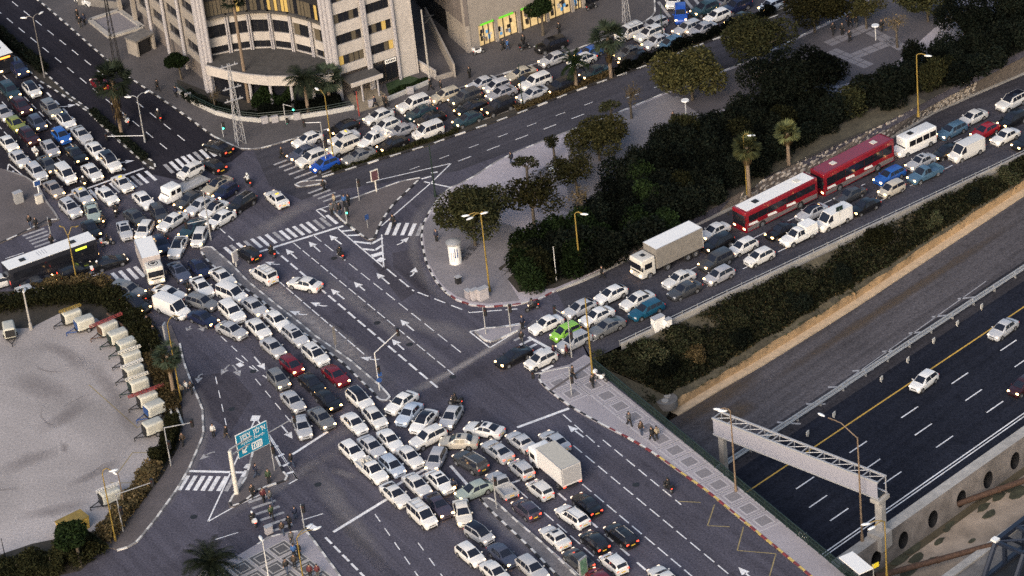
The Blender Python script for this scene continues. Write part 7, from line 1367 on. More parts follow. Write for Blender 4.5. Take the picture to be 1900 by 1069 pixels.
M_JACKET = {k: mat('jacket_' + k, v, .8) for k, v in dict(black=(.012, .012, .014), navy=(.015, .02, .045), grey=(.08, .08, .085), brown=(.05, .035, .025), blue=(.03, .09, .24), red=(.09, .02, .025), white=(.5, .5, .5), beige=(.3, .25, .18), green=(.03, .05, .025)).items()}
M_TROUS = {k: mat('trousers_' + k, v, .85) for k, v in dict(black=(.012, .012, .014), jeans=(.035, .05, .09), grey=(.06, .06, .065)).items()}
def person_meshes(pose):
    """x forward; joints placed for standing, walking or riding"""
    if pose == 'stand': hipz, kn, an, hands = .92, [(.03, .1, .5), (.02, -.1, .5)], [(0, .11, .08), (0, -.11, .08)], [((.0, .25, 1.14), (.06, .26, .88)), ((.0, -.25, 1.14), (.06, -.26, .88))]; lean = 0
    elif pose == 'walk': hipz, kn, an, hands = .9, [(.2, .09, .5), (-.02, -.09, .47)], [(.3, .09, .09), (-.36, -.09, .16)], [((-.1, .24, 1.13), (-.12, .25, .9)), ((.08, -.24, 1.12), (.28, -.23, .97))]; lean = .05
    elif pose == 'walk2': hipz, kn, an, hands = .9, [(.08, .09, .48), (.16, -.09, .5)], [(-.22, .09, .14), (.2, -.09, .08)], [((.1, .24, 1.12), (.25, .22, .95)), ((-.06, -.24, 1.13), (-.08, -.25, .88))]; lean = .04
    else: hipz, kn, an, hands = .86, [(.38, .2, .78), (.38, -.2, .78)], [(.28, .2, .36), (.28, -.2, .36)], [((.22, .3, 1.12), (.5, .3, 1.05)), ((.22, -.3, 1.12), (.5, -.3, 1.05))]; lean = .1
    sh = hipz + .52; hx = lean
    R = {}
    V, E, r = [], [], []
    def add(p, rad, par=None):
        V.append(p); r.append(rad)
        if par is not None: E.append((par, len(V) - 1))
        return len(V) - 1
    pel = add((0, 0, hipz), .12); ch = add((hx * .6, 0, hipz + .3), .13, pel); nk = add((hx, 0, sh + .06), .055, ch); hd0 = add((hx + .02, 0, sh + .16), .085, nk); add((hx + .02, 0, sh + .28), .085, hd0)
    for i, s in enumerate((1, -1)):
        a = add((hx, s * .17, sh), .055, ch); e = add(hands[i][0], .04, a); w_ = add(hands[i][1], .028, e); d = (Vector(hands[i][1]) - Vector(hands[i][0])).normalized(); W_ = Vector(hands[i][1])
        pm = add(tuple(W_ + d * .07), .032, w_)
        for k, (ln, of) in enumerate(((.07, -.025), (.08, -.008), (.075, .01), (.06, .026))): f1 = add(tuple(W_ + d * (.07 + ln * .5) + Vector((of, -s * .008, 0))), .009, pm); add(tuple(W_ + d * (.07 + ln) + Vector((of, -s * .025, 0))), .008, f1)
        add(tuple(W_ + d * .06 + Vector((.045, 0, 0))), .01, w_)
        h = add((0, s * .09, hipz - .04), .085, pel); k_ = add(kn[i], .055, h); a_ = add(an[i], .038, k_); add((an[i][0] + .16, an[i][1], an[i][2] - .04), .036, a_)
    R['body'] = skin_mesh('body', V, E, r, M_SKIN, 0, 0)
    V, E, r = [], [], []
    pel = add((0, 0, hipz - .06), (.17, .15)); ch = add((hx * .6, 0, hipz + .32), (.19, .16), pel); nk = add((hx, 0, sh + .03), .08, ch)
    for i, s in enumerate((1, -1)): a = add((hx, s * .19, sh - .01), .085, ch); e = add(hands[i][0], .065, a); add(hands[i][1], .05, e)
    R['jacket'] = skin_mesh('jacket', V, E, r, M_JACKET['black'], 0, 0)
    V, E, r = [], [], []
    pel = add((0, 0, hipz + .02), .13)
    for i, s in enumerate((1, -1)): h = add((0, s * .09, hipz - .06), .105, pel); k_ = add(kn[i], .078, h); a_ = add(an[i], .062, k_); add((an[i][0] + .17, an[i][1], an[i][2] - .035), .05, a_)
    R['trousers'] = skin_mesh('trousers', V, E, r, M_TROUS['black'], 0, 0)
    R['hair'] = MB().ell((hx - .005, 0, sh + .28), (.115, .105, .12), 10, 6).mesh('hair', M_HAIR, 80)
    R['nose'] = (hx + .13, 0, sh + .24)
    R['bag'] = MB().box((hx - .2, 0, hipz + .32), (.16, .3, .42), taper=.85).mesh('backpack', M_JACKET['navy'])
    R['handbag'] = MB().box((.1, -.33, hipz - .12), (.28, .12, .3)).mesh('handbag', M_JACKET['brown'])
    R['face'] = MB().box((hx + .105, .035, sh + .25), (.02, .022, .014)).box((hx + .105, -.035, sh + .25), (.02, .022, .014)).box((hx + .12, 0, sh + .215), (.03, .025, .04)).box((hx + .1, 0, sh + .165), (.02, .05, .012)).mesh('face', M_HAIR)
    R['helmet'] = MB().ell((hx + .02, 0, sh + .25), (.155, .14, .155), 12, 8).mesh('helmet', M_BLACKP, 80)
    return R
PP = {k: person_meshes(k) for k in ('stand', 'walk', 'walk2', 'ride')}
random.seed(77)
def person(loc, rz, pose, jk, tr, label, extra=None, helmet=None, sc_=1.0):
    R = PP[pose]; t = empty('person', loc, rz, label, 'person', 'people on foot' if pose != 'ride' else 'motorcycle riders'); t.scale = (sc_,) * 3
    inst('body', R['body'], t); inst('jacket', R['jacket'], t, mats=[M_JACKET[jk]]); inst('trousers', R['trousers'], t, mats=[M_TROUS[tr]]); inst('face', R['face'], t)
    if helmet: inst('helmet', R['helmet'], t, mats=[helmet])
    else: inst('hair', R['hair'], t)
    if extra == 'bag': inst('backpack', R['bag'], t)
    if extra == 'handbag': inst('handbag', R['handbag'], t)
    return t
Zp = .13
PEOPLE = [  # position, heading, pose, jacket, trousers, extra, label
 ((-22.79,29.56), .6, 'walk', 'black', 'black', None, 'person in black crossing by the refuge island', 0), ((-21.39,25.49), -2.2, 'walk2', 'beige', 'grey', None, 'person in a tan coat stepping onto the triangular island', 0),
 ((-21.72,22.87), -1.2, 'stand', 'grey', 'black', None, 'person in grey waiting at the tip of the triangular island', 1), ((-20.75,22.51), -1.0, 'stand', 'black', 'jeans', None, 'person in black and jeans waiting on the triangular island', 1), ((-20.11,24.77), -1.6, 'stand', 'blue', 'black', 'bag', 'person with a blue jacket and backpack on the triangular island', 1), ((-19.55,24.64), 2.6, 'stand', 'black', 'black', None, 'tall person in black furthest back in the island group', 1), ((-19.76,21.58), -.6, 'stand', 'black', 'grey', None, 'person in black beside the green signal on the island', 1),
 ((-13.94,18.3), -2.6, 'walk', 'black', 'black', 'bag', 'person with a pack striding over the turn-lane crosswalk', 0), ((-8.66,13.11), -2, 'stand', 'navy', 'black', None, 'person in navy under the wide tree on the plaza', 1), ((1.77,31.02), 2.5, 'walk2', 'black', 'jeans', 'bag', 'person with a blue bag walking at the plaza edge', 1), ((-28.35,39.91), -.4, 'walk', 'black', 'black', None, 'person in black on the office-street crosswalk', 0),
 ((0.72,-9.91), -1.3, 'stand', 'navy', 'black', None, 'person in navy standing at the small island by the ramp', 1), ((0.47,-12.91), -1.5, 'walk', 'black', 'grey', None, 'person in black crossing before the ramp queue', 0), ((5.77,-22.22), -.4, 'walk', 'brown', 'black', None, 'person in brown walking over the bridge pavement corner', 1), ((7.91,-24.28), -.9, 'walk2', 'black', 'black', None, 'person in black below the yellow pole on the bridge pavement', 1),
 ((11.33,-33.11), -1.0, 'walk', 'grey', 'black', 'bag', 'large person in grey with a backpack on the bridge pavement', 1), ((12.48,-35.1), -1.0, 'walk2', 'brown', 'jeans', None, 'person in brown and jeans on the bridge pavement', 1), ((13.59,-36.64), 2.1, 'walk', 'black', 'black', 'handbag', 'person in black carrying a bag by the bridge railing', 1), ((14.16,-36.42), 2.1, 'walk2', 'beige', 'black', None, 'person in a light coat beside the railing pair', 1),
 ((5.5,-17.34), 2.6, 'walk', 'red', 'black', None, 'person in red walking between cars and ramp pavement', 1), ((4.03,-16.79), 2.6, 'walk2', 'red', 'grey', 'bag', 'person in red stepping out beside the white hatchback on the ramp', 0), ((-44.3,-0.26), .9, 'walk', 'grey', 'black', None, 'person in grey on the footpath under the yard hedge top', 1), ((-43.35,-2.59), -2.3, 'walk2', 'black', 'black', None, 'person in black beside the tall notice board', 1),
 ((-39.56,-16.41), -1.9, 'walk', 'beige', 'black', None, 'person in a pale coat near the fan palm on the footpath', 1), ((-39.04,-15.82), -1.9, 'walk2', 'white', 'grey', None, 'person in white in the middle of the footpath trio', 1), ((-38.4,-16.07), -1.8, 'walk', 'black', 'black', None, 'person in black on the kerb side of the footpath trio', 1), ((-35.61,-25.68), -1.5, 'stand', 'white', 'black', None, 'person in a white top standing in the side road', 0), ((-34.11,-26.43), -.6, 'walk', 'black', 'grey', 'handbag', 'person in black with a bag walking in the side road', 0),
 ((-30.89,-38.98), -1.4, 'walk2', 'black', 'black', None, 'person in black at the lower tip of the sign island', 1), ((-30.59,-35.12), .4, 'walk', 'navy', 'jeans', 'bag', 'person in navy with a pack behind the sign pole', 1), ((-39.03,-26.89), -1.9, 'walk', 'brown', 'black', None, 'person in brown beside the yard hedge', 1), ((-26.68,-33.64), -.7, 'walk', 'black', 'jeans', None, 'person in black walking on the hatched corner of the sign island', 0), ((-29.13,-36.58), -1.4, 'stand', 'green', 'black', None, 'person in dark green in the middle of the sign island', 1),
 ((-29.69,-39.85), -1.2, 'walk2', 'red', 'black', None, 'person in dark red at the start of the lower crosswalk', 0), ((-28.91,-40.42), -1.2, 'walk', 'grey', 'jeans', None, 'person in grey leading onto the lower crosswalk', 0), ((-28.76,-43.35), -1.3, 'walk', 'green', 'black', None, 'person in green alone halfway over the lower crosswalk', 0), ((-26.16,-43.96), 2, 'stand', 'navy', 'jeans', None, 'person in navy waiting by the signal post at the corner', 0), ((-26.79,-45.67), 1.8, 'walk2', 'black', 'black', None, 'person in black arriving at the corner pavement', 0), ((-27.52,-46.74), -1.5, 'walk', 'brown', 'jeans', None, 'person in brown stepping off the lower crosswalk', 1), ((-26.49,-48.85), -1.2, 'walk', 'grey', 'grey', None, 'person in grey on the patterned corner pavement', 1), ((-26.24,-51.28), 1.6, 'stand', 'blue', 'black', None, 'person in a blue jacket on the corner pavement', 1), ((-25.72,-51.19), 1.4, 'walk2', 'black', 'black', None, 'person in black next to the blue jacket on the corner', 1), ((-26.18,-53.16), 1.7, 'stand', 'brown', 'black', None, 'person in a brown coat on the corner pavement', 1), ((-27.04,-53.88), -1.6, 'walk', 'black', 'jeans', None, 'person in black and jeans low on the corner pavement', 1), ((-24.51,-55.33), 1.5, 'stand', 'red', 'black', None, 'person in maroon at the bottom edge of the corner pavement', 1), ((-23.71,-55.38), 1.5, 'stand', 'red', 'grey', None, 'person in maroon at the kerb, bottom edge of the corner', 1),
 ((-60.87,28.52), -1.4, 'walk', 'black', 'jeans', 'bag', 'person with a blue pack waiting at the left island crosswalk', 1), ((-60.05,27.91), -1.2, 'stand', 'black', 'black', None, 'person in black at the left island crosswalk', 1), ((-57.63,22.88), -1.3, 'walk2', 'black', 'black', None, 'person in black on the crosswalk above the bus', 0), ((-58.71,89.8), -.9, 'walk', 'black', 'black', None, 'person in black highest on the avenue pavement', 1), ((-58.14,87.11), -.9, 'stand', 'black', 'grey', None, 'person in black and grey below the low wall by the avenue', 1), ((-57.56,87.87), 2.1, 'walk2', 'navy', 'black', None, 'person in navy below the parked white car', 1), ((-45.86,63.79), -.8, 'walk', 'black', 'black', None, 'person in black on the avenue pavement by the dark bush', 1), ((-43.13,61.14), 2.2, 'walk2', 'navy', 'black', None, 'person beside the start of the white garden wall', 1),
 ((-2.54,57.05), 2.2, 'stand', 'black', 'black', None, 'person in black on the paving before the driveway wall', 1), ((-7.98,54.63), 2.8, 'walk', 'black', 'black', None, 'person in black at the foot of the utility pole', 1), ((-6.64,53.81), .4, 'walk2', 'black', 'grey', None, 'person in black just right of the utility pole', 1), ((-15.65,51.51), 2.8, 'walk', 'navy', 'black', None, 'person in navy at the foot of the cobbled path', 1), ((-14.41,51.2), .4, 'stand', 'black', 'black', None, 'left person of the pair at the cobbled path', 1), ((-14.12,51.29), .4, 'walk2', 'brown', 'black', None, 'right person of the pair at the cobbled path', 1), ((2.43,64.52), .5, 'walk', 'black', 'black', None, 'person in black walking past the lit pharmacy window', 1), ((3.07,64.36), .5, 'walk2', 'blue', 'jeans', None, 'person in blue walking past the lit shop', 1), ((10.55,67.79), 2.0, 'stand', 'black', 'black', None, 'person in black beside the street tree at the shops', 1), ((5.37,64.97), 2.0, 'stand', 'black', 'black', None, 'dark figure under the street tree by the shops', 1),
 ((23.57,37.44), -2.2, 'walk', 'black', 'black', None, 'lone person in black on the plaza by the disc lamp', 1), ((47.68,57.97), -2, 'walk', 'black', 'black', None, 'leftmost person of the group on the dim plaza', 1), ((48.88,57.5), -2, 'stand', 'black', 'black', None, 'second person from the left on the dim plaza', 1), ((50.02,60.11), -1, 'walk2', 'navy', 'black', None, 'upper left person of the dim plaza pair', 1), ((50.35,59.85), -1, 'walk', 'black', 'black', None, 'upper right person of the dim plaza pair', 1), ((51.09,59.32), 1, 'walk', 'black', 'grey', None, 'rightmost person of the dim plaza group', 1), ((49.58,55.29), -2, 'walk2', 'black', 'black', None, 'lowest person of the dim plaza group', 1), ((54.33,57.64), -2, 'walk', 'black', 'black', None, 'person in black right of the far disc lamp', 1)]
for (px, hz_, pose, jk, tr, ex, lab, up_) in PEOPLE: person((*px, Zp if up_ else .01), hz_, pose, jk, tr, lab, ex, sc_=random.uniform(.96, 1.08))
r_ = (10.96,0.14,-0.17); person(r_, -.4, 'walk', 'black', 'black', 'person in black walking down the inner edge of the ramp')
# ---- motorcycles and scooters ----
def bike_meshes():
    R = {}
    R['wheel'] = MB().tube((0, -.06, 0), (0, .06, 0), .29, n=14).tube((0, -.065, 0), (0, .065, 0), .16, n=10, mi=1).mesh('wheel', [M_TYRE, M_RIM], 40)
    m = MB(); m.ell((-.25, 0, .62), (.55, .17, .2), 10, 6); m.ell((.1, 0, .5), (.35, .15, .16), 8, 5); m.box((.32, 0, .72), (.08, .34, .5)); m.box((0, 0, .36), (.5, .3, .1)); R['fairing'] = m.mesh('fairing', M_BLACKP, 60)
    R['seat'] = MB().ell((-.25, 0, .82), (.4, .14, .08), 10, 6).mesh('seat', M_TRIM, 80)
    m = MB(); m.tube((.62, 0, .3), (.38, 0, .98), .04, n=6); m.tube((.38, -.34, 1.02), (.38, .34, 1.02), .025, n=6); R['fork'] = m.mesh('handlebar', M_TRIM)
    R['light'] = MB().box((0, 0, 0), (.08, .2, .14)).mesh('headlight', M_HL_D); R['tail'] = MB().box((0, 0, 0), (.06, .16, .1)).mesh('taillight', M_TL_B)
    R['box'] = MB().box((-.78, 0, 1.0), (.38, .42, .34), taper=.9).mesh('top_box', M_BLACKP)
    return R
BK = bike_meshes(); M_HELW = mat('helmet_white', (.7, .7, .7), .3); M_HELB = mat('helmet_black', (.01, .01, .012), .3)
def moto(loc, rz, label, rider=None, colr=None, hl=M_HL_D, box=True, helmet=None, jk='black'):
    t = empty('motorcycle', loc, rz, label, 'motorcycle', 'motorcycles and scooters'); cm = [colr or M_BLACKP]
    for x in (.64, -.64): inst('wheel', BK['wheel'], t, (x, 0, .29))
    inst('fairing', BK['fairing'], t, mats=cm); inst('seat', BK['seat'], t); inst('handlebar', BK['fork'], t); inst('headlight', BK['light'], t, (.48, 0, .85), mats=[hl]); inst('taillight', BK['tail'], t, (-.8, 0, .68), mats=[M_TL_B if rider else M_TL_D])
    if box: inst('top_box', BK['box'], t, mats=cm)
    if rider: person((loc[0] - .1 * math.cos(rz), loc[1] - .1 * math.sin(rz), loc[2]), rz, 'ride', jk, 'black', rider, helmet=helmet or M_HELB)
MB_ = [((-61.59,47.92), -1.112, 'white scooter between cars in the left avenue', 'rider on the white scooter in the left avenue', M_WHITE, M_HL_D, M_HELW, 'white'), ((-54.47,37.94), -1.215, 'dark motorcycle with bright headlight waiting at the avenue stop line', 'rider with white helmet at the avenue stop line', None, M_HL_B, M_HELW, 'black'),
 ((-49.72,29.41), -1.718, 'dark scooter on open asphalt left of the white sedans', 'rider in black on open asphalt left of the white sedans', None, M_HL_D, None, 'black'), ((-51.27,27.05), -1.419, 'dark scooter with bright headlight by the sage green sedan', 'rider in black by the sage green sedan', None, M_HL_B, None, 'black'),
 ((-50.4,21.53), 0.179, 'motorcycle with white top box above the bus front', 'rider in black above the bus front', M_WHITE, M_HL_D, None, 'black'), ((-51.24,14.91), 0.368, 'white scooter with red tail light behind the black sedan', 'rider in black behind the black sedan near the bus', M_WHITE, M_HL_D, M_HELW, 'black'),
 ((-42.88,19.71), -1.788, 'black motorcycle beside the navy sedan at the box truck', 'rider in black beside the navy sedan', None, M_HL_B, None, 'black'), ((-32.68,33.61), 1.992, 'motorcycle crossing the open junction above the white taxi', 'rider in a white vest crossing the open junction', None, M_HL_D, M_HELW, 'white'),
 ((-29.37,14.22), 2.091, 'motorcycle with lit tail light at the long crosswalk', 'rider in black at the long crosswalk', None, M_HL_D, None, 'black'), ((-20.77,11.9), 1.988, 'motorcycle alone in the wide middle road', 'rider in black alone in the wide middle road', None, M_HL_D, None, 'black'),
 ((-7.85,-24.8), 2.767, 'black motorcycle passing behind the silver hatchback in the knot', 'rider in black passing behind the silver hatchback', None, M_HL_D, None, 'black'), ((2.13,-5.87), -2.803, 'touring motorcycle leaving the ramp by the plaza corner', 'rider in grey leaving the ramp', None, M_HL_D, None, 'grey'),
 ((-8.68,-41.99), -1.446, 'motorcycle with twin glow beside the sage green hatchback', 'rider in navy beside the sage green hatchback', None, M_HL_B, None, 'navy'), ((14.35,-46.43), 2.035, 'scooter riding alone along the bottom right avenue', 'rider in black alone on the bottom right avenue', None, M_HL_D, M_HELB, 'black'),
 ((-30.75,-44.09), 1.927, 'white and orange scooter passing under the sign island', 'rider with white helmet under the sign island', M_WHITE, M_HL_D, M_HELW, 'black'), ((-45.34,55.03), 1.997, 'motorcycle driving up the far avenue', 'rider in black driving up the far avenue', None, M_HL_D, M_HELW, 'black'), ((-49.78,54.98), 2.005, 'white scooter in the shadow of the skirted palm', 'rider in grey near the skirted palm', M_WHITE, M_HL_D, None, 'grey'),
 ((-39.57,7.18), -1.203, 'black scooter squeezed between the white sedans below the truck', 'rider in black between the white sedans', None, M_HL_D, None, 'black'), ((-44.22,6.63), 0.756, 'dark scooter between the black SUV and the white van', 'rider in black between SUV and white van', None, M_HL_D, None, 'black')]
for px, rz, lab, rl, cm, hl, hm, jk in MB_: moto((*px, .01), rz, lab, rl, cm, hl, True, hm, jk)
for px, rz, lab, cm in (((-0.95,64.01), .4, 'black and white scooter parked by the shop corner', M_WHITE), ((15.62,74.22), .5, 'dark scooter parked by the last lit shop', None), ((9,-23.12), -.7, 'white scooter parked against the bridge railing', M_WHITE), ((5.52,63.74), .4, 'dark scooter parked under the street tree', None)): moto((*px, Zp), rz, lab, None, cm, M_HL_OFF)

# ================= VEGETATION =================
def leaf_cloud(lobes, n, size, rnd, flat=.55, hollow=.55):
    """leaf clumps spread through several uneven lobes, denser near their surfaces"""
    vs, fs = [], []; tot = sum(l[3] ** 2 for l in lobes)
    for (cx, cy, cz, r, sz) in lobes:
        for _ in range(int(n * r * r / tot)):
            u, v = rnd.uniform(-1, 1), rnd.uniform(0, 2 * math.pi); q = math.sqrt(1 - u * u); rr = r * (hollow + (1 - hollow) * rnd.random() ** .6) * rnd.uniform(.9, 1.12)
            p = Vector((cx + rr * q * math.cos(v), cy + rr * q * math.sin(v), cz + rr * u * sz))
            if p.z < .05: continue
            s = size * rnd.uniform(.5, 1.3); a = Vector((rnd.uniform(-1, 1), rnd.uniform(-1, 1), rnd.uniform(-1, 1) * flat)).normalized(); b = a.orthogonal().normalized(); b.rotate(Matrix.Rotation(rnd.uniform(0, 6.28), 3, a)); a, b = a * s, b * s * .55
            o = len(vs); vs += [tuple(p - a), tuple(p - b * .9 + a * .1), tuple(p + a), tuple(p + b + a * .15)]; fs.append((o, o + 1, o + 2, o + 3))
    return vs, fs
def foliage_mesh(name, vs, fs, m):
    me = bpy.data.meshes.new(name); me.from_pydata(vs, [], fs); me.materials.append(m); me.update(); return me
TREES = {}
def tree_kind(key, seed, R, H, n, m, sparse=False, sz=.75, size=.21, nl=9):
    rnd = random.Random(seed); lobes = []
    for k in range(nl):
        a = rnd.uniform(0, 6.28); d = R * math.sqrt(rnd.random()) * .72; lobes.append((d * math.cos(a), d * math.sin(a), H - R * sz * rnd.uniform(.75, 1.1) + (R - d) * .25, R * rnd.uniform(.3, .52), rnd.uniform(.65, .95)))
    vs, fs = leaf_cloud(lobes, n, size, rnd, hollow=.35 if sparse else .6)
    tr = MB(); th = H - R * sz * 1.25; tr.tube((0, 0, -.1), (.1, .05, th), .22, .15, n=8)
    for (x, y, z, r, _) in lobes: tr.tube((.1, .05, th * rnd.uniform(.75, 1)), (x, y, z), .1, .03, n=5); 
    for (x, y, z, r, _) in lobes:
        for q in range(5 if sparse else 2): tr.tube((x * .6, y * .6, th + (z - th) * .6), (x + rnd.uniform(-r, r), y + rnd.uniform(-r, r), z + rnd.uniform(-.3, .8) * r), .035, .012, n=4, cap=False)
    TREES[key] = (foliage_mesh('crown', vs, fs, m), tr.mesh('trunk', M_BARK, 50))
tree_kind('wide', 1, 5.2, 8.2, 11000, M_LEAF_OL, nl=14); tree_kind('bronze', 2, 4.6, 7.0, 10000, M_LEAF_BR, nl=13); tree_kind('sparse', 3, 3.6, 6.2, 3000, M_LEAF_BR, True, nl=10); tree_kind('thin', 4, 1.5, 4.2, 700, M_LEAF_OL, True, size=.17, nl=6); tree_kind('bare', 5, 2.6, 5.6, 260, M_LEAF_DRY, True, size=.15, nl=9); tree_kind('dark', 6, 4.8, 9.5, 12000, M_LEAF_DK, sz=1.15, nl=16); tree_kind('street', 7, 2.6, 5.4, 4500, M_LEAF_GR, nl=9)
def tree(key, px, label, s=1.0, rz=0, sz_=None, name='tree', z=Zp, group='trees'):
    t = empty(name, (*px, z), rz, label, 'tree', group); c, k = TREES[key]; inst('crown', c, t); inst('trunk', k, t); t.scale = (s, s, sz_ or s); return t
tree('wide', (-3.95,10.97), 'wide dark olive tree on the plaza corner over the advertising column', 1.0, .5)
tree('sparse', (3.63,13.76), 'sparse bronze tree between the wide tree and the shrub bank', 1.15, 1); tree('bronze', (13.1,29.38), 'dense bronze green tree on the plaza edge behind the sparse trees', .85, 2); tree('sparse', (9.61,21.2), 'half-bare bronze tree right of the disc lamp', .95, 3); tree('thin', (3.47,24.34), 'thin open tree left of the disc lamp', 1.1, .3); tree('thin', (7.38,30.73), 'small thin tree behind the disc lamp', .9, 2)
tree('bronze', (26.66,43.24), 'large bronze tree at the middle of the plaza kerb', 1.06, 4.4); tree('wide', (36.46,50.47), 'broad dark tree near the top of the plaza kerb', .95, 1.9); tree('dark', (37.86,37.85), 'tall dark evergreen, left of the two over the dim plaza', 1.0, .4); tree('dark', (42.32,39.1), 'tall dark evergreen, right of the two over the dim plaza', .95, 2.4); tree('bronze', (45.33,59.25), 'dull bronze tree in front of the far kerb at the top', .95, 1.2); tree('sparse', (52.4,58.64), 'half-bare tree beside the group on the dim plaza', .8, 2.2); tree('wide', (60.91,58.68), 'dark tree at the top edge right of the dim plaza', .9, 3); tree('thin', (15.44,37.87), 'small olive sapling at the plaza kerb', 1.0, 1); tree('bare', (18.2,39.98), 'bare young tree in a square pit on the plaza', .9, 1); tree('bare', (55.54,51.94), 'bare tree at the edge of the dark shrubs', .9, 3.3); tree('bare', (9.87,13.03), 'bare grey tree at the edge of the shrub bank', 1.0, 4); tree('street', (8.26,67.68), 'leafy street tree in front of the lit shops', 1.05, .2)
tree('street', (-42.65,66.5), 'round dark tree at the office garden corner', .8, 2); tree('street', (-49.4,-48.36), 'round bush-like tree at the bottom corner of the yard', 1.05, 1, name='tree', z=0)
tree('dark', (64.77,52.11), 'dark evergreen at the top right, left of the last ones', .8, 1); tree('dark', (71.83,56.21), 'dark evergreen at the top right picture corner', .9, 2.5); tree('bare', (-37.59,55.72), 'small bare tree in the office bed by the pale pylon', .6, 1)
# palms
def palm_meshes(key, H, L, nf, m, skirt=False, feather=False, seed=0):
    rnd = random.Random(seed); vs, fs = [], []
    for k in range(nf):
        a = 6.283 * k / nf + rnd.uniform(-.2, .2); el = rnd.uniform(-.5, 1.25); n_ = 7; ln = L * rnd.uniform(.85, 1.1); pts_ = []
        for i in range(n_ + 1):
            f = i / n_; e = el - f * f * (1.1 if feather else .8); 
            if i == 0: p = Vector((0, 0, H))
            else: p = pts_[-1] + Vector((math.cos(a) * math.cos(e), math.sin(a) * math.cos(e), math.sin(e))) * ln / n_
            pts_.append(p)
        side = Vector((-math.sin(a), math.cos(a), 0))
        if feather:
            for i in range(1, n_ + 1):
                for s in (1, -1):
                    for q in range(3):
                        p = pts_[i - 1].lerp(pts_[i], q / 3); w_ = L * .2 * (1 - .55 * abs(i / n_ - .4)); d = (pts_[i] - pts_[i - 1]).normalized(); tip = p + side * s * w_ + d * w_ * .7 - Vector((0, 0, w_ * .35)); o = len(vs)
                        vs += [tuple(p - d * .05), tuple(p + d * .06), tuple(tip)]; fs.append((o, o + 1, o + 2))
        else:
            base, hub = pts_[0], pts_[4]; d = (pts_[4] - pts_[0]).normalized()
            for q in range(9):
                b = (q - 4) / 4 * 1.25; dr = (d * math.cos(b) + side * math.sin(b)); dr.z -= .25 * rnd.random(); ln2 = L * .55; o = len(vs); w_ = side * .06 * math.cos(b) + d * .06 * abs(math.sin(b))
                vs += [tuple(hub - w_), tuple(hub + w_), tuple(hub + dr * ln2 * .6 + w_ * 1.6), tuple(hub + dr * ln2), tuple(hub + dr * ln2 * .6 - w_ * 1.6)]; fs.append((o, o + 1, o + 2, o + 3, o + 4))
            o = len(vs); vs += [tuple(base), tuple(base + side * .03), tuple(hub)]; fs.append((o, o + 1, o + 2))
    tr = MB(); r0 = .26; seg = int(H / .45)
    for k in range(seg): tr.tube((0, 0, H * k / seg), (0, 0, H * (k + 1) / seg), r0 * (1.05 - .25 * k / seg), r0 * (.93 - .25 * k / seg), n=9)
    R = [foliage_mesh('crown', vs, fs, m), tr.mesh('trunk', M_PALMBARK, 40), None]
    if skirt:
        v2, f2 = [], []
        for k in range(260):
            a = rnd.uniform(0, 6.28); z = H - .2 - rnd.random() * skirt; r1 = rnd.uniform(.3, .95) * (1 - .35 * (H - z) / skirt); o = len(v2); c, s = math.cos(a), math.sin(a)
            v2 += [(c * r1 - s * .1, s * r1 + c * .1, z), (c * r1 + s * .1, s * r1 - c * .1, z), (c * r1 * 1.15, s * r1 * 1.15, z - rnd.uniform(.5, 1.0))]; f2.append((o, o + 1, o + 2))
        R[2] = foliage_mesh('dry_skirt', v2, f2, M_SKIRT)
    return R
def palm(spec, label, L=2.0, nf=34, m=None, skirt=False, feather=False, seed=1, z=Zp):
    X, Y, Z, h, _ = spec; t = empty('palm_tree', (X, Y, z), seed, label, 'palm tree', 'palm trees'); c, k, s_ = palm_meshes('', h, L, nf, m or M_PALM, skirt, feather, seed); inst('crown', c, t); inst('trunk', k, t)
    if s_: inst('dry_skirt', s_, t)
palm((-50.27,51.77,0,8.2,[]), 'shaggy fan palm with a long dry skirt in the avenue median', 2.9, 80, M_PALM, 5.5, seed=1)
palm((-33.02,57.19,0,15.55,[]), 'very tall slim palm before the concave office corner', 1.8, 30, seed=2); palm((-24.76,51.48,0,5.35,[]), 'feathery date palm in the office bed', 3.0, 60, M_PALM, feather=True, seed=3); palm((-21.81,53.81,0,3.95,[]), 'fan palm beside the date palm at the entrance', 2.4, 64, seed=4)
palm((16.54,52.48,0,6.05,[]), 'shaggy dark palm in the far median, by the queue', 2.6, 72, M_PALM, 3.2, seed=5); palm((11.68,50.6,0,3.85,[]), 'feather palm in the far median left of the shaggy palm', 2.6, 30, M_LEAF_GR, feather=True, seed=6)
palm((30.9,15.71,0,7,[]), 'pale fan palm standing above the ramp kerb', 1.9, 70, M_PALM_Y, 1.6, seed=7); palm((36.8,22.63,0,4.7,[]), 'pale fan palm among the shrubs above the coaches', 1.7, 70, M_PALM_Y, .9, seed=8); palm((-40.38,-17.18,0,6.15,[]), 'fan palm leaning over the yard footpath', 1.9, 40, M_PALM, 1.4, seed=9); palm((-34.63,-55.83,0,3.65,[]), 'feather palm at the bottom edge by the corner pavement', 3.4, 64, M_PALM, feather=True, seed=10)
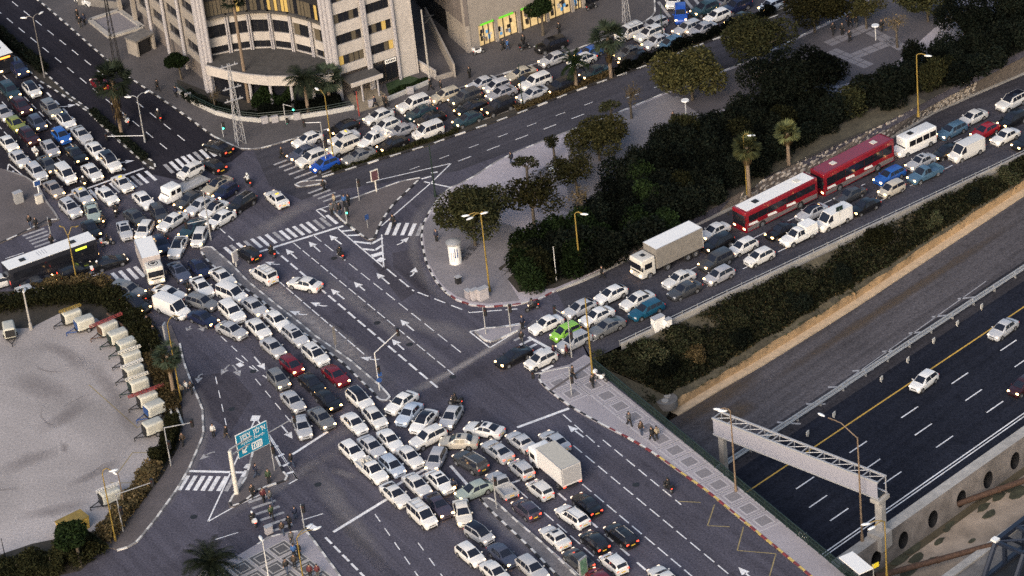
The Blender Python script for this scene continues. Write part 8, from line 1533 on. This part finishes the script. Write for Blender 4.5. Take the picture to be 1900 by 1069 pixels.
# shrubs: a few individual shapes reused for every bush
SHR = []
for q, (m, n, sp) in enumerate(((M_LEAF_DK, 4200, .6), (M_LEAF_DK, 3600, .5), (M_LEAF_GR, 4000, .6), (M_LEAF_OL, 3600, .5), (M_LEAF_DRY, 2200, .4), (M_LEAF_SL, 3200, .5))):
    rnd = random.Random(40 + q); lobes = [(rnd.uniform(-.55, .55) * 2.2, rnd.uniform(-.55, .55) * 2.2, rnd.uniform(.6, 1.8), rnd.uniform(.9, 1.5), rnd.uniform(.75, 1.1)) for k in range(8)]
    vs, fs = leaf_cloud(lobes, n, .17, rnd, hollow=sp); st = MB()
    for l in lobes: st.tube((l[0] * .2, l[1] * .2, -.1), (l[0] * .9, l[1] * .9, l[2]), .05, .02, n=4)
    SHR.append((foliage_mesh('foliage', vs, fs, m), st.mesh('stem', M_BARK)))
def shrub(kind, px, s, rz, label, group, z=.14, sz_=None):
    t = empty('shrub', (px[0], px[1], z), rz, label, 'shrub', group); f, st = SHR[kind]; inst('foliage', f, t); inst('stem', st, t); t.scale = (s, s, sz_ or s); return t
random.seed(99)
PARKP = [(0,5.81),(1.58,-1.05),(5.21,-0.56),(11.54,2.98),(22.4,11.28),(31.45,20.7),(40.13,28.62),(48.02,34.3),(54.95,37.57),(60.14,38.65),(71.83,47),(80.62,53.95),(81.32,64.18),(72.38,57.1),(62.93,50.08),(52.7,41.28),(46.12,35.84),(39.93,37.35),(32.04,36.94),(26.85,35.12),(20.24,29.18),(15.02,21.66),(10.54,12.88),(5.32,10.65)]
xs = [p[0] for p in PARKP]; ys = [p[1] for p in PARKP]; spots = []; tries = 0
while len(spots) < 150 and tries < 9000:
    tries += 1; p = (random.uniform(min(xs), max(xs)), random.uniform(min(ys), max(ys)))
    if inpoly(p, PARKP) and all((p[0] - q[0]) ** 2 + (p[1] - q[1]) ** 2 > 2.3 ** 2 for q in spots): spots.append(p)
spots.sort(key=lambda p: p[0]); LNAME = ('dark', 'dark', 'deep green', 'olive', 'dry brown')
lm = [((8.48,1.83), 'the yellow lamp above the ramp'), ((30.9,15.71), 'the pale palm above the ramp kerb'), ((36.8,22.63), 'the pale palm above the coaches'), ((54.97,31.85), 'the yellow lamp on the stone bank'), ((22.48,27.17), 'the plaza edge'), ((5.47,0.28), 'the thin white pole')]
cnt = {}; meta = []
for p in spots:
    k = random.choice((0, 0, 0, 1, 1, 1, 1, 2, 2, 3)) if p[0] < 22 else random.choice((0, 0, 1, 1, 1, 1, 3))
    if p[0] < 34 and p[1] < 14 and random.random() < .45: k = 2
    j = min(range(len(lm)), key=lambda q: (p[0] - lm[q][0][0]) ** 2 + (p[1] - lm[q][0][1]) ** 2); meta.append((p, k, j, (p[0] - lm[j][0][0]) ** 2 + (p[1] - lm[j][0][1]) ** 2))
meta.sort(key=lambda a: a[3])
def shrub_rank(i): return ORD[i] if i < len(ORD) else None
for p, k, j, dd_ in meta:
    key = (LNAME[k], j); cnt[key] = cnt.get(key, 0) + 1; rk = shrub_rank(cnt[key] - 1)
    lab = f"{LNAME[k]} shrub, {rk} {LNAME[k]} one to {lm[j][1]}" if rk else f"{LNAME[k]} shrub deep in the bank, far from {lm[j][1]}"
    shrub(k, p, random.uniform(.85, 1.35), random.uniform(0, 6.28), lab, 'shrubs in the park bank' if rk else f'far {LNAME[k]} shrubs round {lm[j][1]}', sz_=random.uniform(.9, 1.6))
def cover(name, pfun, n, size, m, rnd, h=.5):
    vs, fs = [], []
    for _ in range(n):
        p = Vector(pfun(rnd)); p.z += h * rnd.random() ** 1.5; s = size * rnd.uniform(.5, 1.4); a = Vector((rnd.uniform(-1, 1), rnd.uniform(-1, 1), rnd.uniform(-.7, .9))).normalized(); b = a.orthogonal().normalized(); b.rotate(Matrix.Rotation(rnd.uniform(0, 6.28), 3, a)); a, b = a * s, b * s * .5
        o = len(vs); vs += [tuple(p - a), tuple(p - b), tuple(p + a), tuple(p + b)]; fs.append((o, o + 1, o + 2, o + 3))
    return tag(inst(name, foliage_mesh(name, vs, fs, m)), kind='stuff')
def slope_rand(rnd):
    while True:
        u, v = rnd.random() ** 1.1, rnd.uniform(.04, .9)
        if math.sin(u * 61 + 3 * v) + math.sin(u * 23 - 5 * v) + (v - .12) * 5 > rnd.uniform(-1.4, 1.2): return slope_pt(u * .96, v)
cover('slope_scrub', slope_rand, 60000, .2, M_LEAF_SL, random.Random(5), .8); cover('slope_scrub', slope_rand, 14000, .2, M_LEAF_DK, random.Random(6), .9); cover('slope_dry_grass', slope_rand, 9000, .16, M_LEAF_DRY, random.Random(8), .35)
def poly_rand(poly, z):
    xs = [p[0] for p in poly]; ys = [p[1] for p in poly]
    def f(rnd):
        while True:
            p = (rnd.uniform(min(xs), max(xs)), rnd.uniform(min(ys), max(ys)))
            if inpoly(p, poly): return (p[0], p[1], z)
    return f
cover('park_undergrowth', poly_rand(PARKP, .15), 45000, .2, M_LEAF_DK, random.Random(9), .9)
for px_, z_, k_, lab in (((9.73,-17.62), -1.6, 5, 'scrub bush tucked under the start of the bridge railing'), ((10.71,-17.81), -3.6, 0, 'dark bush just below the bridge railing, upper one'), ((12.56,-18.43), -5, 0, 'dark bush just below the bridge railing, lower one'), ((14.5,-19.57), -5.6, 5, 'scrub bush left of the round chamber')): shrub(k_, px_, .8, 1.1, lab, 'bushes on the planted slope', z_)
def edge_rand(rnd):
    i = rnd.randrange(len(TT) - 1); p = Vector(TT[i]).lerp(Vector(TT[i + 1]), rnd.random()); return p + Vector((rnd.uniform(-.5, .25), rnd.uniform(-.2, .5), rnd.uniform(-.25, .15)))
cover('wall_top_weeds', edge_rand, 900, .15, M_LEAF_SL, random.Random(12), .25)
# individual shrubs on the slope
random.seed(123); i = 0
for u, v, k, lab in ((.03, .35, 5, 'scrub bush nearest the bridge railing on the planted slope'), (.05, .6, 0, 'dark bush above the round chamber on the planted slope'), (.09, .3, 5, 'pale scrub bush below the white cabinets'), (.13, .6, 4, 'dry bush mid-slope below the white cabinets'), (.18, .35, 5, 'scrub bush under the dark blue ramp car'), (.22, .75, 0, 'dark bush low on the slope by the tan wall'), (.28, .4, 5, 'scrub bush mid-slope below the white hatchbacks'), (.34, .7, 0, 'dark bush at the wall below the pickup with canopy'), (.4, .4, 5, 'scrub bush below the green sign'), (.47, .6, 0, 'dark bush low below the black ramp sedan'), (.54, .4, 3, 'olive bush below the beige ramp hatchback'), (.62, .5, 5, 'scrub bush below the blue ramp pickup'), (.7, .5, 0, 'dark bush below the white ramp van'), (.78, .5, 5, 'last scrub bush of the slope, at the picture edge')):
    p = slope_pt(u, v); shrub(k, p, random.uniform(.6, .95), random.uniform(0, 6), lab, 'bushes on the planted slope', p.z - .1)
# hedges
def hedge(line, w_, h, m, label, n, name='hedge', seed=1, z=.05):
    rnd = random.Random(seed); pl = [Vector(p) for p in line]; seg = [(b - a).length for a, b in zip(pl, pl[1:])]; T = sum(seg); o0 = pl[0]
    def at(s):
        for a, b, l in zip(pl, pl[1:], seg):
            if s <= l: d = (b - a) / l; return a + d * s, Vector((-d.y, d.x))
            s -= l
        d = (pl[-1] - pl[-2]).normalized(); return pl[-1], Vector((-d.y, d.x))
    vs, fs = [], []
    for _ in range(n * 2):
        c, nn = at(rnd.random() * T); hh = h * (.82 + .3 * math.sin(c.x * 1.7) * math.sin(c.y * 1.3 + 1)); a_ = rnd.uniform(-1, 1); zz = hh * rnd.random() ** .55; p = Vector((*(c + nn * a_ * w_ * .5 * rnd.uniform(.8, 1.1)), zz)); s = .17 * rnd.uniform(.5, 1.3)
        a = Vector((rnd.uniform(-1, 1), rnd.uniform(-1, 1), rnd.uniform(-.6, .6))).normalized(); b = a.orthogonal().normalized(); b.rotate(Matrix.Rotation(rnd.uniform(0, 6.28), 3, a)); a, b = a * s, b * s * .55; p -= Vector((*o0, 0)); o = len(vs); vs += [tuple(p - a), tuple(p - b), tuple(p + a), tuple(p + b)]; fs.append((o, o + 1, o + 2, o + 3))
    t = empty(name, (*o0, z), 0, label, 'hedge'); inst('foliage', foliage_mesh('foliage', vs, fs, m), t); st = MB(); s = 0
    while s < T: c, nn = at(s); c = c - o0; st.tube((*c, 0), (*c, h * .7), .05, .03, n=4); s += 1.2
    st.build('stems', M_BARK, t)['kind'] = 'stuff'
hedge([(-73.85,94.8),(-68.13,83.93),(-64.48,77.39),(-62.3,73.07)], 1.6, 1.5, M_LEAF_DK, 'long dark clipped hedge in the avenue median', 5000, seed=2, z=.13); hedge([(-54.7,59.23),(-53.17,55.96),(-51.11,52.29),(-48.67,47.64),(-46.66,43.48)], 1.0, .8, M_LEAF_DK, 'low dark hedge at the lower end of the avenue median', 2600, seed=3, z=.13)
hedge([(-65.72,7.8),(-61.78,8.63),(-57.12,8.92),(-53.07,8.56),(-49.33,7.48),(-46.77,3.06),(-44.66,-2.43),(-43.32,-7.64)], 3.2, 2.0, M_LEAF_OL, 'tall mixed hedge along the upper edge of the yard', 9000, seed=4, z=0); hedge([(-59.34,11.63),(-54.64,11.92),(-50.54,11.02),(-47.7,8.17)], 2.0, 1.8, M_LEAF_DRY, 'dry brown hedge behind the upper yard hedge', 2500, seed=14, z=0); hedge([(-43.32,-7.64),(-41.77,-13.96),(-40.59,-20.02)], 2.2, 2.0, M_LEAF_DRY, 'dry brown hedge beside the fan palm', 3000, seed=5, z=0); hedge([(-40.14,-23.53),(-40.71,-27.88),(-41.99,-31.13)], 1.6, 2.4, M_LEAF_OL, 'dense hedge between yard and footpath under the mast arm', 3500, seed=6, z=0); hedge([(-42.09,-31.54),(-43.49,-35.45),(-44.66,-38.38),(-45.95,-42.27),(-47.29,-44.56)], 2.2, 1.8, M_LEAF_DRY, 'brownish hedge along the lower footpath', 4200, seed=7, z=0); hedge([(-47.56,-45.01),(-51.19,-47.82),(-54.65,-48.35),(-58.1,-48.98),(-60.42,-49.03)], 4.2, 2.0, M_LEAF_OL, 'rough hedge along the bottom edge of the yard', 7000, seed=8, z=0)
hedge([(-41.85,60.99),(-39.51,58.13),(-37.21,55.63),(-34.58,53.38),(-31.97,52.12)], 1.8, 1.0, M_LEAF_DK, 'low dark hedge inside the curved garden wall', 3600, seed=9); hedge([(-31.61,52.03),(-27.93,52.09),(-23.51,52.3),(-20.2,52.77)], 2.2, 1.9, M_LEAF_DK, 'tall dark hedge before the office podium', 5200, seed=10); hedge([(-32.41,56.07),(-29.43,55.67),(-26.84,55.68)], 2.4, 2.8, M_LEAF_GR, 'green bushes against the podium left of the date palm', 3600, seed=11); hedge([(-13.6,54.39),(-10.9,56),(-8.32,57.66)], .8, .8, M_LEAF_GR, 'clipped hedge round the small lawn', 1600, seed=12)
hedge([(-21.78,34.47),(-15.71,37.08),(-8.77,39.83),(-4.82,41.81)], .8, .6, M_LEAF_OL, 'low patchy planting in the near half of the far median', 1600, seed=13); hedge([(17.04,53.18),(22.75,56.54),(30.76,61.09),(40.68,66.49)], 1.3, 1.5, M_LEAF_DK, 'dark hedge in the far median hiding the outer lane', 5200, seed=15); hedge([(3.12,45.83),(12,50.84),(16.3,53.2)], .9, .8, M_LEAF_DRY, 'dry low planting in the middle of the far median', 1500, seed=16)

for o in COL.objects:
    if 'label' in o and len(o['label'].split()) > 16: print('LONG', o['label'])
